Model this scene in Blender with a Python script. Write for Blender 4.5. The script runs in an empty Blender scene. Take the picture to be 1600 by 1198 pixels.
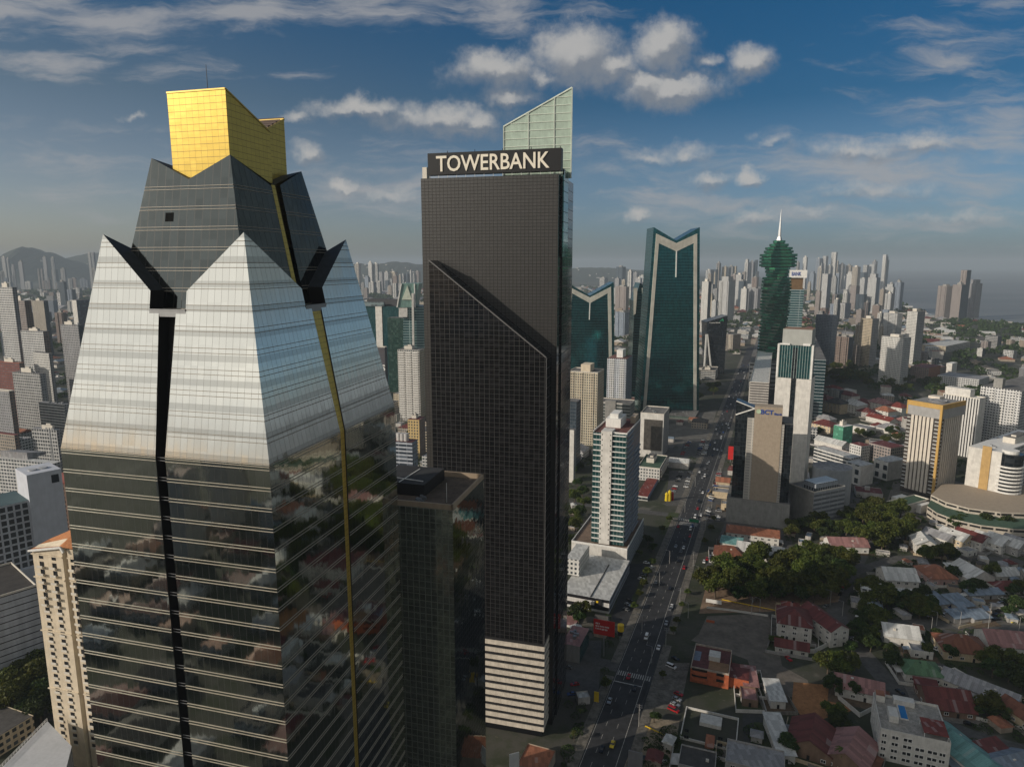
import bpy, bmesh, math, random
from mathutils import Vector, Matrix

R = math.radians
rnd = random.Random(7)
S = bpy.context.scene
COL = S.collection

# ------------------------------------------------------------------ camera
CAM_H = 200.0
FPX = 1067.0                      # focal length in pixels of the 1600 px wide photograph
PITCH = math.atan(186.0 / FPX)
cd = bpy.data.cameras.new('Camera')
cam = bpy.data.objects.new('Camera', cd)
COL.objects.link(cam)
cam.location = (0, 0, CAM_H)
cam.rotation_euler = (math.pi / 2 - PITCH, 0, 0)
cd.sensor_width = 36.0
cd.lens = 36.0 * FPX / 1600.0
cd.clip_start = 1.0
cd.clip_end = 90000.0
S.camera = cam

CP, SP = math.cos(PITCH), math.sin(PITCH)


def ray(px, py):
    """direction through a pixel of the photograph, scaled to Y = 1"""
    up = 599.0 - py
    y = FPX * CP + up * SP
    z = -FPX * SP + up * CP
    return Vector(((px - 800.0) / y, 1.0, z / y))


def at(px, py, Y):
    r = ray(px, py)
    return Vector((r.x * Y, Y, CAM_H + r.z * Y))


def ground(px, py, z=0.0):
    r = ray(px, py)
    Y = (z - CAM_H) / r.z
    return Vector((r.x * Y, Y, z))


def gY(py, z=0.0):
    return (z - CAM_H) / ray(800, py).z


def proj(p):
    d = Vector((p[0], p[1], p[2] - CAM_H))
    f = d.y * CP - d.z * SP
    u = d.y * SP + d.z * CP
    if f < 1e-3:
        return (1e6, 1e6)
    return (800 + FPX * d.x / f, 599 - FPX * u / f)


# ------------------------------------------------------------------ light
SUN_AZ = 68.0      # the light travels towards this azimuth (from +Y towards +X)
SUN_EL = 21.0
sl = bpy.data.lights.new('Sun', 'SUN')
sl.energy = 3.5
sl.angle = R(0.5)
sl.color = (1.0, 0.89, 0.75)
sun = bpy.data.objects.new('Sun', sl)
COL.objects.link(sun)
ldir = Vector((math.sin(R(SUN_AZ)) * math.cos(R(SUN_EL)), math.cos(R(SUN_AZ)) * math.cos(R(SUN_EL)), -math.sin(R(SUN_EL))))
sun.rotation_euler = ldir.to_track_quat('-Z', 'Y').to_euler()
sun.location = (-300, -300, 600)

S.view_settings.view_transform = 'Standard'
S.view_settings.look = 'None'
S.view_settings.gamma = 1.0
S.view_settings.exposure = 0.0
S.cycles.use_denoising = True
S.cycles.max_bounces = 6
S.cycles.diffuse_bounces = 2
S.cycles.glossy_bounces = 4
S.cycles.transmission_bounces = 4
S.cycles.transparent_max_bounces = 8
S.cycles.volume_bounces = 0
S.cycles.sample_clamp_indirect = 6.0
S.cycles.use_adaptive_sampling = True


# ------------------------------------------------------------------ node helper
class NT:
    def __init__(self, tree):
        self.t = tree
        self.n = tree.nodes
        self.l = tree.links

    def new(self, typ, **kw):
        n = self.n.new(typ)
        for k, v in kw.items():
            setattr(n, k, v)
        return n

    def put(self, sock, v):
        if v is None:
            return
        if isinstance(v, bpy.types.NodeSocket):
            self.l.new(v, sock)
        else:
            if isinstance(v, (tuple, list)) and len(v) == 3 and sock.type == 'RGBA':
                v = (v[0], v[1], v[2], 1)
            sock.default_value = v

    def math(self, op, a, b=None, c=None, clamp=False):
        n = self.new('ShaderNodeMath', operation=op, use_clamp=clamp)
        self.put(n.inputs[0], a)
        self.put(n.inputs[1], b)
        self.put(n.inputs[2], c)
        return n.outputs[0]

    def vmath(self, op, a, b=None, out=0):
        n = self.new('ShaderNodeVectorMath', operation=op)
        self.put(n.inputs[0], a)
        self.put(n.inputs[1], b)
        return n.outputs[out]

    def mix(self, fac, a, b, blend='MIX'):
        n = self.new('ShaderNodeMix', data_type='RGBA', blend_type=blend)
        self.put(n.inputs[0], fac)
        self.put(n.inputs[6], a)
        self.put(n.inputs[7], b)
        return n.outputs[2]

    def fmix(self, fac, a, b):
        n = self.new('ShaderNodeMix', data_type='FLOAT')
        self.put(n.inputs[0], fac)
        self.put(n.inputs[2], a)
        self.put(n.inputs[3], b)
        return n.outputs[0]

    def ramp(self, fac, stops, interp='LINEAR'):
        n = self.new('ShaderNodeValToRGB')
        n.color_ramp.interpolation = interp
        e = n.color_ramp.elements
        while len(e) < len(stops):
            e.new(0.5)
        for k, (p, c) in enumerate(stops):
            e[k].position = p
            e[k].color = (c[0], c[1], c[2], 1) if isinstance(c, (tuple, list)) else (c, c, c, 1)
        self.put(n.inputs[0], fac)
        return n.outputs[0]

    def noise(self, vec, scale, detail=3.0, rough=0.55, dist=0.0, out='Fac'):
        n = self.new('ShaderNodeTexNoise')
        self.put(n.inputs['Vector'], vec)
        n.inputs['Scale'].default_value = scale
        n.inputs['Detail'].default_value = detail
        n.inputs['Roughness'].default_value = rough
        n.inputs['Distortion'].default_value = dist
        return n.outputs[out]

    def white(self, vec):
        n = self.new('ShaderNodeTexWhiteNoise', noise_dimensions='3D')
        self.put(n.inputs['Vector'], vec)
        return n

    def sep(self, vec):
        n = self.new('ShaderNodeSeparateXYZ')
        self.put(n.inputs[0], vec)
        return n.outputs

    def comb(self, x, y, z=0.0):
        n = self.new('ShaderNodeCombineXYZ')
        self.put(n.inputs[0], x)
        self.put(n.inputs[1], y)
        self.put(n.inputs[2], z)
        return n.outputs[0]

    def smooth(self, v, lo, hi, a=0.0, b=1.0):
        n = self.new('ShaderNodeMapRange', interpolation_type='SMOOTHSTEP')
        self.put(n.inputs[0], v)
        n.inputs[1].default_value = lo
        n.inputs[2].default_value = hi
        n.inputs[3].default_value = a
        n.inputs[4].default_value = b
        return n.outputs[0]


# ------------------------------------------------------------------ sky and clouds
def cloud_group(name, clouds):
    """sum of soft ellipses in direction space (X/Y, Z/Y)"""
    g = bpy.data.node_groups.new(name, 'ShaderNodeTree')
    g.interface.new_socket('Vector', in_out='INPUT', socket_type='NodeSocketVector')
    g.interface.new_socket('Value', in_out='OUTPUT', socket_type='NodeSocketFloat')
    t = NT(g)
    gi = t.new('NodeGroupInput')
    go = t.new('NodeGroupOutput')
    acc = None
    for (px, py, rx, ry, amp) in clouds:
        c = ray(px, py)
        d = t.vmath('SUBTRACT', gi.outputs[0], (c.x, c.z, 0))
        d = t.vmath('MULTIPLY', d, (1083.0 / rx, 1083.0 / ry, 0))
        ln = t.vmath('LENGTH', d, out=1)
        m = t.math('SUBTRACT', 1.0, ln)
        m = t.math('MULTIPLY', m, amp)
        acc = m if acc is None else t.math('SMOOTH_MAX', acc, m, 0.12)
    t.put(go.inputs[0], t.math('MAXIMUM', acc, -1.0))
    return g


PUFFS = [(905, 85, 95, 62, 1.0), (960, 100, 60, 36, .9), (775, 112, 95, 40, .85), (1037, 72, 62, 48, 1.0),
         (1045, 138, 110, 38, 1.0), (1010, 125, 55, 34, .9), (1172, 100, 48, 36, .9), (795, 152, 60, 24, .7),
         (565, 170, 95, 22, .75), (690, 188, 150, 36, .7), (745, 190, 60, 26, .7), (532, 292, 30, 16, .8), (610, 305, 70, 20, .45),
         (482, 240, 36, 24, .55), (465, 186, 36, 16, .6), (1172, 281, 30, 19, .85), (1108, 284, 44, 22, .55), (1080, 240, 60, 20, .5),
         (996, 335, 26, 17, .7), (1440, 222, 90, 26, .6), (1330, 235, 120, 26, .5), (1205, 222, 40, 16, .45),
         (1180, 335, 60, 18, .5), (208, 178, 22, 8, .5), (1370, 300, 130, 18, .4), (1500, 340, 160, 22, .35), (850, 118, 90, 24, .6), (640, 182, 60, 20, .6), (720, 205, 90, 20, .6), (1020, 245, 60, 16, .45), (1270, 330, 70, 14, .4), (1100, 95, 40, 18, .5)]
WISPS = [(170, 32, 210, 36, 1.0), (60, 95, 190, 28, 1.0), (250, 104, 140, 22, .9), (400, 20, 130, 36, .9), (640, 12, 300, 32, .8), (790, 14, 90, 42, 1.0),
         (0, 20, 160, 60, .9), (480, 112, 50, 12, .5), (220, 75, 90, 24, .6), (1560, 10, 130, 26, .7), (1500, 90, 200, 60, .55),
         (1560, 190, 190, 70, .7), (1400, 270, 360, 70, .75), (120, 250, 260, 60, .4), (640, 290, 300, 70, .6), (1150, 320, 330, 60, .6), (1480, 350, 260, 40, .6), (960, 250, 200, 50, .4), (330, 320, 260, 50, .4)]

W = bpy.data.worlds.new('World')
S.world = W
W.use_nodes = True
W.cycles.sampling_method = 'MANUAL'
W.cycles.sample_map_resolution = 512
t = NT(W.node_tree)
t.n.clear()
sky = t.new('ShaderNodeTexSky', sky_type='NISHITA')
sky.sun_disc = False
sky.sun_elevation = R(SUN_EL)
sky.sun_rotation = R(SUN_AZ + 180)
sky.altitude = 200
sky.air_density = 1.0
sky.dust_density = 1.2
sky.ozone_density = 2.2
gen = t.new('ShaderNodeTexCoord').outputs['Generated']
gx, gy, gz = t.sep(gen)[0:3]
ysafe = t.math('MAXIMUM', gy, 0.05)
fa = t.math('DIVIDE', gx, ysafe)
fb = t.math('DIVIDE', gz, ysafe)
fv = t.comb(fa, fb)
front = t.smooth(gy, 0.1, 0.35)
# the graded blue: deep above, grey towards the horizon
el = gz
tint_r = t.ramp(t.math('MULTIPLY', el, 2.0, clamp=True), [
    (0.0, (0.36, 0.48, 0.70)), (0.10, (0.38, 0.49, 0.68)), (0.26, (0.38, 0.50, 0.62)), (0.42, (0.12, 0.34, 0.48)), (0.66, (0.07, 0.35, 0.52)), (1.0, (0.4, 0.6, 0.7))])
tint_l = t.ramp(t.math('MULTIPLY', el, 2.0, clamp=True), [
    (0.0, (0.8, 0.8, 0.9)), (0.14, (0.78, 0.73, 0.79)), (0.28, (0.68, 0.64, 0.66)), (0.42, (0.52, 0.54, 0.54)), (0.66, (0.2, 0.42, 0.55)), (1.0, (0.4, 0.6, 0.7))])
tint = t.mix(t.smooth(fa, 0.35, -0.72), tint_r, tint_l)
base = t.mix(1.0, sky.outputs[0], tint, 'MULTIPLY')
# clouds in front
warp = t.noise(fv, 9.0, 4.0, 0.6, out='Color')
wv = t.vmath('MULTIPLY', t.vmath('SUBTRACT', warp, (0.5, 0.5, 0.5)), (0.05, 0.035, 0))
warp2 = t.noise(fv, 34.0, 4.0, 0.65, out='Color')
wv2 = t.vmath('MULTIPLY', t.vmath('SUBTRACT', warp2, (0.5, 0.5, 0.5)), (0.034, 0.030, 0))
fvw = t.vmath('ADD', t.vmath('ADD', fv, wv), wv2)
gp = cloud_group('CloudPuffs', PUFFS)
gw = cloud_group('CloudWisps', WISPS)


def use(g, v):
    n = t.new('ShaderNodeGroup')
    n.node_tree = g
    t.put(n.inputs[0], v)
    return n.outputs[0]


fine = t.noise(fv, 30.0, 8.0, 0.66)
puff = use(gp, fvw)
puff_up = use(gp, t.vmath('ADD', fvw, (-0.010, 0.016, 0)))
dens = t.math('ADD', puff, t.math('MULTIPLY', t.math('SUBTRACT', fine, 0.5), 0.9))
dens = t.smooth(dens, -0.04, 0.72)
lit = t.smooth(t.math('SUBTRACT', puff, puff_up), -0.10, 0.30)
streakv = t.vmath('MULTIPLY', t.vmath('ADD', fv, wv), (7.0, 34.0, 0))
streak = t.noise(streakv, 1.0, 6.0, 0.62, 0.4)
wisp = use(gw, t.vmath('ADD', fv, wv))
wd = t.math('ADD', t.math('MULTIPLY', wisp, 0.85), t.math('MULTIPLY', t.math('SUBTRACT', streak, 0.5), 2.1))
wd = t.smooth(wd, 0.02, 0.85, 0.0, 0.78)
ccol = t.mix(lit, (2.15, 2.35, 2.65), (4.9, 4.75, 4.55))
c1 = t.mix(t.math('MULTIPLY', wd, front), base, (3.6, 3.6, 3.7))
c2 = t.mix(t.math('MULTIPLY', t.math('MULTIPLY', dens, front), 0.86), c1, ccol)
# bright broken cloud round the low sun, behind the camera; thinner cloud elsewhere behind
sd = -ldir
dotp = t.vmath('DOT_PRODUCT', gen, (sd.x, sd.y, sd.z), out=1)
bv = t.comb(t.math('DIVIDE', gx, t.math('ADD', gz, 0.3)), t.math('DIVIDE', gy, t.math('ADD', gz, 0.3)))
bn = t.noise(bv, 0.9, 5.0, 0.55, 0.3)
up_ = t.smooth(gz, -0.02, 0.10)
back = t.math('MULTIPLY', t.smooth(gy, 0.25, -0.35), up_)
c3 = t.mix(back, c2, t.mix(t.smooth(bn, 0.3, 0.7), (1.5, 1.75, 2.0), (2.9, 2.95, 3.0)))
glow = t.math('MULTIPLY', t.smooth(dotp, 0.70, 0.93), up_)
c3 = t.mix(glow, c3, t.mix(t.smooth(bn, 0.3, 0.7), (11.0, 10.8, 10.2), (14.5, 13.9, 12.6)))
# above the frame towards the right: thin grey cloud
side = t.math('MULTIPLY', t.smooth(gx, 0.56, 0.70), t.smooth(gz, 0.06, 0.2))
c4 = t.mix(t.math('MULTIPLY', side, 0.85), c3, (2.05, 2.35, 2.25))
bg = t.new('ShaderNodeBackground')
t.put(bg.inputs[0], c4)
bg.inputs[1].default_value = 0.1
wo = t.new('ShaderNodeOutputWorld')
t.put(wo.inputs[0], bg.outputs[0])


# ------------------------------------------------------------------ mesh tools
class MB:
    """collects faces with metre UVs, then links them as ONE mesh object"""

    def __init__(self):
        self.v, self.f, self.uv, self.mi = [], [], [], []

    def poly(self, pts, uvs=None, m=0):
        b = len(self.v)
        pts = [Vector(p) for p in pts]
        self.v += pts
        self.f.append(list(range(b, b + len(pts))))
        if uvs is None:
            n = Vector((0, 0, 0))
            for i in range(len(pts)):
                p, q = pts[i], pts[(i + 1) % len(pts)]
                n += Vector(((p.y - q.y) * (p.z + q.z), (p.z - q.z) * (p.x + q.x), (p.x - q.x) * (p.y + q.y)))
            if n.length > 0:
                n.normalize()
            if abs(n.z) > 0.9:
                uvs = [(p.x, p.y) for p in pts]
            else:
                h = Vector((-n.y, n.x, 0)).normalized()
                uvs = [(p.dot(h), p.z) for p in pts]
        self.uv.append(uvs)
        self.mi.append(m)

    def prism(self, foot, z0, z1, m=0, mt=None, mb=None, cap=True, bottom=False):
        """vertical walls over a counter-clockwise plan outline; u runs along the outline"""
        n = len(foot)
        z0s = z0 if isinstance(z0, (list, tuple)) else [z0] * n
        z1s = z1 if isinstance(z1, (list, tuple)) else [z1] * n
        for i in range(n):
            a, b = foot[i], foot[(i + 1) % n]
            j = (i + 1) % n
            ln = math.hypot(b[0] - a[0], b[1] - a[1])
            mm = m[i] if isinstance(m, (list, tuple)) else m
            self.poly([(a[0], a[1], z0s[i]), (b[0], b[1], z0s[j]), (b[0], b[1], z1s[j]), (a[0], a[1], z1s[i])],
                      [(0, z0s[i]), (ln, z0s[j]), (ln, z1s[j]), (0, z1s[i])], mm)
        m0 = m[0] if isinstance(m, (list, tuple)) else m
        if cap:
            self.poly([(p[0], p[1], z1s[i]) for i, p in enumerate(foot)], None, m0 if mt is None else mt)
        if bottom:
            self.poly([(p[0], p[1], z0s[i]) for i, p in reversed(list(enumerate(foot)))], None, m0 if mb is None else mb)

    def box(self, o, u, v, z0, z1, m=0, mt=None, bottom=True):
        """box over origin o with plan edge vectors u, v (v is counter-clockwise of u)"""
        o, u, v = Vector(o[:2]), Vector(u[:2]), Vector(v[:2])
        if u.x * v.y - u.y * v.x < 0:
            u, v = v, u
        self.prism([o, o + u, o + u + v, o + v], z0, z1, m, mt, bottom=bottom)

    def cbox(self, c, sx, sy, z0, z1, az=0.0, m=0, mt=None):
        """box centred on c; sx across, sy along the azimuth az (degrees)"""
        d = Vector((math.sin(R(az)), math.cos(R(az))))
        e = Vector((d.y, -d.x))
        o = Vector(c[:2]) - e * sx / 2 - d * sy / 2
        self.box(o, e * sx, d * sy, z0, z1, m, mt)

    def beam(self, p, q, w, h=None, m=0):
        p, q = Vector(p), Vector(q)
        h = h or w
        d = (q - p)
        if d.length < 1e-6:
            return
        d.normalize()
        up = Vector((0, 0, 1)) if abs(d.z) < 0.95 else Vector((0, 1, 0))
        s = d.cross(up).normalized() * w / 2
        t_ = s.cross(d).normalized() * h / 2
        a = [p - s - t_, p + s - t_, p + s + t_, p - s + t_]
        b = [x + (q - p) for x in a]
        for i in range(4):
            j = (i + 1) % 4
            self.poly([a[i], a[j], b[j], b[i]], None, m)
        self.poly(a[::-1], None, m)
        self.poly(b, None, m)

    def tube(self, p, q, r0, r1=None, n=8, m=0, caps=True):
        p, q = Vector(p), Vector(q)
        r1 = r0 if r1 is None else r1
        d = (q - p).normalized()
        up = Vector((0, 0, 1)) if abs(d.z) < 0.95 else Vector((1, 0, 0))
        s = d.cross(up).normalized()
        t_ = d.cross(s).normalized()
        A = [p + (s * math.cos(2 * math.pi * i / n) - t_ * math.sin(2 * math.pi * i / n)) * r0 for i in range(n)]
        B = [q + (s * math.cos(2 * math.pi * i / n) - t_ * math.sin(2 * math.pi * i / n)) * r1 for i in range(n)]
        ln = (q - p).length
        for i in range(n):
            j = (i + 1) % n
            self.poly([A[i], B[i], B[j], A[j]][::-1], [(j, 0), (j, ln), (i, ln), (i, 0)], m)
        if caps:
            self.poly(A, None, m)
            self.poly(B[::-1], None, m)

    def build(self, name, mats, parent=None, loc=None, smooth=False, shared=None):
        if not isinstance(mats, (list, tuple)):
            mats = [mats]
        off = Vector((0, 0, 0))
        if parent is not None:
            p = parent
            while p is not None:
                off += p.location
                p = p.parent
        if loc is not None:
            off += Vector(loc)
        me = bpy.data.meshes.new(name)
        me.from_pydata([tuple(p - off) for p in self.v], [], self.f)
        ul = me.uv_layers.new(name='UVMap')
        k = 0
        buf = [0.0] * (2 * len(me.loops))
        for uvs in self.uv:
            for (a, b) in uvs:
                buf[k] = a
                buf[k + 1] = b
                k += 2
        ul.data.foreach_set('uv', buf)
        for m in mats:
            me.materials.append(m)
        me.polygons.foreach_set('material_index', self.mi)
        if smooth:
            me.polygons.foreach_set('use_smooth', [True] * len(me.polygons))
        me.update()
        o = bpy.data.objects.new(name, me)
        COL.objects.link(o)
        if parent is not None:
            o.parent = parent
        if loc is not None:
            o.location = loc
        return o


def tag(o, label=None, cat=None, group=None, kind=None):
    if label:
        o['label'] = label
    if cat:
        o['category'] = cat
    if group:
        o['group'] = group
    if kind:
        o['kind'] = kind
    return o


def thing(name, label, cat, loc=(0, 0, 0), group=None):
    o = bpy.data.objects.new(name, None)
    COL.objects.link(o)
    o.location = loc
    o.empty_display_size = 2
    return tag(o, label, cat, group)


def copy_tree(o, parent=None):
    c = o.copy()
    COL.objects.link(c)
    if parent is not None:
        c.parent = parent
    for ch in list(o.children):
        copy_tree(ch, c)
    return c


def dirs(az):
    """unit plan vectors: L runs away to the left, Rr away to the right (azimuth az)"""
    Rr = Vector((math.sin(R(az)), math.cos(R(az))))
    return Vector((-Rr.y, Rr.x)), Rr


def solve_len(C, d, z, px, lo=0.05, hi=400.0):
    """length along d from C until the pixel column px is reached at height z"""
    f0 = proj((C.x + d.x * lo, C.y + d.y * lo, z))[0] - px
    for _ in range(50):
        mid = (lo + hi) / 2
        fm = proj((C.x + d.x * mid, C.y + d.y * mid, z))[0] - px
        if (fm > 0) == (f0 > 0):
            lo = mid
        else:
            hi = mid
    return (lo + hi) / 2


class Plan:
    """box footprint from three pixel columns of its top edge"""

    def __init__(self, xl, xm, xr, ytop, D, az, a=None, b=None):
        self.C3 = at(xm, ytop, D)
        self.C = self.C3.xy
        self.z = self.C3.z
        self.L, self.R = dirs(az)
        self.az = az
        self.a = a if a is not None else solve_len(self.C, self.L, self.z, xl)
        self.b = b if b is not None else solve_len(self.C, self.R, self.z, xr)

    def pt(self, u, v, z=None):
        p = self.C + self.L * u + self.R * v
        return p if z is None else Vector((p.x, p.y, z))

    def foot(self, u0=0, u1=None, v0=0, v1=None):
        u1 = self.a if u1 is None else u1
        v1 = self.b if v1 is None else v1
        return [self.pt(u0, v0), self.pt(u0, v1), self.pt(u1, v1), self.pt(u1, v0)]

    def base(self):
        p = self.pt(self.a / 2, self.b / 2)
        return (p.x, p.y, 0)


# ------------------------------------------------------------------ materials
MATS = {}


def mat(name):
    m = bpy.data.materials.new(name)
    m.use_nodes = True
    n = NT(m.node_tree)
    n.n.clear()
    out = n.new('ShaderNodeOutputMaterial')
    p = n.new('ShaderNodeBsdfPrincipled')
    n.l.new(p.outputs[0], out.inputs[0])
    return m, n, p


def plain(name, col, rough=0.7, metal=0.0, var=0.18, scale=0.25, spec=0.4, bump=0.0):
    """painted or mineral surface with weathering"""
    if name in MATS:
        return MATS[name]
    m, n, p = mat(name)
    tc = n.new('ShaderNodeTexCoord').outputs['Object']
    a = n.noise(tc, scale, 5, 0.6)
    b = n.noise(n.vmath('MULTIPLY', tc, (1, 1, 0.15)), scale * 3.5, 4, 0.6)
    f = n.math('ADD', n.math('MULTIPLY', a, 0.6), n.math('MULTIPLY', b, 0.4))
    f = n.smooth(f, 0.3, 0.7)
    dark = tuple(c * (1 - var) for c in col)
    lite = tuple(min(1, c * (1 + var * 0.5)) for c in col)
    n.put(p.inputs['Base Color'], n.mix(f, dark, lite))
    p.inputs['Roughness'].default_value = rough
    p.inputs['Metallic'].default_value = metal
    p.inputs['Specular IOR Level'].default_value = spec
    if bump:
        bn = n.new('ShaderNodeBump')
        bn.inputs['Strength'].default_value = bump
        bn.inputs['Distance'].default_value = 0.2
        n.put(bn.inputs['Height'], n.noise(tc, scale * 8, 4, 0.6))
        n.l.new(bn.outputs[0], p.inputs['Normal'])
    MATS[name] = m
    return m


def uvxy(n):
    uv = n.new('ShaderNodeUVMap')
    s = n.sep(uv.outputs[0])
    return s[0], s[1]


def stripe(n, v, period, width, phase=0.0):
    """1 inside a stripe of the given width (metres), repeated"""
    f = n.math('FRACT', n.math('DIVIDE', n.math('ADD', v, phase + 1000 * period), period))
    d = n.math('ABSOLUTE', n.math('SUBTRACT', f, 0.5))
    return n.math('LESS_THAN', d, 0.5 * width / period)


def facade(name, wall, glass=(0.02, 0.028, 0.035), bay=3.0, floor=3.2, ww=0.55, wh=0.5, style='grid', var=0.35,
           wall2=None, grough=0.32, wrough=0.75, off=0.0, gvar=1.0):
    """wall with a window pattern in metres: 'grid' single windows, 'bands' ribbon windows, 'piers' vertical strips"""
    if name in MATS:
        return MATS[name]
    m, n, p = mat(name)
    u, v = uvxy(n)
    cu = n.math('DIVIDE', n.math('ADD', u, 1000 * bay), bay)
    cv = n.math('DIVIDE', n.math('ADD', v, 1000 * floor + off), floor)
    fu, fv_ = n.math('FRACT', cu), n.math('FRACT', cv)
    iu, iv = n.math('FLOOR', cu), n.math('FLOOR', cv)
    mu = n.math('LESS_THAN', n.math('ABSOLUTE', n.math('SUBTRACT', fu, 0.5)), ww / 2)
    mv = n.math('LESS_THAN', n.math('ABSOLUTE', n.math('SUBTRACT', fv_, 0.52)), wh / 2)
    if style == 'bands':
        thin = n.math('LESS_THAN', n.math('ABSOLUTE', n.math('SUBTRACT', fu, 0.5)), 0.48)
        win = n.math('MULTIPLY', mv, thin)
    elif style == 'piers':
        win = mu
    else:
        win = n.math('MULTIPLY', mu, mv)
    wn = n.white(n.comb(iu, iv, 0.3))
    r = wn.outputs['Value']
    g = n.mix(n.smooth(r, 0.55, 1.0), glass, tuple(min(1, c + gvar * (c * 1.2 + 0.05)) for c in glass))
    tc = n.new('ShaderNodeTexCoord').outputs['Object']
    st = n.noise(n.vmath('MULTIPLY', tc, (1, 1, 0.12)), 0.35, 5, 0.65)
    st = n.smooth(st, 0.3, 0.75)
    wc = n.mix(st, tuple(c * (1 - var * 0.6) for c in wall), tuple(min(1, c * 1.08) for c in wall))
    if wall2 is not None:                      # spandrel strip below each window
        sp = n.math('MULTIPLY', mu, n.math('LESS_THAN', fv_, 0.52 - wh / 2))
        wc = n.mix(sp, wc, wall2)
    slab = n.math('LESS_THAN', fv_, 0.07)
    wc = n.mix(n.math('MULTIPLY', slab, 0.35), wc, tuple(c * 0.55 for c in wall))
    n.put(p.inputs['Base Color'], n.mix(win, wc, g))
    n.put(p.inputs['Roughness'], n.fmix(win, wrough, grough))
    n.put(p.inputs['Specular IOR Level'], n.fmix(win, 0.25, 0.8))
    bn = n.new('ShaderNodeBump', invert=True)
    bn.inputs['Strength'].default_value = 0.9
    bn.inputs['Distance'].default_value = 0.25
    n.put(bn.inputs['Height'], win)
    n.l.new(bn.outputs[0], p.inputs['Normal'])
    MATS[name] = m
    return m


def mirror_glass(name, col, rough=0.03, bay=1.5, floor=4.1, line=0.10, metal=1.0, wavy=0.012, linecol=(0.03, 0.03, 0.03),
                 hline=0.0, vary=0.12, lineh=None, panel=None, spandrel=None):
    """reflective curtain wall: tinted mirror panels, each a little out of true, with dark joints"""
    if name in MATS:
        return MATS[name]
    m, n, p = mat(name)
    u, v = uvxy(n)
    jv = stripe(n, u, bay, line, bay / 2)
    joint = jv
    if hline:
        joint = n.math('MAXIMUM', jv, stripe(n, v, lineh or floor, hline, 0))
    cu = n.math('FLOOR', n.math('DIVIDE', n.math('ADD', u, 1000 * bay), panel or bay))
    cv = n.math('FLOOR', n.math('DIVIDE', n.math('ADD', v, 1000 * floor), floor))
    wn = n.white(n.comb(cu, cv, 0.7))
    k = wn.outputs['Value']
    c = n.mix(k, tuple(x * (1 - vary) for x in col), tuple(min(1, x * (1 + vary * 0.6)) for x in col))
    if spandrel:                                # (period, width, centre height, shade) of the opaque strip at each floor
        c = n.mix(stripe(n, v, spandrel[0], spandrel[1], spandrel[0] / 2 - spandrel[2] % spandrel[0]), c, tuple(x * spandrel[3] for x in col))
    n.put(p.inputs['Base Color'], n.mix(joint, c, linecol))
    n.put(p.inputs['Metallic'], n.math('MULTIPLY', n.math('SUBTRACT', 1.0, joint), metal))
    n.put(p.inputs['Roughness'], n.fmix(joint, rough, 0.6))
    # out-of-true panels and soft ripples
    geo = n.new('ShaderNodeNewGeometry').outputs['Normal']
    tilt = n.vmath('MULTIPLY', n.vmath('SUBTRACT', wn.outputs['Color'], (0.5, 0.5, 0.5)), (wavy, wavy, wavy))
    rip = n.noise(n.comb(n.math('MULTIPLY', u, 0.5), n.math('MULTIPLY', v, 0.22)), 1.6, 2, 0.5, out='Color')
    rip = n.vmath('MULTIPLY', n.vmath('SUBTRACT', rip, (0.5, 0.5, 0.5)), (wavy * 2, wavy * 2, wavy * 2))
    nn = n.vmath('NORMALIZE', n.vmath('ADD', n.vmath('ADD', geo, tilt), rip))
    n.put(p.inputs['Normal'], nn)
    MATS[name] = m
    return m


def sheet_roof(name, col, rust=.35, rough=.65):
    """old metal or tile roofing: sheets of uneven age, ribs, rust and patches"""
    if name in MATS:
        return MATS[name]
    m, n, p = mat(name)
    u, v = uvxy(n)
    wn = n.white(n.comb(n.math('FLOOR', n.math('DIVIDE', u, 1.3)), n.math('FLOOR', n.math('DIVIDE', v, 3.1)), .5)).outputs['Value']
    tc = n.new('ShaderNodeTexCoord').outputs['Object']
    a = n.noise(tc, .22, 6, .68)
    b = n.noise(tc, 1.4, 4, .6)
    c = n.mix(n.smooth(wn, .1, .95), tuple(x * .74 for x in col), tuple(min(1, x * 1.12) for x in col))
    c = n.mix(n.smooth(b, .4, .75, 0, .4), c, tuple(x * .5 for x in col))
    c = n.mix(n.smooth(a, .56, .70, 0, rust), c, (.17, .085, .05))
    c = n.mix(n.math('MULTIPLY', n.math('GREATER_THAN', wn, .95), .35), c, (.36, .36, .35))
    c = n.mix(n.math('MULTIPLY', stripe(n, u, .65, .12), .35), c, tuple(x * .45 for x in col))
    n.put(p.inputs['Base Color'], c)
    p.inputs['Roughness'].default_value = rough
    p.inputs['Specular IOR Level'].default_value = .3
    MATS[name] = m
    return m


CONC = plain('concrete', (0.30, 0.29, 0.27), 0.85, var=0.35)
ROOFGREY = plain('roof_grey', (0.16, 0.155, 0.15), 0.9, var=0.5, scale=0.12)
WHITE = plain('white_paint', (0.72, 0.71, 0.68), 0.6, var=0.14)
OFFWHITE = plain('off_white_paint', (0.62, 0.58, 0.51), 0.65, var=0.16)
DARK = plain('dark_metal', (0.02, 0.02, 0.022), 0.5, var=0.3)
STEEL = plain('grey_steel', (0.30, 0.31, 0.32), 0.45, metal=0.6)
BLACKGLASS = plain('black_glass', (0.008, 0.009, 0.011), 0.08, var=0.1, spec=0.6)


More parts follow.
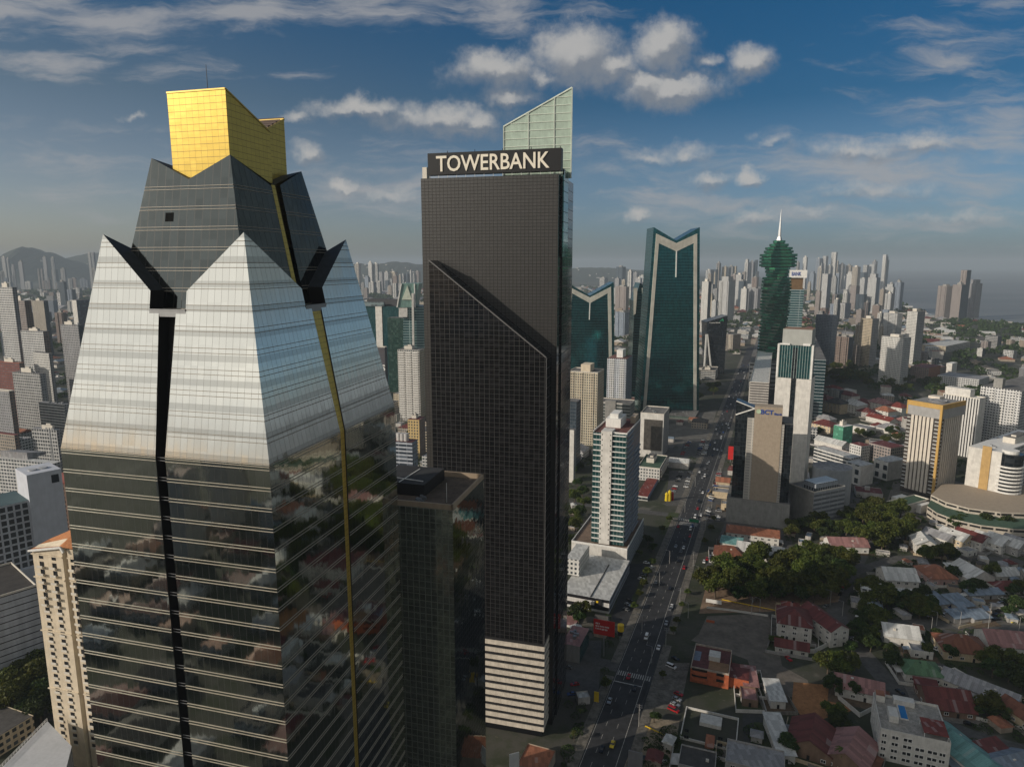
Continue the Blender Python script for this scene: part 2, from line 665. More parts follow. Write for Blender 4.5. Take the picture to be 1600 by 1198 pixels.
# ------------------------------------------------------------------ the stepped glass tower with the gold crown
GA = 14.8                                     # azimuth of its right hand walls
gC = at(421, 728, 125).xy
GZ = at(421, 728, 125).z                      # height where the walls start leaning in
M_MIRROR = mirror_glass('silver_mirror_glass', (0.63, 0.625, 0.585), 0.025, bay=1.55, floor=4.1, line=0.06, linecol=(0.16, 0.16, 0.15), wavy=0.008, vary=0.05, spandrel=(4.75, 1.25, GZ + 0.625, 0.74))
M_LOWGL = mirror_glass('dim_reflection_glass', (0.42, 0.45, 0.41), 0.045, bay=1.55, floor=4.12, line=0.05, wavy=0.006, vary=0.06)  # same glass as the petals; its darker reflections are put into the tint
M_GREYGLASS = mirror_glass('grey_tinted_glass', (0.085, 0.095, 0.095), 0.06, bay=1.9, floor=4.1, line=0.10, wavy=0.012, linecol=(0.01, 0.01, 0.01))
M_GOLD = mirror_glass('gold_glass', (0.53, 0.375, 0.065), 0.33, metal=0.5, bay=1.45, floor=1.3, line=0.04, hline=0.08, lineh=1.3, wavy=0.012, vary=0.06, linecol=(0.16, 0.09, 0.015))
M_LEDGE = plain('bronze_ledge', (0.38, 0.335, 0.27), 0.5, var=0.2, metal=0.0)
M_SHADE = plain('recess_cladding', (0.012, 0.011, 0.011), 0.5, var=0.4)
M_ROOFDK = plain('dark_roof_trellis', (0.035, 0.04, 0.045), 0.55, var=0.5, scale=0.6)

gL, gR = dirs(GA)
Ga, Gb = 49.5, 56.7


def gp(u, v, z):
    p = gC + gL * u + gR * v
    return Vector((p.x, p.y, z))


def cross_span(poly, z):
    """intervals (in s) where the horizontal line at z crosses a facet outline"""
    xs = []
    n = len(poly)
    for i in range(n):
        (s0, z0), (s1, z1) = poly[i], poly[(i + 1) % n]
        if (z0 <= z < z1) or (z1 <= z < z0):
            xs.append(s0 + (s1 - s0) * (z - z0) / (z1 - z0))
    xs.sort()
    return [(xs[i], xs[i + 1]) for i in range(0, len(xs) - 1, 2)]


G = thing('stepped_glass_tower', 'tall faceted tower of silver mirror glass with leaning pointed petals under a gold box crown', 'skyscraper', (gp(Ga / 2, Gb / 2, 0).x, gp(Ga / 2, Gb / 2, 0).y, 0))
# four faces: origin (u,v), direction along, direction inwards, length
FACES = [((0, 0), (1, 0), (0, 1), Ga), ((0, 0), (0, 1), (1, 0), Gb), ((0, Gb), (1, 0), (0, -1), Ga), ((Ga, 0), (0, 1), (-1, 0), Gb)]


def fpt(face, s, inset, z):
    o, e, n, ln = face
    return gp(o[0] + e[0] * s + n[0] * inset, o[1] + e[1] * s + n[1] * inset, z)


def facet(mb, face, poly, inset, m=0):
    pts = [fpt(face, s, inset(z), z) for s, z in poly]
    mb.poly(pts, [(s, z) for s, z in poly], m)


def ledges(mb, face, poly, inset, levels, h=0.16, d=0.22):
    for z in levels:
        for s0, s1 in cross_span(poly, z):
            if s1 - s0 < 0.3:
                continue
            i0, i1 = inset(z - h / 2), inset(z + h / 2)
            a, b = fpt(face, s0, i0 - d, z - h / 2), fpt(face, s1, i0 - d, z - h / 2)
            c, e = fpt(face, s1, i1 - d, z + h / 2), fpt(face, s0, i1 - d, z + h / 2)
            a2, b2 = fpt(face, s0, i0 + 0.02, z - h / 2), fpt(face, s1, i0 + 0.02, z - h / 2)
            c2, e2 = fpt(face, s1, i1 + 0.02, z + h / 2), fpt(face, s0, i1 + 0.02, z + h / 2)
            mb.poly([a, b, c, e])
            mb.poly([e, c, c2, e2])
            mb.poly([b, a, a2, b2])


Z1, IN1 = 206.1, 8.1
slope1 = IN1 / (Z1 - GZ)
ZV, ZN = 194.8, 191.0
lo = MB()
up = MB()
led_lo, led_up = MB(), MB()
gr_dark, gr_gold, sill = MB(), MB(), MB()
flat = lambda z: 0.0
lean = lambda z: max(0.0, (z - GZ)) * slope1
PITCHZ = 4.12
for k, face in enumerate(FACES):
    ln = face[3]
    mid = ln / 2
    w0, w1, g1 = 1.15, 2.05, 4.3
    inl = IN1 * (1.0)
    A = [(0, 0), (mid - w0, 0), (mid - w0, GZ), (0, GZ)]
    B = [(mid + w0, 0), (ln, 0), (ln, GZ), (mid + w0, GZ)]
    A2 = [(0, GZ), (mid - w0, GZ), (mid - w1, ZN), (mid - g1, ZN), (mid - g1, ZV), (inl, Z1)]
    B2 = [(mid + w0, GZ), (ln, GZ), (ln - inl, Z1), (mid + g1, ZV), (mid + g1, ZN), (mid + w1, ZN)]
    for P_ in (A, B):
        facet(lo, face, P_, flat)
        lv = []
        z = GZ - 0.3
        while z > 2:
            lv += [z, z - 0.62]
            z -= PITCHZ
        ledges(led_lo, face, P_, flat, lv, h=0.085, d=0.12)
    for P_ in (A2, B2):
        facet(up, face, P_, lean)
        lv = [GZ + 0.25]
        z = GZ + PITCHZ
        while z < Z1 - 1:
            lv += [z, z + 0.95]
            z += PITCHZ
        ledges(led_up, face, P_, lean, lv, h=0.10, d=0.12)
    # the recess down the middle of the face
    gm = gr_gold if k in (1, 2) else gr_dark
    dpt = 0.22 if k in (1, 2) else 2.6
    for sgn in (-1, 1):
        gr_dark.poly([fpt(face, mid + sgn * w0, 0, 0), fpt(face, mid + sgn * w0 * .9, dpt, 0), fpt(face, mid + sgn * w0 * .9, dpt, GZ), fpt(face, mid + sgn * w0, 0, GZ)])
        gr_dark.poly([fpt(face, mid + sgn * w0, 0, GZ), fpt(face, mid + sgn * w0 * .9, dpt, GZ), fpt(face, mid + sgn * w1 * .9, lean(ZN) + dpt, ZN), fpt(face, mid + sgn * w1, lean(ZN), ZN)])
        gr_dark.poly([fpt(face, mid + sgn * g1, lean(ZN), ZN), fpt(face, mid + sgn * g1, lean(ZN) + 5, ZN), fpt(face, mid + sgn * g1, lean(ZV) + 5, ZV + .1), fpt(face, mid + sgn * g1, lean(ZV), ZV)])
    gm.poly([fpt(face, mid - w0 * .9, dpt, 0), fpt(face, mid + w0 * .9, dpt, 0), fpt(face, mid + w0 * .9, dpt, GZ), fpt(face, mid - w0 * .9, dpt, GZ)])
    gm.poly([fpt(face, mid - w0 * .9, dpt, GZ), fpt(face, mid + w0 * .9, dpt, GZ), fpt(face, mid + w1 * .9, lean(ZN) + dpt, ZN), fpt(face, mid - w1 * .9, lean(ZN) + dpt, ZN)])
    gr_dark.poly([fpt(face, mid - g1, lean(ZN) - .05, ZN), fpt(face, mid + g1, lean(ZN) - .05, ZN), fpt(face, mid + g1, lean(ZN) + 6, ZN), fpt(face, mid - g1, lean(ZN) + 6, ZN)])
    for (h0, h1) in ((-1.3, -0.1),):
        pa = [fpt(face, mid - g1, lean(ZN) - .12, ZN + h0), fpt(face, mid + g1, lean(ZN) - .12, ZN + h0), fpt(face, mid + g1, lean(ZN) - .12, ZN + h1 + .2), fpt(face, mid - g1, lean(ZN) - .12, ZN + h1 + .2)]
        sill.poly(pa)
    sill.beam(fpt(face, mid - g1, lean(ZN) - .12, ZN + .12), fpt(face, mid + g1, lean(ZN) - .12, ZN + .12), 0.22)
    lv = []
    z = GZ - 0.3
    while z > 2:
        sill.beam(fpt(face, mid - w0, 0.5, z), fpt(face, mid + w0, 0.5, z), 0.10)
        sill.beam(fpt(face, mid - w0, 0.5, z - .62), fpt(face, mid + w0, 0.5, z - .62), 0.10)
        z -= PITCHZ
# petal roofs: hipped planes falling from each corner tip
rf = MB()
for k, face in enumerate(FACES):
    ln, mid = face[3], face[3] / 2
    other = (Gb if ln == Ga else Ga) / 2
    for sgn in (-1, 1):
        tip = fpt(face, mid + sgn * (mid - IN1), IN1, Z1)
        e1 = fpt(face, mid + sgn * 4.3, lean(ZV), ZV)
        e2 = fpt(face, mid + sgn * 4.3, other - 4.3, ZV)
        rf.poly([tip, e1, e2] if sgn * (1 if k in (0, 3) else -1) > 0 else [tip, e2, e1])
o_up = up.build('pointed_glass_petals', M_MIRROR, G)
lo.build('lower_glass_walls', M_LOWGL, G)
led_lo.build('floor_ledges', M_LEDGE, G)
led_up.build('petal_floor_lines', plain('thin_bronze_line', (0.20, 0.17, 0.13), 0.5), o_up)
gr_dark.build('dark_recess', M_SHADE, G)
gr_gold.build('gold_recess', M_GOLD, G)
sill.build('recess_rails', STEEL, G)
rf.build('petal_roofs', M_ROOFDK, G)

# second tier
Z2, K2, Z2V, Z2B = 221.8, 0.20, 217.2, 188.0
T2A, T2B = 48.7, 57.0
off2 = 15.25
t2 = MB()
t2l = MB()
t2gs = []
t2r = MB()
in2 = lambda z: off2 - K2 * (Z2 - z)
for k, face in enumerate(FACES):
    ln = face[3]
    mid = ln / 2
    if k in (0, 2):
        polys = [[(in2(Z2B), Z2B), (ln - in2(Z2B), Z2B), (ln - in2(Z2), Z2), (mid, Z2V), (in2(Z2), Z2)]]
    else:
        polys = [[(in2(Z2B), Z2B), (mid - 1.6, Z2B), (mid - 0.9, Z2V - .3), (in2(Z2), Z2)], [(mid + 1.6, Z2B), (ln - in2(Z2B), Z2B), (ln - in2(Z2), Z2), (mid + 2.6, Z2V + .3)]]
        t2g = MB()
        t2gs.append(t2g)
        t2g.poly([fpt(face, mid - 1.6, in2(Z2B) - .04, Z2B), fpt(face, mid - 0.1, in2(Z2B) - .04, Z2B), fpt(face, mid + 0.5, in2(Z2V) - .04, Z2V), fpt(face, mid - 0.95, in2(Z2V) - .04, Z2V)])
        t2r.poly([fpt(face, mid + 0.3, in2(Z2B) + 2.5, Z2B), fpt(face, mid + 3, in2(Z2B) + 2.5, Z2B), fpt(face, mid + 3, in2(Z2V) + 2.5, Z2V), fpt(face, mid + 0.3, in2(Z2V) + 2.5, Z2V)])
    for P_ in polys:
        facet(t2, face, P_, in2)
        lv = []
        z = Z2V - 1.4
        while z > Z2B:
            lv += [z, z - 0.62]
            z -= PITCHZ
        ledges(t2l, face, P_, in2, lv, h=0.08, d=0.12)
    other = (Gb if ln == Ga else Ga) / 2
    for sgn in (-1, 1):
        tip = fpt(face, mid + sgn * (mid - in2(Z2)), in2(Z2), Z2)
        e1 = fpt(face, mid, in2(Z2V), Z2V)
        e2 = fpt(face, mid, other, Z2V)
        t2r.poly([tip, e1, e2] if sgn * (1 if k in (0, 3) else -1) > 0 else [tip, e2, e1])
o2 = t2.build('grey_glass_tier', M_GREYGLASS, G)
t2l.build('tier_floor_lines', M_LEDGE, o2)
for q in t2gs:
    q.build('gold_strip', M_GOLD, o2)
t2r.build('tier_roof', M_ROOFDK, o2)
# the small dark opening in the tier's front
op = MB()
q = ray(267, 338)
zz = 209.6
sx = 28.9
fz = FACES[0]
for (a_, b_) in ((0, 1),):
    op.poly([fpt(fz, sx - 1.0, in2(zz - .9) - .06, zz - .9), fpt(fz, sx + 1.0, in2(zz - .9) - .06, zz - .9), fpt(fz, sx + 1.0, in2(zz + .9) - .06, zz + .9), fpt(fz, sx - 1.0, in2(zz + .9) - .06, zz + .9)])
op.build('vent_opening', plain('vent_black', (.01, .011, .011), .95, spec=.05), o2)

# gold crown
u0, u1, v0, v1, zt, zv, zb = 15.9, 29.8, 16.0, 39.8, 234.6, 228.9, 204.0
vm = 30.4
cr = MB()
rec = 2.2


def quad(mb, a, b, c, d, m=0):
    ln = (Vector(b) - Vector(a)).length
    mb.poly([a, b, c, d], [(0, a[2]), (ln, b[2]), (ln, c[2]), (0, d[2])], m)


quad(cr, gp(u1, v0, zb), gp(u0, v0, zb), gp(u0, v0, zt), gp(u1, v0, zt))          # front
quad(cr, gp(u0, v0, zb), gp(u0, vm, zb), gp(u0, vm, zv), gp(u0, v0, zt))          # right, near half
quad(cr, gp(u0 + rec, vm, zb), gp(u0 + rec, v1, zb), gp(u0 + rec, v1, zt - 1.2), gp(u0 + rec, vm, zv))
quad(cr, gp(u0, vm, zb), gp(u0 + rec, vm, zb), gp(u0 + rec, vm, zv), gp(u0, vm, zv))
quad(cr, gp(u0 + rec, v1, zb), gp(u1, v1, zb), gp(u1, v1, zt - 1.2), gp(u0 + rec, v1, zt - 1.2))
quad(cr, gp(u1, v1, zb), gp(u1, v0, zb), gp(u1, v0, zt), gp(u1, vm, zv))
cr.poly([gp(u1, vm, zv), gp(u1, v1, zt - 1.2), gp(u1, v1, zb)])
og = cr.build('gold_crown', M_GOLD, G)
crr = MB()
crr.poly([gp(u0, v0, zt - .05), gp(u0, vm, zv - .05), gp(u1, vm, zv - .05), gp(u1, v0, zt - .05)])
crr.poly([gp(u0 + rec, vm, zv - .05), gp(u0 + rec, v1, zt - 1.25), gp(u1, v1, zt - 1.25), gp(u1, vm, zv - .05)])
for i in range(7):
    f = i / 6
    crr.beam(gp(u0 + rec + .1, vm + (v1 - vm) * f, zv + .25 + (zt - 1.2 - zv) * f), gp(u1, vm + (v1 - vm) * f, zv + .25 + (zt - 1.2 - zv) * f), 0.35)
crr.build('crown_roof_trellis', plain('brown_trellis', (0.10, 0.07, 0.06), 0.7), og)
edge = MB()
edge.beam(gp(u0, v0, zt), gp(u1, v0, zt), 0.3)
edge.beam(gp(u0, v0, zt), gp(u0, vm, zv), 0.3)
edge.beam(gp(u0 + rec, v1, zt - 1.2), gp(u1, v1, zt - 1.2), 0.4)
edge.beam(gp(u0 + rec, vm, zv), gp(u0 + rec, v1, zt - 1.2), 0.3)
edge.build('crown_coping', plain('gold_coping', (0.5, 0.36, 0.1), 0.4, metal=0.6), og)
ms = MB()
ms.tube(gp(21.5, 18, 231), gp(21.5, 18, 240), 0.10, 0.05, 6)
ms.build('antenna_mast', DARK, og)

# ------------------------------------------------------------------ the black tower with the sign
TB = Plan(657.5, 873, 896, 272, 271, GA)
tb_l = mirror_glass('black_curtain_wall', (0.020, 0.020, 0.022), 0.10, bay=2.05, floor=1.95, line=0.13, hline=0.12, lineh=1.95, wavy=0.02, vary=0.4, metal=0.5, linecol=(0.036, 0.035, 0.034))
tb_u = facade('black_upper_cladding', (0.026, 0.024, 0.022), glass=(0.023, 0.0215, 0.020), bay=1.6, floor=1.3, ww=0.9, wh=0.9, grough=0.42, wrough=0.5, var=0.55, gvar=0.06)
tb_side = facade('black_side_wall', (0.02, 0.02, 0.022), glass=(0.008, 0.009, 0.011), bay=6.0, floor=3.9, ww=0.97, wh=0.93, grough=0.06, wrough=0.3, gvar=0.03)
b = TB.base()
T = thing('black_bank_tower', 'black slab tower with a slanted front panel, rooftop name sign and green glass sail', 'skyscraper', b)
mb = MB()
mb.prism(TB.foot(), 0, TB.z, [1, 1, 1, 0], 2)
mb.build('main_slab', [tb_u, tb_side, ROOFGREY], T)
# the panel standing proud of the slab, with a slanting top
FW = 10.0
pf = lambda u, z: TB.pt(u, -FW, z)


def u_at(px, py, v):
    """u (along L) and height where a pixel's ray meets the vertical plane at offset v"""
    r = ray(px, py)
    o = TB.C + TB.R * v
    Lr = TB.L
    # o + L u = Y (r.x, 1)
    u = (o.y * r.x - o.x) / (Lr.x - Lr.y * r.x)
    Y = o.y + Lr.y * u
    return u, CAM_H + r.z * Y


uL, zL = u_at(670, 407, -FW)
uR, zR = u_at(853.5, 559, -FW)
_, zpod = u_at(851, 1006, -FW)
_, zbot = u_at(850, 1143, -FW)
mb = MB()
P4 = [TB.pt(uR, -FW), TB.pt(uR, -0.01), TB.pt(uL, -0.01), TB.pt(uL, -FW)]
mb.prism(P4, zpod, [zR, zR, zL, zL], [1, 1, 1, 0], 1)
pn = mb.build('slanted_front_panel', [tb_l, tb_side], T)
mb = MB()
mb.beam(TB.pt(uL, -FW - .1, zL + .15), TB.pt(uR, -FW - .1, zR + .15), 0.45)
mb.beam(TB.pt(uR - .1, -FW - .1, zR), TB.pt(uR - .1, -FW - .1, zpod), 0.3)
mb.build('panel_edge_trim', plain('edge_trim_grey', (.13, .13, .13), .5), pn)
# vertical seams of the side: a shadow gap and a rear volume
mb = MB()
mb.prism([TB.pt(-0.6, 7), TB.pt(-0.6, 19.5), TB.pt(0.0, 19.5), TB.pt(0.0, 7)], 0, TB.z - 1, 0)
mb.build('rear_side_bay', tb_side, T)
# banded car park levels below the panel
nb = 12
bands, gaps = MB(), MB()
hb = (zpod - zbot) / nb
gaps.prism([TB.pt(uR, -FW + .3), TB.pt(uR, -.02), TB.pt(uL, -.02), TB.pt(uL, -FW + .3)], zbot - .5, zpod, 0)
for i in range(nb):
    z0 = zbot + i * hb
    bands.prism([TB.pt(uR - .35, -FW - .1), TB.pt(uR - .35, -.03), TB.pt(uL + .3, -.03), TB.pt(uL + .3, -FW - .1)], z0, z0 + hb * 0.56, 0, bottom=True)
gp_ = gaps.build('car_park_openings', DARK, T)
bands.build('car_park_bands', plain('pale_band_panels', (0.60, 0.54, 0.46), 0.6, var=0.25, scale=0.4), T)
mb = MB()
mb.prism([TB.pt(uR + .8, -FW + 1.2), TB.pt(uR + .8, -.04), TB.pt(uL - 1, -.04), TB.pt(uL - 1, -FW + 1.2)], 0, zbot - .5, 0)
mb.build('ground_floor_lobby', BLACKGLASS, T)
# roof sign
us0, zs0 = u_at(877, 268, -0.8)
us1, zs1 = u_at(668, 240, -0.8)
zs_lo, zs_hi = TB.z + 1.1, u_at(668, 240, -0.8)[1]
mb = MB()
mb.prism([TB.pt(us0, -.8), TB.pt(us0, 2.4), TB.pt(us1, 2.4), TB.pt(us1, -.8)], zs_lo, zs_hi, 0, bottom=True)
sg = mb.build('sign_box', plain('sign_black', (0.008, 0.008, 0.009), 0.45), T)
mb = MB()
for i in range(15):
    f = i / 14
    uu = us0 + 0.6 + (us1 - us0 - 1.2) * f
    mb = MB()
    mb.beam(TB.pt(uu, -.3, TB.z), TB.pt(uu, -.3, zs_lo), .18)
    mb.build('sign_leg', WHITE, sg)
    if i % 3 == 0:
        mb = MB()
        mb.beam(TB.pt(uu, 0, zs_hi), TB.pt(uu, 0, zs_hi + .8), .25)
        mb.build('sign_lamp', DARK, sg)


def letters(text, name, material, parent, origin, along, height, length, outward, depth=0.25, bold=0.02):
    """raised lettering on a vertical face, read along 'along'"""
    cu = bpy.data.curves.new(name, 'FONT')
    cu.body = text
    cu.size = 1.0
    cu.extrude = 0.04
    cu.offset = bold
    cu.resolution_u = 3
    tmp = bpy.data.objects.new(name, cu)
    COL.objects.link(tmp)
    dg = bpy.context.evaluated_depsgraph_get()
    me = bpy.data.meshes.new_from_object(tmp.evaluated_get(dg))
    bpy.data.objects.remove(tmp)
    xs = [v.co.x for v in me.vertices]
    ys = [v.co.y for v in me.vertices]
    x0, x1, y0, y1 = min(xs), max(xs), min(ys), max(ys)
    al = Vector((along[0], along[1], 0)).normalized()
    ou = Vector((outward[0], outward[1], 0)).normalized()
    off = Vector((0, 0, 0))
    p = parent
    while p is not None:
        off += p.location
        p = p.parent
    for v in me.vertices:
        a = (v.co.x - x0) / (x1 - x0) * length
        h = (v.co.y - y0) / (y1 - y0) * height
        d = (v.co.z / 0.04 * 0.5 + 0.5) * depth
        v.co = Vector(origin) + al * a + Vector((0, 0, h)) + ou * d - off
    me.materials.clear()
    me.materials.append(material)
    o = bpy.data.objects.new(name, me)
    COL.objects.link(o)
    o.parent = parent
    return o


ul0, zl0 = u_at(682, 266, -0.82)
ul1, zl1 = u_at(859, 236, -0.82)
hL = 6.1
M_LETTER = plain('cream_letters', (0.80, 0.74, 0.62), 0.5, var=0.05)
letters('TOWERBANK', 'sign_lettering', M_LETTER, sg, TB.pt(ul0, -.82, (zs_lo + zs_hi) / 2 - hL / 2), -TB.L, hL, ul0 - ul1, -TB.R, 0.3, 0.012)
# small white plant box left of the sign
mb = MB()
mb.prism([TB.pt(TB.a - 2.2, 1), TB.pt(TB.a - 2.2, 5), TB.pt(TB.a - .3, 5), TB.pt(TB.a - .3, 1)], TB.z, TB.z + 4.5, 0)
mb.build('roof_plant_room', OFFWHITE, T)
# the glass sail
SV = 14.0
M_SAIL = plain('pale_green_glass', (0.40, 0.50, 0.42), 0.25, var=0.22, scale=0.3, spec=0.8)
pA, pB = u_at(787, 198, SV), u_at(894, 137, SV)
_, zlow = u_at(894, 402, SV)
mb = MB()
th = 0.5
ua, ub = pA[0], pB[0]
pts = [(ua, TB.z), (ub, TB.z), (ub, pB[1]), (ua, pA[1])]
fr = [TB.pt(u, SV, z) for u, z in pts]
bk = [TB.pt(u, SV + th, z) for u, z in pts]
mb.poly(fr)
mb.poly(bk[::-1])
for i in range(4):
    j = (i + 1) % 4
    mb.poly([fr[j], fr[i], bk[i], bk[j]])
sa = mb.build('glass_sail', M_SAIL, T)
mb = MB()
for f in (0.0, 0.37, 0.75, 1.0):
    u = ua + (ub - ua) * f
    mb.beam(TB.pt(u, SV - .1, TB.z), TB.pt(u, SV - .1, pA[1] + (pB[1] - pA[1]) * f), 0.5)
mb.beam(TB.pt(ua, SV - .1, pA[1]), TB.pt(ub, SV - .1, pB[1]), 0.5)
z = TB.z + 4
while z < pB[1]:
    f = max(0.0, (z - pA[1]) / (pB[1] - pA[1]))
    if f < 1:
        mb.beam(TB.pt(ua + (ub - ua) * f, SV - .1, z), TB.pt(ub, SV - .1, z), 0.22)
    z += 3.0
mb.build('sail_frame', plain('sail_frame_paint', (0.62, 0.68, 0.60), 0.5), sa)
M_TEAL = mirror_glass('teal_fin_glass', (0.10, 0.24, 0.24), 0.08, bay=3, floor=3.9, hline=.25, wavy=.01)
mb = MB()
mb.prism([TB.pt(-1.2, SV - 9), TB.pt(-1.2, SV + th), TB.pt(-0.62, SV + th), TB.pt(-0.62, SV - 9)], zlow, TB.z + 2.5, 0, bottom=True)
mb.build('teal_glass_fin', M_TEAL, T)

# ------------------------------------------------------------------ small dark glass office in front of it
MBP = Plan(606, 707, 756, 789, 190, GA, a=30)
m_off = mirror_glass('green_grid_glass', (0.30, 0.33, 0.28), 0.10, bay=1.9, floor=2.1, line=.16, hline=.16, lineh=2.1, wavy=.012, vary=.3, metal=.8, linecol=(.20, .21, .175))  # sunlit look of the left face is put into these lighter colours
m_off2 = mirror_glass('green_mirror_glass', (0.13, 0.16, 0.145), 0.04, bay=1.9, floor=2.1, line=.08, hline=.08, lineh=2.1, wavy=.012, linecol=(.02, .022, .02))
O = thing('dark_glass_office', 'slim dark green glass office block with a sunken brown flat roof', 'office building', MBP.base())
mb = MB()
mb.prism(MBP.foot(), 0, MBP.z - 1.6, [1, 1, 1, 0], 2)
mb.build('curtain_walls', [m_off, m_off2, plain('brown_roof', (0.11, 0.085, 0.065), 0.9, var=0.5, scale=0.3)], O)
mb = MB()
M_PARA = plain('parapet_tan', (0.36, 0.28, 0.20), 0.7)
for (p0, p1) in (((0, 0), (MBP.a, 0)), ((0, 0), (0, MBP.b)), ((0, MBP.b), (MBP.a, MBP.b)), ((MBP.a, 0), (MBP.a, MBP.b))):
    d = 0.6
    mb.box(MBP.pt(min(p0[0], p1[0]) if p0[0] == p1[0] and p0[0] == 0 else (p0[0] - (d if p0[0] == p1[0] else 0)), p0[1] - (d if p0[1] == p1[1] and p0[1] > 0 else 0)),
           MBP.L * (d if p0[0] == p1[0] else abs(p1[0] - p0[0])), MBP.R * (d if p0[1] == p1[1] else abs(p1[1] - p0[1])), MBP.z - 1.6, MBP.z, 0)
mb.build('parapet', M_PARA, O)
mb = MB()
mb.prism(MBP.foot(12.5, 29, 9, 27), MBP.z - 1.6, MBP.z + 2.2, 0, 1)
pr = mb.build('roof_plant_room', [DARK, plain('black_membrane', (0.035, 0.036, 0.038), 0.8, var=0.4)], O)
mb = MB()
mb.beam(MBP.pt(14, 12, MBP.z + 2.3), MBP.pt(27, 14, MBP.z + 2.3), .25)
mb.build('roof_pipe', WHITE, O)
mb = MB()
mb.beam(MBP.pt(20, 24, MBP.z + 2.3), MBP.pt(21, 9.5, MBP.z + 2.3), .25)
mb.build('roof_pipe', WHITE, O)
mb = MB()
mb.tube(MBP.pt(4, 6, MBP.z - 1.6), MBP.pt(4, 6, MBP.z + 4.5), .08, n=6)
mb.build('roof_mast', WHITE, O)
mb = MB()
for i in range(10):
    mb.cbox(MBP.pt(11 + rnd.random() * 2.5, 3 + i * .5), 0.5 + rnd.random(), 0.5 + rnd.random(), MBP.z - 1.6, MBP.z - 1.0 + rnd.random() * .8, GA)
mb.build('roof_clutter', STEEL, O)


# ------------------------------------------------------------------ general building tools
def win_mesh(name, w, h, frame, glass, d=0.12, bars=1):
    """one window: proud frame, mullions and a dark pane; stands in the XZ plane facing -Y"""
    mb = MB()
    f = 0.12
    mb.poly([(-w / 2, -.03, 0), (w / 2, -.03, 0), (w / 2, -.03, h), (-w / 2, -.03, h)], None, 1)
    for (x0, x1, z0, z1) in ((-w / 2 - f, -w / 2, -f, h + f), (w / 2, w / 2 + f, -f, h + f), (-w / 2, w / 2, -f, 0), (-w / 2, w / 2, h, h + f)):
        mb.box((x0, -d), (x1 - x0, 0), (0, d), z0, z1, 0)
    for i in range(bars):
        x = -w / 2 + w * (i + 1) / (bars + 1)
        mb.box((x - .05, -d * .8), (.1, 0), (0, d * .8), 0.0, h, 0)
    o = mb.build(name, [frame, glass])
    me = o.data
    bpy.data.objects.remove(o)
    return me


M_PANE = plain('window_pane', (0.018, 0.022, 0.026), 0.1, var=0.3, spec=0.7)
WIN = {
    'white': win_mesh('window', 1.0, 1.0, WHITE, M_PANE),
    'cream': win_mesh('window', 1.0, 1.0, OFFWHITE, M_PANE),
    'dark': win_mesh('window', 1.0, 1.0, DARK, M_PANE),
}


def put_mesh(me, name, parent, pos, az, scale=(1, 1, 1)):
    """places shared mesh data as a part; az = azimuth the piece faces (its -Y side)"""
    o = bpy.data.objects.new(name, me)
    COL.objects.link(o)
    o.parent = parent
    off = Vector((0, 0, 0))
    p = parent
    while p is not None:
        off += p.location
        p = p.parent
    o.location = Vector(pos) - off
    o.rotation_euler = (0, 0, math.pi - R(az))
    o.scale = scale
    return o


def roof_kit(pl, parent, z, kind, mats, seed=0):
    """what stands on a flat roof"""
    rr = random.Random(seed)
    if 'p' in kind:                                    # parapet ring
        mb = MB()
        d, h = 0.35, 0.9
        a, b = pl.a, pl.b
        mb.box(pl.pt(0, 0), pl.L * a, pl.R * d, z, z + h)
        mb.box(pl.pt(0, b - d), pl.L * a, pl.R * d, z, z + h)
        mb.box(pl.pt(0, d), pl.L * d, pl.R * (b - 2 * d), z, z + h)
        mb.box(pl.pt(a - d, d), pl.L * d, pl.R * (b - 2 * d), z, z + h)
        mb.build('parapet', mats[0], parent)
    if 'r' in kind:                                    # stair and lift room
        mb = MB()
        fa, fb = rr.uniform(.3, .45), rr.uniform(.3, .5)
        ua, va = pl.a * rr.uniform(.2, .45), pl.b * rr.uniform(.2, .4)
        h = rr.uniform(3, 5.5)
        mb.prism(pl.foot(ua, ua + pl.a * fa, va, va + pl.b * fb), z, z + h, 0, 1)
        mb.prism(pl.foot(ua + pl.a * fa * .2, ua + pl.a * fa * .6, va + pl.b * fb * .2, va + pl.b * fb * .7), z + h, z + h + 1.6, 0, 1)
        mb.build('roof_room', [mats[0], ROOFGREY], parent)
    if 't' in kind:                                    # water tank
        mb = MB()
        c = pl.pt(pl.a * rr.uniform(.15, .85), pl.b * rr.uniform(.2, .8))
        mb.tube((c.x, c.y, z), (c.x, c.y, z + 2.6), 1.3, n=12)
        mb.build('water_tank', WHITE, parent)
    if 'c' in kind:                                    # cooling units
        for i in range(4):
            mb = MB()
            mb.cbox(pl.pt(pl.a * rr.uniform(.1, .9), pl.b * rr.uniform(.1, .9)), rr.uniform(1.2, 2.4), rr.uniform(1.2, 2.2), z, z + rr.uniform(.9, 1.8), pl.az)
            mb.build('cooling_unit', STEEL, parent)
    if 'm' in kind:                                    # mast
        mb = MB()
        c = pl.pt(pl.a * .5, pl.b * .5)
        mb.tube((c.x, c.y, z), (c.x, c.y, z + 9), .18, .06, 6)
        mb.build('roof_mast', STEEL, parent)


def slabs(pl, parent, z0, z1, step, material, d=0.5, h=0.35, faces='LR', u0=0, u1=None, name='floor_ledge', v0=0, v1=None):
    """projecting floor edges on the two faces turned to the street, one part per floor"""
    u1 = pl.a if u1 is None else u1
    v1 = pl.b if v1 is None else v1
    z = z0 + step
    while z < z1 + .1:
        mb = MB()
        if 'L' in faces:
            mb.box(pl.pt(u0, -d), pl.L * (u1 - u0), pl.R * (d - .004), z - h, z)
        if 'R' in faces:
            mb.box(pl.pt(-d, v0), pl.L * (d - .004), pl.R * (v1 - v0), z - h, z)
        mb.build(name, material, parent)
        z += step


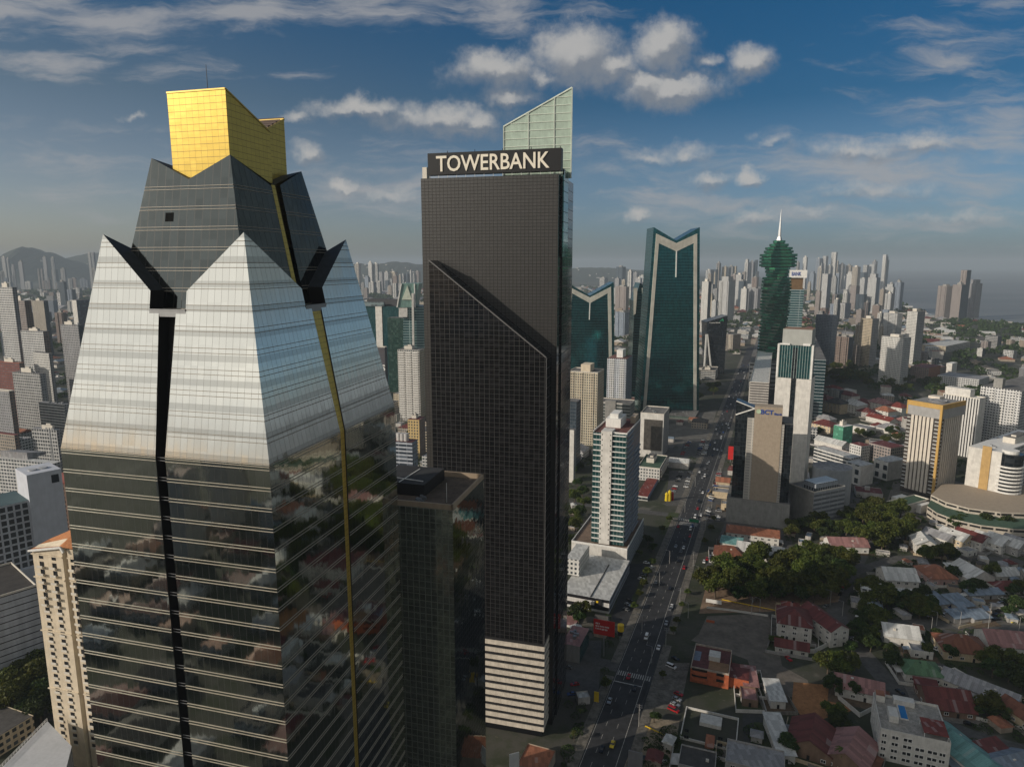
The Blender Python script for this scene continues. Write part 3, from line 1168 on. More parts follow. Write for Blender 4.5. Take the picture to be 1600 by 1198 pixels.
def piers(pl, parent, z0, z1, n, material, d=0.5, w=0.6, face='L', name='piers', u0=0.0, u1=1.0):
    mb = MB()
    for i in range(n):
        f = u0 + (u1 - u0) * (i / (n - 1) if n > 1 else .5)
        if face == 'L':
            c = (pl.a - w) * f
            mb.box(pl.pt(c, -d), pl.L * w, pl.R * (d - .004), z0, z1)
        else:
            c = (pl.b - w) * f
            mb.box(pl.pt(-d, c), pl.L * (d - .004), pl.R * w, z0, z1)
    return mb.build(name, material, parent)


def balcony_stack(pl, parent, z0, z1, step, material, face, c0, c1, d=1.4, back=None):
    """a column of balconies: slab and rail per floor in one stack"""
    mb = MB()
    z = z0 + step
    while z < z1:
        if face == 'L':
            mb.box(pl.pt(c0, -d), pl.L * (c1 - c0), pl.R * (d - .004), z - .2, z)
            mb.box(pl.pt(c0, -d), pl.L * (c1 - c0), pl.R * .12, z, z + .95)
        else:
            mb.box(pl.pt(-d, c0), pl.L * (d - .004), pl.R * (c1 - c0), z - .2, z)
            mb.box(pl.pt(-d, c0), pl.L * .12, pl.R * (c1 - c0), z, z + .95)
        z += step
    return mb.build('balcony_stack', material, parent)


def block(name, label, cat, xl, xm, xr, ytop, D, az, mL, mR=None, roof=None, kit='pr', a=None, b=None, z0=0.0, group=None, wallmat=None, seed=0):
    pl = Plan(xl, xm, xr, ytop, D, az, a, b)
    t_ = thing(name, label, cat, pl.base(), group)
    mb = MB()
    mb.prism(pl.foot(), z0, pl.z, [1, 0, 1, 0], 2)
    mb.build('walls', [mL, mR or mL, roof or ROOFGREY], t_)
    roof_kit(pl, t_, pl.z, kit, [wallmat or OFFWHITE], seed or int(xm * 7 + ytop))
    return t_, pl


F = facade
f_white = F('white_grid', (0.60, 0.60, 0.59), bay=3.2, floor=3.1, ww=.70, wh=.54)
f_white2 = F('white_small_windows', (0.62, 0.61, 0.58), bay=2.6, floor=3.0, ww=.52, wh=.48)
f_whiteb = F('white_ribbon', (0.62, 0.61, 0.58), bay=5, floor=3.3, wh=.56, style='bands')
f_cream = F('cream_grid', (0.54, 0.46, 0.34), bay=2.8, floor=3.0, ww=.62, wh=.54)
f_creamp = F('cream_piers', (0.60, 0.53, 0.43), bay=2.6, floor=3.2, ww=.5, style='piers')
f_beige = F('beige_grid', (0.38, 0.33, 0.275), bay=3, floor=3.1, ww=.64, wh=.54)
f_brown = F('brown_grid', (0.26, 0.20, 0.17), bay=3.2, floor=3.2, ww=.6, wh=.5)
f_grey = F('grey_grid', (0.33, 0.33, 0.34), bay=3, floor=3.1, ww=.55, wh=.5)
f_greyb = F('grey_ribbon', (0.36, 0.35, 0.34), bay=5, floor=3.5, wh=.5, style='bands')
f_slate = F('slate_glass', (0.10, 0.12, 0.14), glass=(.02, .035, .05), bay=2.4, floor=3.4, ww=.85, wh=.75, gvar=.4, grough=.3)
f_blue = F('blue_grey_grid', (0.30, 0.34, 0.40), glass=(.03, .05, .075), bay=3, floor=3.2, ww=.66, wh=.6)
f_pink = F('rose_grey_grid', (0.34, 0.295, 0.275), bay=3, floor=3.1, ww=.62, wh=.54)
f_dkgl = F('dark_glass_grid', (0.03, 0.035, 0.04), glass=(.010, .014, .018), bay=2.2, floor=3.6, ww=.93, wh=.9, gvar=.25, grough=.07)
f_teal = F('teal_glass_grid', (0.02, 0.05, 0.055), glass=(.008, .050, .055), bay=2.4, floor=3.8, ww=.94, wh=.88, gvar=.25, grough=.06)
f_tealm = mirror_glass('teal_mirror', (0.024, 0.19, 0.20), 0.12, metal=1.0, bay=2.0, floor=3.9, line=.14, hline=.45, lineh=3.9, wavy=.008, vary=.4, linecol=(.012, .06, .06))
f_blank_w = plain('blank_white_wall', (0.62, 0.60, 0.56), .75, var=.22)
f_blank_g = plain('blank_grey_wall', (0.27, 0.265, 0.25), .8, var=.25)

# ------------------------------------------------------------------ the avenue and the land
AV0, AV1 = ground(973, 1105), ground(1100, 750)
AVD = (AV1 - AV0).xy.normalized()
AVN = Vector((AVD.y, -AVD.x))                      # to the right of the avenue
AVAZ = math.degrees(math.atan2(AVD.x, AVD.y))
AVW = 18.0


def av(s, off):
    """point s metres along the avenue from AV0, off metres to its right"""
    p = AV0.xy + AVD * s + AVN * off
    return p


def sheet(name, pts, z, material, kind='structure'):
    mb = MB()
    mb.poly([(p[0], p[1], z) for p in pts])
    o = mb.build(name, material)
    return tag(o, kind=kind)


def strip_pts(line, w):
    """outline of a road of width w along a polyline of plan points"""
    L_, R_ = [], []
    for i, p in enumerate(line):
        a = line[max(0, i - 1)]
        b = line[min(len(line) - 1, i + 1)]
        d = (Vector(b[:2]) - Vector(a[:2])).normalized()
        n = Vector((d.y, -d.x)) * w / 2
        L_.append(Vector(p[:2]) - n)
        R_.append(Vector(p[:2]) + n)
    return L_, R_


def road(name, line, w, z, material):
    L_, R_ = strip_pts(line, w)
    mb = MB()
    for i in range(len(L_) - 1):
        mb.poly([(*L_[i], z), (*R_[i], z), (*R_[i + 1], z), (*L_[i + 1], z)])
    return tag(mb.build(name, material), kind='structure')


def ground_material():
    m, n, p = mat('city_ground')
    tc = n.new('ShaderNodeTexCoord').outputs['Object']
    a = n.noise(tc, 0.006, 5, 0.6)
    b = n.noise(tc, 0.05, 5, 0.65)
    c = n.noise(tc, 0.4, 4, 0.6)
    col = n.ramp(a, [(0.35, (0.030, 0.036, 0.018)), (0.5, (0.048, 0.048, 0.036)), (0.65, (0.075, 0.070, 0.062))])
    col = n.mix(n.smooth(b, .45, .62), col, (0.026, 0.034, 0.014))
    col = n.mix(n.smooth(c, .55, .8, 0, .6), col, (0.13, 0.115, 0.095))
    e = n.noise(tc, 0.016, 4, 0.7)
    col = n.mix(n.smooth(e, .58, .64, 0, .7), col, (0.14, 0.13, 0.115))
    n.put(p.inputs['Base Color'], col)
    p.inputs['Roughness'].default_value = 0.95
    return m


M_ASPH = plain('asphalt', (0.036, 0.037, 0.040), 0.85, var=.55, scale=.09)
M_ASPH2 = plain('worn_asphalt', (0.085, 0.083, 0.080), 0.9, var=.4, scale=.2)
M_PAVE = plain('pavement', (0.15, 0.138, 0.118), .9, var=.6, scale=.25)
M_MARK = plain('road_paint', (0.42, 0.41, 0.38), .7, var=.6, scale=.8)
M_GRASSB = plain('grass_soil', (0.045, 0.060, 0.022), .95, var=.5, scale=.2)
M_BARE = plain('bare_earth', (0.22, 0.15, 0.10), .95, var=.4, scale=.2)
GX = 26000
mb = MB()
mb.poly([(-GX, -3000, 0), (GX, -3000, 0), (GX, GX, 0), (-GX, GX, 0)])
tag(mb.build('ground', ground_material()), kind='structure')
road('avenue', [av(s, 0) for s in (-160, 0, 200, 420, 700, 1000, 1500)], AVW, 0.012, M_ASPH)
# pavements as raised kerbed strips, broken at side streets
for nm, off, segs in (('left_pavement', -AVW / 2 - 2.2, [(-150, 22), (34, 250), (262, 640), (655, 1300)]), ('right_pavement', AVW / 2 + 2.2, [(-150, 60), (72, 330), (345, 720), (735, 1300)])):
    mb = MB()
    for s0, s1 in segs:
        a = av(s0, off - 2.2)
        mb.box(a, AVN * 4.4, AVD * (s1 - s0), 0.0, 0.14, 0)
    tag(mb.build('pavement', M_PAVE), kind='structure')
mb = MB()


def mk(s0, s1, o0, o1):
    a, b, c, d = av(s0, o0), av(s0, o1), av(s1, o1), av(s1, o0)
    mb.poly([(*a, .018), (*b, .018), (*c, .018), (*d, .018)])


mk(-150, 1200, 5.2, 5.42)
mk(-150, 1200, -8.5, -8.32)
for off in (-4.3, 0.6):
    s = -150
    while s < 900:
        mk(s, s + 3.2, off, off + .16)
        s += 9
for i in range(15):                                 # crossing over the avenue
    mk(24.5, 28.5, -8.0 + i * 1.1, -8.0 + i * 1.1 + .55)
mk(18.5, 19.2, -8.4, 5.2)
for i in range(7):                                  # crossing over the side street on the left
    mk(36 + i * 1.3, 36.65 + i * 1.3, -13.5, -9.6)
for k in range(3):
    mk(238 + k * 2.5, 239 + k * 2.5, -7, 7)
for i in range(12):
    mk(247, 250.5, -8 + i * 1.4, -7.3 + i * 1.4)
tag(mb.build('lane_markings', M_MARK), kind='structure')

# ------------------------------------------------------------------ bottom left: cream apartment tower
AP = Plan(50, 150, 165, 872, 240, GA, b=16)
t_ = thing('cream_apartment_tower', 'slim cream apartment tower with small balconies and an orange tiled roof', 'apartment tower', AP.base())
M_CREAM = plain('cream_render', (0.62, 0.53, 0.40), .8, var=.18, scale=.3)
M_TILE = plain('orange_tiles', (0.42, 0.17, 0.065), .85, var=.3, scale=1.2)
step = 3.15
aW = AP.a
# pavilion plan: a wide bay on the left, a dark slot, a second bay set back a little
sl_ = aW - solve_len(AP.C, AP.L, AP.z, 97)        # slot position measured from the left end
mb = MB()
ub = aW - sl_
mb.prism(AP.foot(ub, aW, 0, 16), 0, AP.z, 0, 1)
mb.prism(AP.foot(ub - 2.0, ub - .005, 2.2, 16), 0, AP.z - 1, 0, 1)
mb.prism(AP.foot(0, ub - 2.005, 0.4, 16), 0, AP.z + 2, 0, 1)
wl = mb.build('walls', [M_CREAM, M_TILE], t_)
mb = MB()
zt_ = AP.z
nfl = int(zt_ / step)
for k, z in enumerate((zt_ - 1.2, zt_ - 10.6, zt_ - 33, zt_ - 58)):
    mb = MB()
    mb.box(AP.pt(ub - .0, -.45), AP.L * (sl_ + .4), AP.R * .44, z - .45, z)
    mb.box(AP.pt(0, -.1), AP.L * (ub - 2.1), AP.R * .49, z - .45, z)
    mb.build('string_course', M_CREAM, t_)
cols = [ub + sl_ * .30, ub + sl_ * .72] + [ub - 2 - (ub - 2) * f for f in (.16, .5, .82)]
for fl in range(3, nfl):
    z = zt_ - 2.9 - (nfl - 1 - fl) * step
    if z < 1:
        continue
    for ci, u in enumerate(cols):
        v = 0 if ci < 2 else .4
        put_mesh(WIN['dark'], 'window', t_, AP.pt(u, v - .01, z), GA + 180, (1.5, 1, 1.55))
mb = MB()
mr = MB()
for fl in range(3, nfl - 1):
    z = zt_ - 2.9 - (nfl - 1 - fl) * step
    if z < 1:
        continue
    for ci, u in enumerate(cols):
        v = 0 if ci < 2 else .4
        big = 1.25 if fl > nfl - 8 and ci < 2 or ci >= 2 and fl > nfl - 14 else .4
        mb.box(AP.pt(u - 1.3, v - big), AP.L * 2.6, AP.R * (big - .005), z - .55, z - .3)
        mr.box(AP.pt(u - 1.3, v - big), AP.L * 2.6, AP.R * .1, z - .3, z + .55)
tag(mb.build('balcony_slabs', M_CREAM, t_), kind='stuff')
tag(mr.build('balcony_fronts', OFFWHITE, t_), kind='stuff')
mb = MB()
zr = AP.z
mb.poly([AP.pt(ub - .6, -.8, zr + 3), AP.pt(aW + .8, -.8, zr), AP.pt(aW + .8, 8, zr + 1), AP.pt(ub - .6, 8, zr + 8)])
mb.poly([AP.pt(ub - .6, 16.5, zr + 3), AP.pt(aW + .8, 16.5, zr), AP.pt(aW + .8, 8, zr + 1), AP.pt(ub - .6, 8, zr + 8)])
mb.poly([AP.pt(ub - .6, -.8, zr + 3), AP.pt(ub - .6, 8, zr + 8), AP.pt(0, 8, zr + 8), AP.pt(0, -.8, zr + 3)])
mb.build('tiled_roof', M_TILE, t_)
mb = MB()
mb.beam(AP.pt(ub - .6, -.85, zr + 2.9), AP.pt(aW + .8, -.85, zr - .1), .7)
mb.beam(AP.pt(aW * .45 + .5, -.9, zr + 1), AP.pt(ub - .6, -.9, zr + 3), .7)
mb.build('eaves_moulding', WHITE, t_)
mb = MB()
mb.prism([AP.pt(ub, -.05), AP.pt(ub, 3), AP.pt(aW, 3), AP.pt(aW, -.05)], zr, [zr + 2.9, zr + 5, zr + 1, zr], 0)
mb.build('gable_wall', M_CREAM, t_)


# ------------------------------------------------------------------ buildings along the avenue
AZ = AVAZ
M_TAN = plain('tan_stone_panels', (0.34, 0.28, 0.215), .75, var=.16, scale=.5)
M_DKGREEN = plain('dark_green_roof', (0.055, 0.10, 0.065), .85, var=.3)
M_REDROOF = sheet_roof('red_metal_roof', (0.19, 0.042, 0.032))
M_MAROON = sheet_roof('maroon_roof', (0.14, 0.038, 0.034))
M_TERRA = sheet_roof('terracotta_roof', (0.32, 0.13, 0.075), .2)
M_PINKROOF = sheet_roof('faded_pink_roof', (0.32, 0.17, 0.16), .4)
M_WHITEROOF = sheet_roof('white_metal_roof', (0.56, 0.56, 0.54), .22)
M_GREYROOF = sheet_roof('grey_metal_roof', (0.29, 0.29, 0.30), .35)
M_BLUEROOF = sheet_roof('blue_grey_roof', (0.20, 0.25, 0.31), .15)
M_TURQ = sheet_roof('turquoise_roof', (0.15, 0.32, 0.31), .15)
M_GOLDP = plain('ochre_paint', (0.50, 0.31, 0.09), .7, var=.15)
M_ORANGE = plain('orange_paint', (0.42, 0.11, 0.045), .8, var=.3, scale=.6)

# the tan bank block with the blue logo
BK = Plan(1149, 1240, 1243, 664, 500, AZ, b=30)
t_ = thing('tan_bank_block', 'bank block with a tall tan stone panel between black glass sides and a blue logo', 'office building', BK.base())
wpx = lambda px, pl, z: solve_len(pl.C, pl.L, z, px)
zb_ = at(1228, 786, 500).z
ul = [wpx(x, BK, BK.z) for x in (1226, 1221.5, 1178.5, 1168)]
mb = MB()
mb.prism(BK.foot(0.05, BK.a), zb_, BK.z, 0, 1)
mb.build('black_glass_sides', [f_dkgl, ROOFGREY], t_)
zt_ = u_top = at(1200, 638, 500).z
mb = MB()
mb.box(BK.pt(ul[1], -1.6), BK.L * (ul[2] - ul[1]), BK.R * 12, zb_, zt_)
tp = mb.build('tan_panel', M_TAN, t_)
mb = MB()
mb.box(BK.pt(ul[2] + .005, -1.2), BK.L * (ul[3] - ul[2]), BK.R * 8, zb_, at(1172, 657, 500).z)
mb.build('white_pier', F('pier_blocks', (0.55, 0.52, 0.47), glass=(.30, .29, .27), bay=4, floor=2.2, ww=.8, wh=.7, gvar=0, grough=.7), t_)
mb = MB()
mb.box(BK.pt(ul[0], -1.2), BK.L * (ul[1] - ul[0] - .005), BK.R * 8, zb_, at(1222, 664, 500).z)
mb.build('white_pier', F('pier_blocks', (0.55, 0.52, 0.47)), t_)
mb = MB()
mb.prism(BK.foot(-1.5, BK.a + 3, -3, 30), 0, zb_ - .01, 0, 1)
mb.build('grey_base', [f_blank_g, ROOFGREY], t_)
mb = MB()
u1, u2 = ul[2] + .1, BK.a
zA, zB, zC = at(1150, 632, 500).z, at(1178, 642, 500).z, at(1150, 654, 500).z
mb.prism([BK.pt(u1, -1), BK.pt(u1, 12), BK.pt(u2, 12), BK.pt(u2, -1)], BK.z + .01, [zB, zB, zA, zA], 0)
rw = mb.build('roof_wedge', f_dkgl, t_)
mb = MB()
mb.beam(BK.pt(u2, -1.2, zC), BK.pt(u1, -1.2, zB), .8)
mb.beam(BK.pt(u2, -1.2, zA), BK.pt(u1, -1.2, zB), .6)
mb.build('wedge_trim', WHITE, rw)
mb = MB()
cc = BK.pt((ul[2] * .86 + ul[1] * .14), -1.75)
zc = at(1187, 646, 500).z
mb.tube((cc.x, cc.y, zc), (cc.x - BK.R.x * .3, cc.y - BK.R.y * .3, zc), 1.75, n=20)
mb.build('logo_disc', plain('logo_pale_green', (0.45, 0.55, 0.38), .5, var=.4, scale=.6), tp)
M_LOGOB = plain('logo_blue', (0.03, 0.07, 0.28), .5)
uu = ul[2] * .78 + ul[1] * .22
letters('BCT', 'logo_lettering', M_LOGOB, tp, BK.pt(uu, -1.62, zc - 1.9), -BK.L, 3.6, 9.0, -BK.R, .3, .03)
letters('Bank', 'logo_lettering', M_LOGOB, tp, BK.pt(uu - 9.6, -1.62, zc - 1.9), -BK.L, 1.7, 5.6, -BK.R, .3, .02)

# white tower with the teal glass top
TT = Plan(1215.5, 1272, 1279, 541, 560, 30, b=26)
t_ = thing('teal_topped_tower', 'white panelled office tower with teal glass top floors and a blank grey crown', 'office tower', TT.base())
zte = at(1245, 593, 560).z
mb = MB()
mb.prism(TT.foot(), 0, zte, 0, 1)
mb.build('white_walls', [f_blank_w, ROOFGREY], t_)
mb = MB()
mb.prism(TT.foot(1.6, TT.a - 2.4, -.3, TT.b), zte + .01, TT.z, 0, 1)
tg = mb.build('teal_glass_floors', f_teal, t_)
piers(TT, tg, zte, TT.z, 13, plain('pale_mullion', (.34, .42, .40), .5), d=.6, w=.3, name='mullions', u0=.06, u1=.94)
mb = MB()
for u in (0.0, TT.a - 1.5):
    mb.box(TT.pt(u, -.7), TT.L * 1.5, TT.R * 6, zte + .01, TT.z + .6)
mb.build('corner_piers', WHITE, t_)
mb = MB()
mb.box(TT.pt(TT.a * .43, -.55), TT.L * TT.a * .13, TT.R * .6, 3, zte + 26)
mb.build('dark_central_strip', f_dkgl, t_)
mb = MB()
mb.prism(TT.foot(2.2, TT.a - 3.2, 1, TT.b - 2), TT.z + .02, at(1245, 516, 560).z, 0, 1)
mb.build('blank_crown', [plain('crown_grey', (0.36, 0.37, 0.35), .8, var=.1), plain('rusty_roof', (.25, .15, .1), .9, var=.4)], t_)
mb = MB()
mb.box(TT.pt(TT.a * .1, -.6), TT.L * 5.5, TT.R * 2, TT.z + .02, TT.z + 1.8)
mb.build('white_canopy', WHITE, t_)
mb = MB()
mb.box(TT.pt(TT.a * .66, -.6), TT.L * 8, TT.R * 2, TT.z + .02, TT.z + 1.2)
mb.build('white_canopy', WHITE, t_)

# grey podium with ribbed car park and a drum behind it
t_, pl = block('striped_car_park', 'pale grey podium with ribbed car park storeys and a sloping blue roof box', 'car park', 1232, 1272, 1321, 770, 505, 65, f_blank_g, F('grey_stripes', (.40, .41, .43), glass=(.15, .16, .18), bay=9, floor=3.6, wh=.5, style='bands', gvar=.1), kit='p')
mb = MB()
mb.prism(pl.foot(2, 14, 4, pl.b - 6), pl.z, pl.z + 6, 0, 1)
mb.build('roof_box', [F('roof_box_front', (.36, .39, .43), bay=2.5, floor=6, ww=.7, wh=.5), plain('pale_blue_roof', (.42, .50, .58), .5, var=.1)], t_)
c = at(1300, 735, 560)
t_ = thing('curved_annex', 'low round ended grey annex behind the striped car park', 'building', (c.x, c.y, 0))
mb = MB()
pts = []
for i in range(25):
    a_ = 2 * math.pi * i / 24
    if i < 24:
        pts.append((c.x + 16 * math.cos(a_), c.y + 14 * math.sin(a_)))
mb.prism(pts, 0, at(1300, 728, 560).z, 0, 1)
mb.build('drum_walls', [plain('annex_grey', (.34, .36, .38), .7, var=.15), M_GREYROOF], t_)

# slab tower with the white spine
SL = Plan(927, 980, 1001, 679, 430, AZ)
t_ = thing('white_spine_tower', 'slab tower with a white vertical spine between floors of green glass and white ledges', 'office tower', SL.base())
zb_ = 15.0
f_bg = F('green_ribbon_glass', (.42, .44, .45), glass=(.012, .05, .05), bay=2.2, floor=3.6, ww=.93, wh=.82, gvar=.3, grough=.08)
f_bl = F('blue_shade_bands', (.26, .30, .36), glass=(.015, .03, .05), bay=4, floor=3.6, wh=.68, style='bands', gvar=.3)  # right face: its bluish shadow is put into wall and glass colour
zz = at(980, 679, 430).z
mb = MB()
mb.prism(SL.foot(), zb_, zz, [1, 0, 1, 0], 2)
mb.build('glass_walls', [f_bg, f_bl, plain('maroon_deck', (.15, .06, .05), .9, var=.5)], t_)
ua, ub = wpx(957, SL, SL.z), wpx(940, SL, SL.z)
mb = MB()
mb.box(SL.pt(ua, -1.4), SL.L * (ub - ua), SL.R * 10, zb_, zz + 1.4)
sp = mb.build('white_spine', f_blank_w, t_)
mb = MB()
k = 0
z = zb_ + 3
while z < zz - 1:
    for f in (.07, .84):
        mb.box(SL.pt(ua + (ub - ua) * f, -1.46), SL.L * .55, SL.R * .06, z, z + .9)
    z += 3.6
tag(mb.build('spine_slots', DARK, sp), kind='stuff')
slabs(SL, t_, zb_ - .3, zz, 3.6, WHITE, d=1.0, h=.5, faces='L', u0=0.6, u1=ua - .02, name='floor_ledge')
slabs(SL, t_, zb_ - .3, zz, 3.6, WHITE, d=1.0, h=.45, faces='L', u0=ub + .02, u1=SL.a - .5, name='floor_ledge')
slabs(SL, t_, zb_ - .3, zz, 3.6, plain('shade_blue_ledge', (.27, .31, .37), .6), d=.8, h=.7, faces='R', v0=1, v1=SL.b * .42, name='side_ledge')  # ledges of the shadowed side, with the bluish shade put into their colour
slabs(SL, t_, zb_ - 2, zz - 14, 3.6, plain('shade_blue_ledge', (.27, .31, .37), .6), d=.8, h=.7, faces='R', v0=SL.b * .52, v1=SL.b - .5, name='side_ledge')
mb = MB()
d = .4
mb.box(SL.pt(0, 0), SL.L * (ua - .02), SL.R * d, zz, zz + 1)
mb.box(SL.pt(0, d), SL.L * d, SL.R * (SL.b - d), zz, zz + 1)
mb.box(SL.pt(SL.a - d, 0), SL.L * d, SL.R * SL.b, zz, zz + 1)
mb.build('parapet', WHITE, t_)
mb = MB()
mb.prism(SL.foot(SL.a * .35, SL.a * .8, SL.b * .35, SL.b * .75), zz, zz + 6, 0, 0)
mb.prism(SL.foot(SL.a * .45, SL.a * .7, SL.b * .4, SL.b * .7), zz + 6, zz + 9, 0, 0)
mb.build('white_roof_house', WHITE, t_)
mb = MB()
mb.prism(SL.foot(SL.a * .05, SL.a * .2, SL.b * .7, SL.b * .95), zz, zz + 5, 0, 0)
mb.build('tan_roof_house', M_TAN, t_)
PD = Plan(893, 980, 1006, 857, 425, AZ)
mb = MB()
mb.prism(PD.foot(), 0, PD.z - 1.2, [1, 0, 1, 0], 2)
pdm = mb.build('podium', [f_blank_w, F('podium_blue_bands', (.42, .46, .52), glass=(.03, .06, .08), bay=4, floor=2.8, wh=.5, style='bands', gvar=.2), plain('brown_deck', (.20, .14, .10), .9, var=.4)], t_)
mb = MB()
mb.box(PD.pt(0, 0), PD.L * PD.a, PD.R * .4, PD.z - 1.2, PD.z)
mb.box(PD.pt(PD.a - .4, .4), PD.L * .4, PD.R * (PD.b - .4), PD.z - 1.2, PD.z)
mb.box(PD.pt(0, .4), PD.L * .4, PD.R * (PD.b - .4), PD.z - 1.2, PD.z)
mb.build('podium_parapet', WHITE, pdm)

# white roofed shop in front of it
MA = Plan(876, 952, 984, 938, 368, AZ)
t_ = thing('white_roofed_showroom', 'low showroom with a wide white roof and black window bands beside the avenue', 'showroom', MA.base())
mb = MB()
mb.prism(MA.foot(), 0, MA.z, [1, 0, 1, 0], 2)
mb.build('walls', [F('showroom_bands', (.62, .61, .59), glass=(.012, .012, .015), bay=30, floor=5.0, wh=.46, style='bands', gvar=.05), F('showroom_bands_side', (.40, .44, .52), glass=(.02, .025, .04), bay=30, floor=4.0, wh=.45, style='bands', gvar=.05), M_WHITEROOF], t_)
mb = MB()
mb.beam(MA.pt(MA.a * .38, .3, MA.z + .2), MA.pt(MA.a * .38, MA.b * .8, MA.z + .2), .5, .5)
mb.build('roof_gutter', DARK, t_)
mb = MB()
mb.box(MA.pt(MA.a * .14, -.8), MA.L * 4.5, MA.R * .8, 2, MA.z - .4)
sgp = mb.build('black_sign_panel', DARK, t_)
mb = MB()
mb.box(MA.pt(MA.a * .14 + 2.2, -1), MA.L * 1.2, MA.R * .19, MA.z - 2.2, MA.z - 1)
mb.build('yellow_emblem', plain('sign_yellow', (.75, .50, .02), .5), sgp)
H = Plan(884, 905, 921, 875, 398, AZ)
mb = MB()
mb.prism(H.foot(), 9, H.z, 0, 1)
rh = mb.build('roof_house', [f_white2, M_WHITEROOF], t_)

# ------------------------------------------------------------------ smaller blocks left of the avenue
t_, pl = block('dark_panel_block', 'mid rise block with a mottled dark stone front framed in white', 'office building', 1001, 1037.5, 1046, 648, 690, AZ, f_blank_w, f_grey, kit='pc')
mb = MB()
mb.box(pl.pt(1.2, -.5), pl.L * (pl.a * .78), pl.R * .5, 8, pl.z - 6)
mb.build('dark_stone_panel', plain('mottled_dark_stone', (.075, .068, .06), .5, var=.55, scale=.35), t_)
t_, pl = block('green_roofed_flats', 'low cream flats with a dark green flat roof and corner balconies', 'apartment block', 996, 1031, 1043, 733, 612, AZ, f_white2, f_brown, M_DKGREEN, kit='pr')
balcony_stack(pl, t_, 2, pl.z, 3, OFFWHITE, 'R', 1, pl.b - 1, 1.5)
t_, pl = block('red_roofed_blue_block', 'small blue walled block with a flat red roof', 'building', 994, 1012, 1028, 776, 560, AZ, f_whiteb, F('blue_wall', (.20, .27, .42), bay=6, floor=3.3, wh=.3, style='bands'), M_REDROOF, kit='')
t_, pl = block('white_warehouse', 'plain white box shed with a pale grey roof beside the car park', 'shed', 1033, 1060, 1068, 722, 680, AZ, f_blank_w, f_blank_w, M_WHITEROOF, kit='')
t_, pl = block('maroon_fronted_shed', 'low pale roofed shed with a maroon front', 'shed', 1040, 1064, 1073, 684, 780, AZ, plain('maroon_wall', (.17, .05, .045), .8), f_blank_w, M_WHITEROOF, kit='')
t_, pl = block('low_green_glass_block', 'low grey green glass block at the foot of the big teal tower', 'building', 1044, 1086, 1092, 652, 870, AZ, F('grey_green_glass', (.16, .19, .17), glass=(.05, .075, .065), bay=5, floor=6, ww=.9, wh=.7, gvar=.2), None, ROOFGREY, kit='c')
t_, pl = block('banded_grey_offices', 'grey banded office block with a blank middle bay', 'office building', 931, 985, 992, 632, 800, AZ, F('grey_white_bands', (.40, .40, .39), glass=(.04, .055, .05), bay=6, floor=3.8, wh=.6, style='bands', gvar=.3), None, kit='p')
mb = MB()
mb.box(pl.pt(pl.a * .42, -1), pl.L * pl.a * .3, pl.R * 8, 0, pl.z + 3)
mb.build('blank_bay', f_blank_g, t_)
t_, pl = block('cream_balcony_flats', 'worn cream apartment block with rows of small balconies and a roof tower', 'apartment block', 888, 934, 944, 583, 740, AZ, F('cream_worn', (.56, .50, .38), bay=2.6, floor=2.9, ww=.55, wh=.5), f_cream, kit='p')
for f in (.12, .5, .8):
    balcony_stack(pl, t_, 3, pl.z - 1, 2.9, plain('cream_rail', (.58, .50, .38), .8), 'L', pl.a * f, pl.a * f + 4.2, 1.2)
mb = MB()
mb.prism(pl.foot(pl.a * .3, pl.a * .62, pl.b * .2, pl.b * .8), pl.z, pl.z + 8, 0, 0)
mb.build('roof_tower', M_CREAM, t_)
t_, pl = block('slate_side_block', 'narrow slate coloured block beside the black tower', 'building', 884, 901, 908, 628, 640, AZ, f_slate, f_slate, kit='')
t_, pl = block('white_side_block', 'low white block in front of the narrow slate block', 'building', 884, 897, 900, 672, 610, AZ, f_blank_w, f_grey, kit='')
t_, pl = block('white_blue_flats', 'white and pale blue apartment tower with a lift tower on top', 'apartment tower', 949, 979, 988.5, 561, 870, AZ, F('white_blue_grid', (.55, .58, .62), bay=2.6, floor=3, ww=.5, wh=.5), f_blue, plain('red_brown_roof', (.16, .07, .06), .9), kit='')
mb = MB()
mb.prism(pl.foot(pl.a * .3, pl.a * .62, pl.b * .3, pl.b * .8), pl.z, pl.z + 10, 0, 0)
mb.build('lift_tower', WHITE, t_)
for f in (.1, .62):
    balcony_stack(pl, t_, 3, pl.z - 1, 3, WHITE, 'L', pl.a * f, pl.a * f + 6, 1.3)
for nm, lb, xl, xm, xr, yt, D, mL, mR, rf_, ht in [
    ('pink_roofed_shop', 'long pink roofed shop with turquoise trim beside the black tower, nearer its corner', 878, 906, 921, 1010, 318, f_blank_g, f_teal, M_PINKROOF, 0),
    ('pink_roofed_annex', 'pink roofed annex with a white wall behind the red billboard', 876, 898, 922, 978, 352, f_blank_w, f_teal, M_PINKROOF, 0),
]:
    t_, pl = block(nm, lb, 'shop', xl, xm, xr, yt, D, AZ, mL, mR, rf_, kit='c')

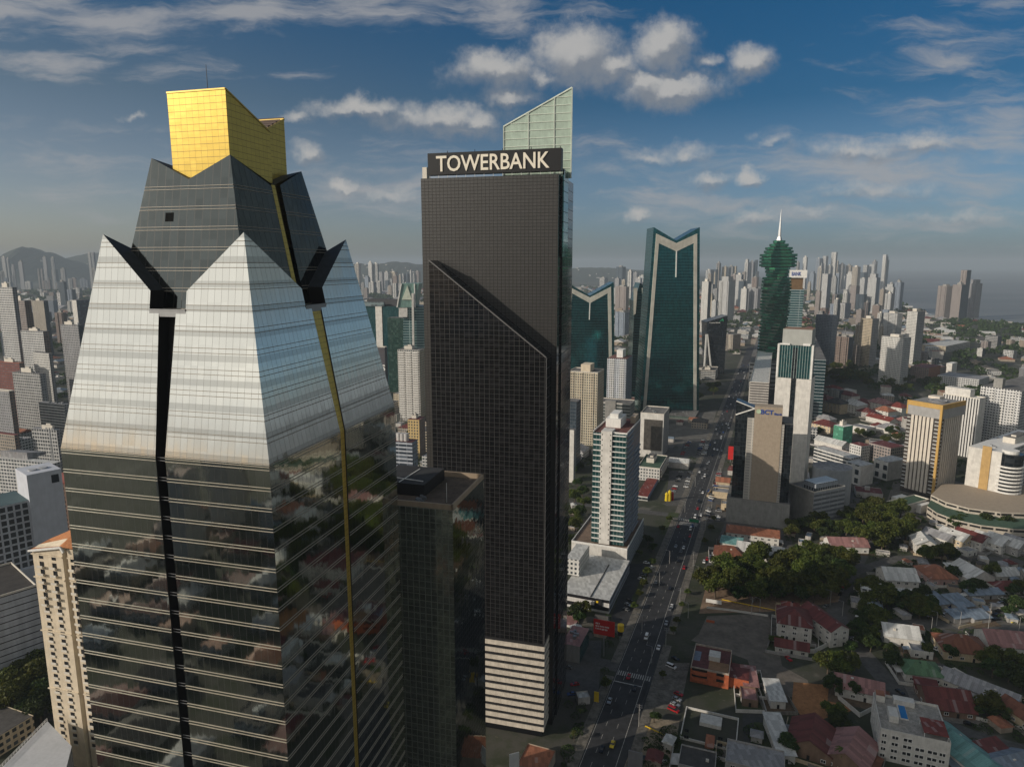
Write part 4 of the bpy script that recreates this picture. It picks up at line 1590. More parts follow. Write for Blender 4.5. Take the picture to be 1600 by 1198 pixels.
# ------------------------------------------------------------------ twin teal towers with notched tops
def notched_tower(name, label, D, cx, half_t, half_b, ypk, yval, ybot, depth, frame_in=.16, dy=16):
    """outline in the plane Y = D: two peaks with a valley, cream M shaped frame, glass centre"""
    Pt = lambda px, py, y=D: Vector((at(px, py, D).x, y, max(0.0, at(px, py, D).z)))
    c = Pt(cx, ybot)
    t_ = thing(name, label, 'skyscraper', (c.x, D + depth / 2, 0))
    ysh = lambda px, py: px
    # centre line leans with perspective only
    mx = lambda py: cx + (py - ypk) * (800 - cx) / 6500.0
    out = [(mx(ybot) - half_b, ybot), (mx(ybot) + half_b, ybot), (mx(ypk) + half_t, ypk), (mx(yval), yval), (mx(ypk) - half_t, ypk)]
    mb = MB()
    fr = [Pt(*p) for p in out]
    bk = [Vector((p.x, D + depth, p.z)) for p in fr]
    mb.poly(fr, [(p.x, p.z) for p in fr])
    mb.poly(bk[::-1], [(p.x, p.z) for p in bk[::-1]])
    for i in range(5):
        j = (i + 1) % 5
        mb.poly([fr[j], fr[i], bk[i], bk[j]], [(0, fr[j].z), (0, fr[i].z), (depth, bk[i].z), (depth, bk[j].z)])
    mb.build('teal_glass_body', f_tealm, t_)
    # cream frame standing proud
    def rail(k, py, shrink):
        hw = half_t + (half_b - half_t) * (py - ypk) / (ybot - ypk)
        return mx(py) + k * hw * (1 - shrink)
    mb = MB()
    q = []
    g = dy / 16.0
    for k in (-1, 1):
        a0 = (rail(k, ypk + 10 * g, .12), ypk + 10 * g)
        a1 = (rail(k, ypk + 25 * g, .26), ypk + 25 * g)
        b0, b1 = (rail(k, ybot, .09), ybot), (rail(k, ybot, .19), ybot)
        v0, v1 = (mx(yval), yval + 4 * g), (mx(yval), yval + 17 * g)
        q.append([a0, b0, b1, a1])
        q.append([a0, a1, v1, v0])
    for poly in q:
        f_ = [Pt(*p, D - 1.2) for p in poly]
        b_ = [Vector((p.x, D - .01, p.z)) for p in f_]
        mb.poly(f_)
        for i in range(4):
            j = (i + 1) % 4
            mb.poly([f_[j], f_[i], b_[i], b_[j]])
    mb.build('cream_frame', plain('cream_stone_frame', (.50, .48, .42), .6, var=.25, scale=.1), t_)
    mb = MB()
    mb.beam(Pt(mx(yval), yval + dy * 1.0, D - 1.4), Pt(mx(yval) - 1, yval + (ybot - yval) * .21, D - 1.4), 1.3)
    mb.build('white_centre_mast', WHITE, t_)
    return t_


notched_tower('notched_teal_tower', 'tall teal glass tower with a cream frame and a V notched top', 915, 1057.5, 36, 46, 355, 376, 648, 46)
notched_tower('notched_teal_tower', 'shorter teal notched tower half hidden beside the black tower', 1010, 922, 37, 42, 441, 462, 640, 46, dy=11)
D = 1000
t_ = thing('thin_teal_tower', 'thin teal tower end with a pointed top and cream edges', 'skyscraper', at(996, 600, D).xy.to_3d())
mb = MB()
Pz = lambda px, py: (at(px, py, D).x, at(px, py, D).z)
pA = [(984, 640), (1012, 640), (1009, 448), (1000, 442), (992, 470)]
fr = [Vector((Pz(*p)[0], D, max(0, Pz(*p)[1]))) for p in pA]
bk = [p + Vector((0, 40, 0)) for p in fr]
mb.poly(fr)
for i in range(5):
    j = (i + 1) % 5
    mb.poly([fr[j], fr[i], bk[i], bk[j]])
mb.poly(bk[::-1])
mb.build('teal_glass_body', f_tealm, t_)
mb = MB()
for poly in ([(990, 450), (996, 450), (993, 490), (990, 492)], [(1003, 450), (1008, 450), (1008, 500), (1004.5, 490)]):
    f_ = [Vector((Pz(*p)[0], D - 1, Pz(*p)[1])) for p in poly]
    mb.poly(f_)
    for i in range(4):
        j = (i + 1) % 4
        mb.poly([f_[j], f_[i], f_[i] + Vector((0, .99, 0)), f_[j] + Vector((0, .99, 0))])
mb.build('cream_edge', plain('cream_stone_frame', (.5, .48, .42)), t_)

# leaning dark bank tower
D = 1250
Pz = lambda px, py, y=D: Vector((at(px, py, D).x, y, max(0, at(px, py, D).z)))
t_ = thing('slanted_top_bank_tower', 'black glass bank tower with a slanted top and white slanting struts', 'office tower', Pz(1118, 590).xy.to_3d())
mb = MB()
fr = [Pz(1106, 592), (Pz(1131, 592)), Pz(1137, 493), Pz(1104, 503)]
bk = [p + Vector((0, 35, 0)) for p in fr]
mb.poly(fr, [(p.x, p.z) for p in fr])
mb.poly(bk[::-1])
for i in range(4):
    j = (i + 1) % 4
    mb.poly([fr[j], fr[i], bk[i], bk[j]])
bw = mb.build('dark_glass_body', f_dkgl, t_)
for (a_, b_) in (((1104.5, 522), (1111, 584)), ((1103, 522), (1099, 584))):
    mb = MB()
    mb.beam(Pz(*a_, D - 3), Pz(*b_, D - 3), 2.4)
    mb.build('white_strut', WHITE, t_)
letters('Capital Bank', 'sign_lettering', WHITE, bw, Pz(1108.5, 505.5, D - .1), (1, 0), 2.6, 20, (0, -1), .3, .02)
mb = MB()
mb.poly([Pz(1123, 503, D - .4), Pz(1129.5, 497.5, D - .4), Pz(1131, 502, D - .4), Pz(1128, 500.5, D - .4)])
mb.build('green_arrow_sign', plain('logo_green', (.03, .35, .17), .5), bw)
t_, pl = block('white_podium_offices', 'white podium building with dark bands below the slanted bank tower', 'building', 1095, 1118, 1122, 580, 1180, AZ, f_whiteb, f_grey, kit='pr')

# ------------------------------------------------------------------ the twisting green tower
D = 1150
c = at(1205, 598, D)
c.z = 0
cx = at(1216, 400, D).x
SPT = thing('twisting_green_tower', 'green glass corkscrew tower of twisted floors with a tapering silver spire', 'skyscraper', (cx, D, 0))
f_spg = mirror_glass('green_twist_glass', (0.035, 0.20, 0.13), .07, bay=2.4, floor=3.6, line=.08, hline=.0, wavy=.02, vary=.4, metal=.95)
f_spd = plain('dark_gap_shade', (.012, .02, .018), .5)  # dark core colour stands in for the shadow between floors
ztop = at(1216, 376, D).z
zhead = at(1216, 424, D).z
nf = 44
mb, md = MB(), MB()
for i in range(nf):
    z0 = ztop * i / nf
    z1 = ztop * (i + 1) / nf
    zc = (z0 + z1) / 2
    y = proj((cx, D, zc))[1]
    if y > 433:
        s = 19.5
        ang = i * 6.0
    elif y > 418:
        s = 16.5
        ang = i * 9.0
    elif y > 397:
        s = 25.5
        ang = 35
    elif y > 386:
        s = 21 - (397 - y) * .3
        ang = 35
    else:
        s = max(6, 15 - (386 - y) * .9)
        ang = 35
    pts = []
    for q in range(4):
        a0 = R(ang + q * 90)
        for da, rr_ in ((-14, 1.22), (14, 1.22), (45, .90)):
            pts.append((cx + s * rr_ * math.cos(a0 + R(da)), D + s * rr_ * math.sin(a0 + R(da))))
    mb.prism(pts, z0 + 1.5, z1, 0, 0, cap=True, bottom=True)
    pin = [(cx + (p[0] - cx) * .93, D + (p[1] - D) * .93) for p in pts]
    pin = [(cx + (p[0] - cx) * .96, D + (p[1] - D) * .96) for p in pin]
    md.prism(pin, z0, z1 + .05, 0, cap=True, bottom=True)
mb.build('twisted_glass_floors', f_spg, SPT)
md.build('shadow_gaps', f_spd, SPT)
mb = MB()
zs = at(1218, 327, D).z
mb.tube((cx, D, ztop), (cx, D, ztop + (zs - ztop) * .12), 4.6, 3.0, 4)
mb.tube((cx, D, ztop + (zs - ztop) * .12), (cx, D, zs), 2.7, .2, 4)
mb.build('spire', STEEL, SPT)
t_, pl = block('white_base_block', 'white block with black glass bands at the foot of the twisting green tower', 'building', 1171, 1216, 1222, 568, 1090, AZ, F('white_black_top', (.60, .61, .61), glass=(.01, .02, .022), bay=60, floor=7, wh=.35, style='bands', gvar=0), None, kit='')
D = 1300
t_ = thing('bank_sign_tower', 'teal banded office tower under a white sign reading BANK', 'office tower', at(1250, 600, D).xy.to_3d())
pl = Plan(1234, 1258, 1264, 434, D, AZ)
mb = MB()
mb.prism(pl.foot(), 0, pl.z - 22, [1, 0, 1, 0], 2)
mb.build('walls', [F('teal_white_bands', (.36, .42, .42), glass=(.008, .06, .07), bay=20, floor=4.6, wh=.7, style='bands', gvar=.2), f_grey, ROOFGREY], t_)
mb = MB()
mb.prism(pl.foot(3, pl.a - 2, 3, pl.b - 2), pl.z - 22, pl.z, 0)
mb.build('brown_glass_crown', plain('bronze_glass', (.16, .10, .05), .15, var=.3), t_)
mb = MB()
zA, zB = at(1250, 434, D).z, at(1250, 422, D).z
mb.prism(pl.foot(-3, pl.a + 1, -1.5, 6), zA, zB, 0, bottom=True)
sb = mb.build('sign_box', WHITE, t_)
letters('BANK', 'sign_lettering', M_LOGOB, sb, pl.pt(pl.a - 3, -1.52, zA + 3.5), -pl.L, 7.5, 17, -pl.R, .3, .03)
t_, pl = block('grille_fronted_offices', 'office block with a pale horizontal grille front and brown side wing', 'office building', 1171, 1202, 1216, 599, 830, AZ, F('grille', (.52, .49, .45), glass=(.10, .09, .085), bay=60, floor=3.3, wh=.5, style='bands', gvar=0, grough=.5), f_brown, M_WHITEROOF, kit='p')
t_, pl = block('dark_banded_offices', 'dark teal office block with thin white floor lines beside the teal topped tower', 'office building', 1272, 1291, 1297, 562, 860, AZ, F('teal_thin_bands', (.34, .38, .40), glass=(.008, .03, .036), bay=30, floor=4.2, wh=.78, style='bands', gvar=.2), None, kit='')


# ------------------------------------------------------------------ right: hotel and neighbours
HT = Plan(1420, 1472, 1506.5, 634, 565, 58)
t_ = thing('gold_trimmed_hotel', 'hotel tower with white vertical piers, gold corner trim and a round helipad on its roof', 'hotel', HT.base())
zz = HT.z
M_CRP = plain('cream_pier_paint', (0.62, 0.56, 0.48), .7, var=.15)
mb = MB()
mb.prism(HT.foot(), 0, zz, 0, 1)
mb.build('window_walls', [F('hotel_glass', (.10, .085, .075), glass=(.018, .018, .02), bay=1.8, floor=3.3, ww=.85, wh=.62, gvar=.4), plain('helipad_deck', (.26, .255, .25), .9, var=.25)], t_)
zb_ = zz - 11.5
piers(HT, t_, 4, zb_, 6, M_CRP, d=1.1, w=2.2, face='L', name='front_piers', u0=.20, u1=.84)
piers(HT, t_, 4, zb_, 9, M_CRP, d=1.1, w=1.5, face='R', name='side_piers', u0=.16, u1=.92)
mb = MB()
mb.box(HT.pt(-1.3, -1.3), HT.L * (HT.a + 1.3), HT.R * 1.29, zb_, zz - 3.2)
mb.box(HT.pt(-1.3, -.005), HT.L * 1.29, HT.R * HT.b, zb_, zz - 3.2)
mb.build('grey_crown_band', plain('crown_band_grey', (.34, .335, .33), .7), t_)
mb = MB()
mb.box(HT.pt(-1.5, -1.5), HT.L * (HT.a + 1.8), HT.R * 1.6, zz - 3.2, zz + .8)
mb.box(HT.pt(-1.5, .1), HT.L * 1.6, HT.R * (HT.b + .5), zz - 3.2, zz + .8)
mb.box(HT.pt(-1.5, -1.5), HT.L * 1.9, HT.R * 1.6, 0, zz - 3.21)
mb.box(HT.pt(HT.a - .6, -1.5), HT.L * .9, HT.R * 1.45, zb_, zz - 3.21)
mb.build('gold_trim', M_GOLDP, t_)
mb = MB()
k = 0
z = 5
while z < zb_:
    mb.box(HT.pt(.6, -1.0), HT.L * 3.4, HT.R * .99, z, z + .5)
    mb.box(HT.pt(HT.a - 3.6, -1.0), HT.L * 3.0, HT.R * .99, z, z + .5)
    mb.box(HT.pt(-1.0, .6), HT.L * .99, HT.R * 3.2, z, z + .5)
    z += 3.3
tag(mb.build('corner_ledges', WHITE, t_), kind='stuff')
c = HT.pt(HT.a * .42, HT.b * .45)
mb = MB()
n = 28
ring = lambda r: [Vector((c.x + r * math.cos(2 * math.pi * i / n), c.y + r * math.sin(2 * math.pi * i / n), zz + 1.25)) for i in range(n)]
mb.tube((c.x, c.y, zz), (c.x, c.y, zz + 1.2), 7.5, n=n, m=0)
A, B = ring(6.6), ring(5.8)
for i in range(n):
    j = (i + 1) % n
    mb.poly([A[i], A[j], B[j], B[i]], None, 1)
for (x0, y0, w, h) in ((-2.2, -3, .8, 6), (1.4, -3, .8, 6), (-1.4, -.4, 2.8, .8)):
    mb.poly([(c.x + x0, c.y + y0, zz + 1.26), (c.x + x0 + w, c.y + y0, zz + 1.26), (c.x + x0 + w, c.y + y0 + h, zz + 1.26), (c.x + x0, c.y + y0 + h, zz + 1.26)], None, 1)
mb.build('helipad', [plain('helipad_grey', (.20, .20, .21), .9), WHITE], t_)
mb = MB()
mb.prism([HT.pt(HT.a * .55, HT.b * .72), HT.pt(HT.a * .55, HT.b * .95), HT.pt(HT.a * .9, HT.b * .95), HT.pt(HT.a * .9, HT.b * .72)], zz, zz + 2.2, 0, 0)
mb.build('lift_room', M_CRP, t_)

t_, pl = block('striped_white_tower', 'white office tower with black vertical window strips behind the gold trimmed hotel', 'office tower', 1474, 1531, 1541, 624, 690, 58, F('white_black_strips', (.66, .65, .62), glass=(.015, .015, .018), bay=2.7, floor=3.4, ww=.42, style='piers', gvar=.1), f_blank_w, WHITE, kit='p')
mb = MB()
mb.prism(pl.foot(pl.a * .3, pl.a, pl.b * .2, pl.b * .9), pl.z, pl.z + 8, 0, 0)
mb.build('roof_house', f_blank_w, t_)
t_, pl = block('white_residential_slab', 'broad white apartment slab with grids of small dark windows and a grey lift tower', 'apartment tower', 1533, 1597, 1660, 611, 690, 55, F('white_res', (.64, .64, .63), glass=(.03, .035, .045), bay=2.7, floor=2.9, ww=.55, wh=.46, gvar=.5), f_white, kit='')
for f in (.12, .38, .64, .88):
    balcony_stack(pl, t_, 3, pl.z - 1, 2.9, WHITE, 'L', pl.a * f, pl.a * f + 4.0, 1.4)
mb = MB()
mb.prism(pl.foot(pl.a * .5, pl.a * .72, 2, 9), pl.z, pl.z + 10, 0, 0)
mb.build('lift_tower', f_blank_g, t_)
# hotel with the round balconies
t_, pl = block('round_balcony_hotel', 'white hotel with curved balcony rings and one ochre vertical strip', 'hotel', 1514, 1566, 1640, 707, 545, 55, f_blank_w, f_white, WHITE, kit='rc')
mb = MB()
mb.box(pl.pt(pl.a * .30, -.8), pl.L * pl.a * .27, pl.R * .8, 2, pl.z + 3)
mb.build('ochre_strip', plain('ochre_wall', (.46, .30, .12), .75), t_)
c = pl.pt(-3, 9)
for k in range(11):
    z = 4 + k * 3.1
    if z > pl.z - 1:
        break
    mb = MB()
    mb.tube((c.x, c.y, z), (c.x, c.y, z + 1.25), 10.5, n=24)
    mb.build('balcony_ring', WHITE, t_)
mb = MB()
mb.tube((c.x, c.y, 0), (c.x, c.y, pl.z - 1), 9.2, n=20)
mb.build('round_bay', f_dkgl, t_)
mb = MB()
mb.tube((c.x, c.y, pl.z - 1), (c.x, c.y, pl.z + 1.5), 6, n=18)
mb.build('domed_cap', WHITE, t_)
# curved podium
c0 = ground(1560, 800)
t_ = thing('curved_green_roofed_podium', 'low curved cream podium with ribbon openings and a dark green roof terrace', 'podium', (c0.x, c0.y, 0))
f_pc = F('podium_curve', (.50, .45, .38), glass=(.02, .02, .02), bay=9, floor=4.4, ww=.84, wh=.36, gvar=.05)
for z1, pxs in ((8.6, [(1447, 806), (1462, 817), (1490, 828), (1530, 837), (1580, 843), (1680, 848), (1720, 800), (1460, 785)]), (13.0, [(1452, 796), (1475, 808), (1510, 818), (1560, 825), (1690, 830), (1720, 785), (1470, 778)])):
    mb = MB()
    mb.prism([g_.xy for g_ in [ground(x, y) for x, y in pxs]], 0, z1, 0, 1)
    mb.build('curved_storey', [f_pc, M_DKGREEN if z1 < 9 else M_TAN], t_)
t_, pl = block('wedge_podium', 'low white wedge shaped podium with a green flat roof left of the gold trimmed hotel', 'podium', 1374, 1398, 1452, 795, 520, 62, f_blank_g, F('wedge_wall', (.46, .44, .40), glass=(.1, .1, .1), bay=8, floor=5, ww=.6, wh=.25), M_DKGREEN, kit='p')
t_, pl = block('white_podium_ramp', 'small white flat topped podium wing at the foot of the gold trimmed hotel', 'podium', 1393, 1440, 1456, 790, 530, 62, f_blank_w, None, WHITE, kit='', z0=0)
for nm, lb, ct, xl, xm, xr, yt, D, az, mL, mR, rf_, kit in [
    ('green_office', 'small green glass office with a white stair tower', 'office', 1303, 1318, 1333, 667, 740, 60, F('mint_glass', (.10, .30, .20), glass=(.05, .20, .13), bay=3, floor=3.4, ww=.8, wh=.7), F('mint_glass2', (.13, .40, .27), glass=(.05, .24, .16), bay=3, floor=3.4, ww=.8, wh=.5), WHITE, 'r'),
    ('white_colonnade_block', 'long low white block with dark openings behind the striped car park', 'building', 1272, 1330, 1347, 716, 620, 65, f_whiteb, f_white, M_WHITEROOF, ''),
    ('white_entrance_block', 'low white block with a tall arched entrance', 'building', 1322, 1346, 1366, 728, 600, 65, F('white_bays', (.60, .59, .56), bay=8, floor=8, ww=.5, wh=.6), f_blank_w, M_WHITEROOF, ''),
    ('white_sloping_store', 'white fronted store with a pale sloping roof and purple band', 'shop', 1366, 1388, 1416, 722, 615, 65, F('white_bays', (.6, .59, .56)), f_blank_w, M_WHITEROOF, ''),
    ('maroon_roofed_hall', 'long hall with a dark maroon roof', 'hall', 1358, 1392, 1414, 700, 660, 65, f_pink, f_beige, M_MAROON, ''),
    ('scarlet_roofed_house', 'house with a bright scarlet roof and white walls', 'house', 1328, 1346, 1360, 697, 670, 65, f_white2, f_white2, M_REDROOF, ''),
    ('white_school_block', 'long white two storey block with a grey roof beside the wooded rise', 'school', 1465, 1530, 1546, 593, 1090, 50, f_white, f_white, M_GREYROOF, ''),
    ('white_mall', 'long low white mall roof beyond the white tower cluster', 'mall', 1440, 1478, 1516, 541, 1550, 50, f_cream, f_whiteb, M_WHITEROOF, ''),
    ('brown_terraces', 'brown terraced block right of the white tower cluster', 'building', 1423, 1452, 1470, 575, 1150, 50, f_brown, plain('rust_wall', (.25, .11, .06), .8), M_MAROON, ''),
    ('ochre_terraces', 'ochre stepped block right of the brown terraces', 'building', 1448, 1464, 1479, 576, 1180, 50, plain('ochre_wall2', (.36, .22, .07), .8), f_brown, M_TERRA, ''),
    ('white_domed_gym', 'white building with a round arch on the wooded slope', 'building', 1479, 1488, 1496, 568, 1230, 50, f_blank_w, f_blank_w, WHITE, ''),
]:
    block(nm, lb, ct, xl, xm, xr, yt, D, az, mL, mR, rf_, kit)

# ------------------------------------------------------------------ between the glass tower and the black tower
t_, pl = block('white_balcony_tower', 'white apartment tower with closely stacked balconies left of the black tower', 'apartment tower', 621, 655, 664, 547, 860, GA, F('white_slats', (.56, .54, .50), bay=3, floor=3, ww=.7, wh=.5), f_cream, kit='r')
for f in (.06, .38, .70):
    balcony_stack(pl, t_, 2, pl.z - 1, 3, WHITE, 'L', pl.a * f, pl.a * f + pl.a * .25, 1.5)
t_, pl = block('blue_grey_tank_offices', 'blue grey office block with tall white tanks on its maroon roof', 'office building', 610, 644, 652, 691, 600, GA, F('pale_blue_bands', (.42, .45, .50), glass=(.02, .03, .045), bay=8, floor=3.6, wh=.55, style='bands'), F('blue_frame', (.22, .28, .36), bay=4, floor=3.6, ww=.7, wh=.6), M_MAROON, kit='')
for i in range(3):
    mb = MB()
    c = pl.pt(pl.a * (.35 + .17 * i), pl.b * .35)
    mb.tube((c.x, c.y, pl.z), (c.x, c.y, pl.z + 7), 2.3, n=14)
    mb.build('roof_tank', plain('tank_pale', (.48, .47, .46), .5), t_)
block('yellow_flats', 'pale yellow block with a red brown roof left of the black tower', 'apartment block', 637, 655, 664, 656, 690, GA, F('yellow_grid', (.58, .43, .20), bay=3, floor=3.1, ww=.5, wh=.5), f_brown, M_MAROON, 'r')
t_ = thing('billboard', 'blank pale billboard on two posts in front of the pink roofs beside the glass tower', 'billboard', at(622, 662, 640).xy.to_3d())
b0 = at(622, 646, 640)
mb = MB()
mb.cbox(b0.xy, 9, .5, b0.z - 7, b0.z, 90 + GA)
mb.build('sign_panel', plain('pale_panel', (.46, .43, .36), .7), t_)
for sx in (-3, 3):
    mb = MB()
    mb.tube((b0.x + sx, b0.y + .6, 0), (b0.x + sx, b0.y + .6, b0.z - 1), .25)
    mb.build('post', STEEL, t_)
t_, pl = block('teal_glass_offices', 'broad teal glass office block with one white vertical strip and a flat dark roof', 'office building', 556, 628, 644, 479, 1120, GA, f_teal, f_teal, plain('dark_flat_roof', (.05, .05, .055), .8), kit='c')
mb = MB()
mb.box(pl.pt(pl.a * .43, -1), pl.L * pl.a * .14, pl.R * .98, 60, pl.z)
mb.build('white_strip', f_blank_w, t_)
mb = MB()
mb.prism(pl.foot(pl.a * .1, pl.a * .8, 8, 30), pl.z, pl.z + 11, 0, 0)
mb.build('dark_roof_slab', plain('dark_flat_roof', (.05, .05, .055)), t_)
mb = MB()
mb.box(pl.pt(pl.a * .38, -2), pl.L * pl.a * .42, pl.R * 4, pl.z + .1, pl.z + 7)
mb.build('roof_screen', F('roof_screen_glass', (.2, .26, .27), glass=(.05, .07, .08), bay=6, floor=8, ww=.8, wh=.7), t_)
t_, pl = block('dark_green_glass_block', 'dark green glass block stepping down from the teal offices', 'office building', 605, 638, 646, 497, 1060, GA, F('dark_green_glass', (.03, .06, .05), glass=(.012, .04, .03), bay=3, floor=3.8, ww=.92, wh=.85, gvar=.4, grough=.05), None, kit='')
t_, pl = block('sign_block', 'slim dark block with a vertical white S sign', 'building', 588, 601, 605, 543, 980, GA, plain('dark_plum_wall', (.06, .055, .065), .6), None, kit='p')
letters('S', 'sign_lettering', WHITE, t_, pl.pt(pl.a * .45, -.02, pl.z - 34), -pl.L, 9, 6, -pl.R, .3, .03)
# trapezoid topped tower
D = 1000
Pz = lambda px, py, y=D: Vector((at(px, py, D).x, y, max(0, at(px, py, D).z)))
t_ = thing('trapezoid_topped_tower', 'teal tower with a trapezoid crown holding a white triangle and a white vertical mast', 'office tower', Pz(642, 600).xy.to_3d())
mb = MB()


def slabp(mb, px, y0, y1, m=0):
    f_ = [Pz(*p, y0) for p in px]
    b_ = [Vector((p.x, y1, p.z)) for p in f_]
    mb.poly(f_, [(p.x, p.z) for p in f_], m)
    mb.poly(b_[::-1], None, m)
    for i in range(len(f_)):
        j = (i + 1) % len(f_)
        mb.poly([f_[j], f_[i], b_[i], b_[j]], None, m)


slabp(mb, [(630, 640), (668, 640), (668, 480), (648, 478), (621, 480), (630, 490)], D, D + 40)
mb.build('teal_body', F('teal_slats', (.30, .40, .40), glass=(.01, .06, .065), bay=30, floor=3.8, wh=.7, style='bands', gvar=.2), t_)
mb = MB()
slabp(mb, [(620.5, 480), (649, 480), (655, 443), (627.5, 443)][::1], D - 3, D + 38)
cr_ = mb.build('trapezoid_crown', plain('pale_teal_cladding', (.17, .28, .25), .4, var=.3), t_)
mb = MB()
slabp(mb, [(628.5, 468), (644, 468), (637.2, 446)], D - 4.5, D - 3.01)
mb.build('white_triangle', plain('pale_green_white', (.55, .60, .50), .5), cr_)
mb = MB()
mb.beam(Pz(621, 480, D - 3.6), Pz(627.6, 443, D - 3.6), 1.6)
mb.beam(Pz(649, 480, D - 3.6), Pz(648, 443, D - 3.6), 1.6)
mb.build('crown_edges', WHITE, cr_)
mb = MB()
mb.beam(Pz(646.5, 540, D - 4), Pz(645.5, 458, D - 4), 3)
mb.build('white_mast', f_blank_w, t_)
mb = MB()
slabp(mb, [(624, 495), (637, 495), (637, 481), (624, 481)], D - 5, D - .01)
mb.build('white_screen', f_blank_w, t_)

# ------------------------------------------------------------------ left edge
M_NAVYW = plain('navy_pane', (.02, .026, .035), .15, var=.4)  # navy glass of the small window in the end wall
# white block with a grid of square windows; its window face turns to the right
WB = Plan(-60, -40, 45, 800, 330, 40, a=24)
t_ = thing('white_grid_block', 'white block with a grid of dark square windows and a tall blank end wall', 'office building', WB.base())
mb = MB()
mb.prism(WB.foot(), 0, WB.z, 0, 1)
mb.build('walls', [F('white_square_grid', (.50, .52, .56), glass=(.015, .022, .03), bay=3.3, floor=3.6, ww=.72, wh=.72, gvar=.3), plain('teal_deck', (.06, .10, .11), .8)], t_)
mb = MB()
mb.prism([WB.pt(-1.4, WB.b), WB.pt(-1.4, WB.b + 16), WB.pt(18, WB.b + 16), WB.pt(18, WB.b)], 0, WB.z + 14, 0, 1)
ew = mb.build('blank_end_wall', plain('cool_white_wall', (.50, .52, .57), .75, var=.12), t_)
mb = MB()
mb.box(WB.pt(-1.5, WB.b + 11), WB.L * .09, WB.R * 3.5, WB.z + 7, WB.z + 11.5)
mb.build('window', M_NAVYW, ew)
for vv in (5, 10):
    mb = MB()
    c = WB.pt(7, WB.b + vv)
    mb.tube((c.x, c.y, WB.z + 14), (c.x, c.y, WB.z + 14.7), 2.2, n=16)
    mb.build('roof_fan', plain('pale_fan', (.42, .43, .45), .6), ew)
mb = MB()
mb.prism([WB.pt(-3, -8), WB.pt(-3, WB.b + 18), WB.pt(22, WB.b + 18), WB.pt(22, -8)], 0, at(45, 885, 345).z, 0, 0)
mb.build('blank_podium', plain('cool_white_wall', (.50, .52, .57)), t_)
t_, pl = block('ribbed_car_park', 'pale car park with long horizontal slots at the left edge below the white grid block', 'car park', -60, -40, 57, 945, 290, 40, F('slot_wall', (.46, .48, .52), glass=(.015, .015, .02), bay=200, floor=3.2, wh=.14, style='bands', gvar=0), F('slot_wall', (.46, .48, .52)), plain('dark_deck', (.05, .045, .042), .9, var=.4), kit='p', a=40)
t_, pl = block('brown_balcony_flats', 'brown apartment block with white balcony boxes between the white grid block and the glass tower', 'apartment block', 56, 118, 128, 758, 430, GA, F('brown_brick', (.17, .11, .085), glass=(.02, .02, .02), bay=3.4, floor=3.1, ww=.6, wh=.5), None, M_TERRA, kit='')
balcony_stack(pl, t_, 2, pl.z - 6, 3.1, plain('tan_rail', (.33, .26, .2), .8), 'L', pl.a * .35, pl.a * .6, 1.5)
mb = MB()
mb.prism([pl.pt(0, 0), pl.pt(0, pl.b), pl.pt(pl.a, pl.b), pl.pt(pl.a, 0)], pl.z, [pl.z + 1, pl.z + 6, pl.z + 6, pl.z + 1], 0)
mb.build('red_roof', M_REDROOF, t_)
t_, pl = block('white_shed_hall', 'broad white roofed hall with a grey ridge roof at the left edge', 'hall', -10, 84, 96, 724, 560, GA, f_white, f_grey, M_WHITEROOF, kit='')
mb = MB()
mb.prism([pl.pt(pl.a * .5, 4), pl.pt(pl.a * .5, 22), pl.pt(pl.a * .95, 22), pl.pt(pl.a * .95, 4)], pl.z, [pl.z + 6, pl.z + 2, pl.z + 2, pl.z + 6], 0)
mb.build('grey_ridge_roof', M_GREYROOF, t_)
t_, pl = block('grid_window_offices', 'white office block with rows of wide dark windows beside the lattice mast', 'office building', 49, 88, 96, 672, 640, GA, F('wide_white_grid', (.50, .50, .49), glass=(.02, .025, .03), bay=3, floor=3.6, ww=.7, wh=.6), f_grey, M_GREYROOF, kit='rc')
# lattice mast
b0 = ground(86, 745)
t_ = thing('lattice_mast', 'thin pale lattice radio mast beside the stepped glass tower', 'radio mast', b0)
mb = MB()
ht = at(75, 668, b0.y).z
for i in range(3):
    a0 = 2 * math.pi * i / 3
    pb = Vector((b0.x + 1.6 * math.cos(a0), b0.y + 1.6 * math.sin(a0), 0))
    pt_ = Vector((b0.x + .3 * math.cos(a0), b0.y + .3 * math.sin(a0), ht))
    mb.beam(pb, pt_, .32)
    a1 = a0 + 2 * math.pi / 3
    for k in range(16):
        f, g = k / 16, (k + 1) / 16
        r0, r1 = 1.6 - 1.3 * f, 1.6 - 1.3 * g
        mb.beam((b0.x + r0 * math.cos(a0), b0.y + r0 * math.sin(a0), ht * f), (b0.x + r1 * math.cos(a1), b0.y + r1 * math.sin(a1), ht * g), .16)
mb.build('lattice', plain('mast_paint', (.5, .5, .5), .5), t_)
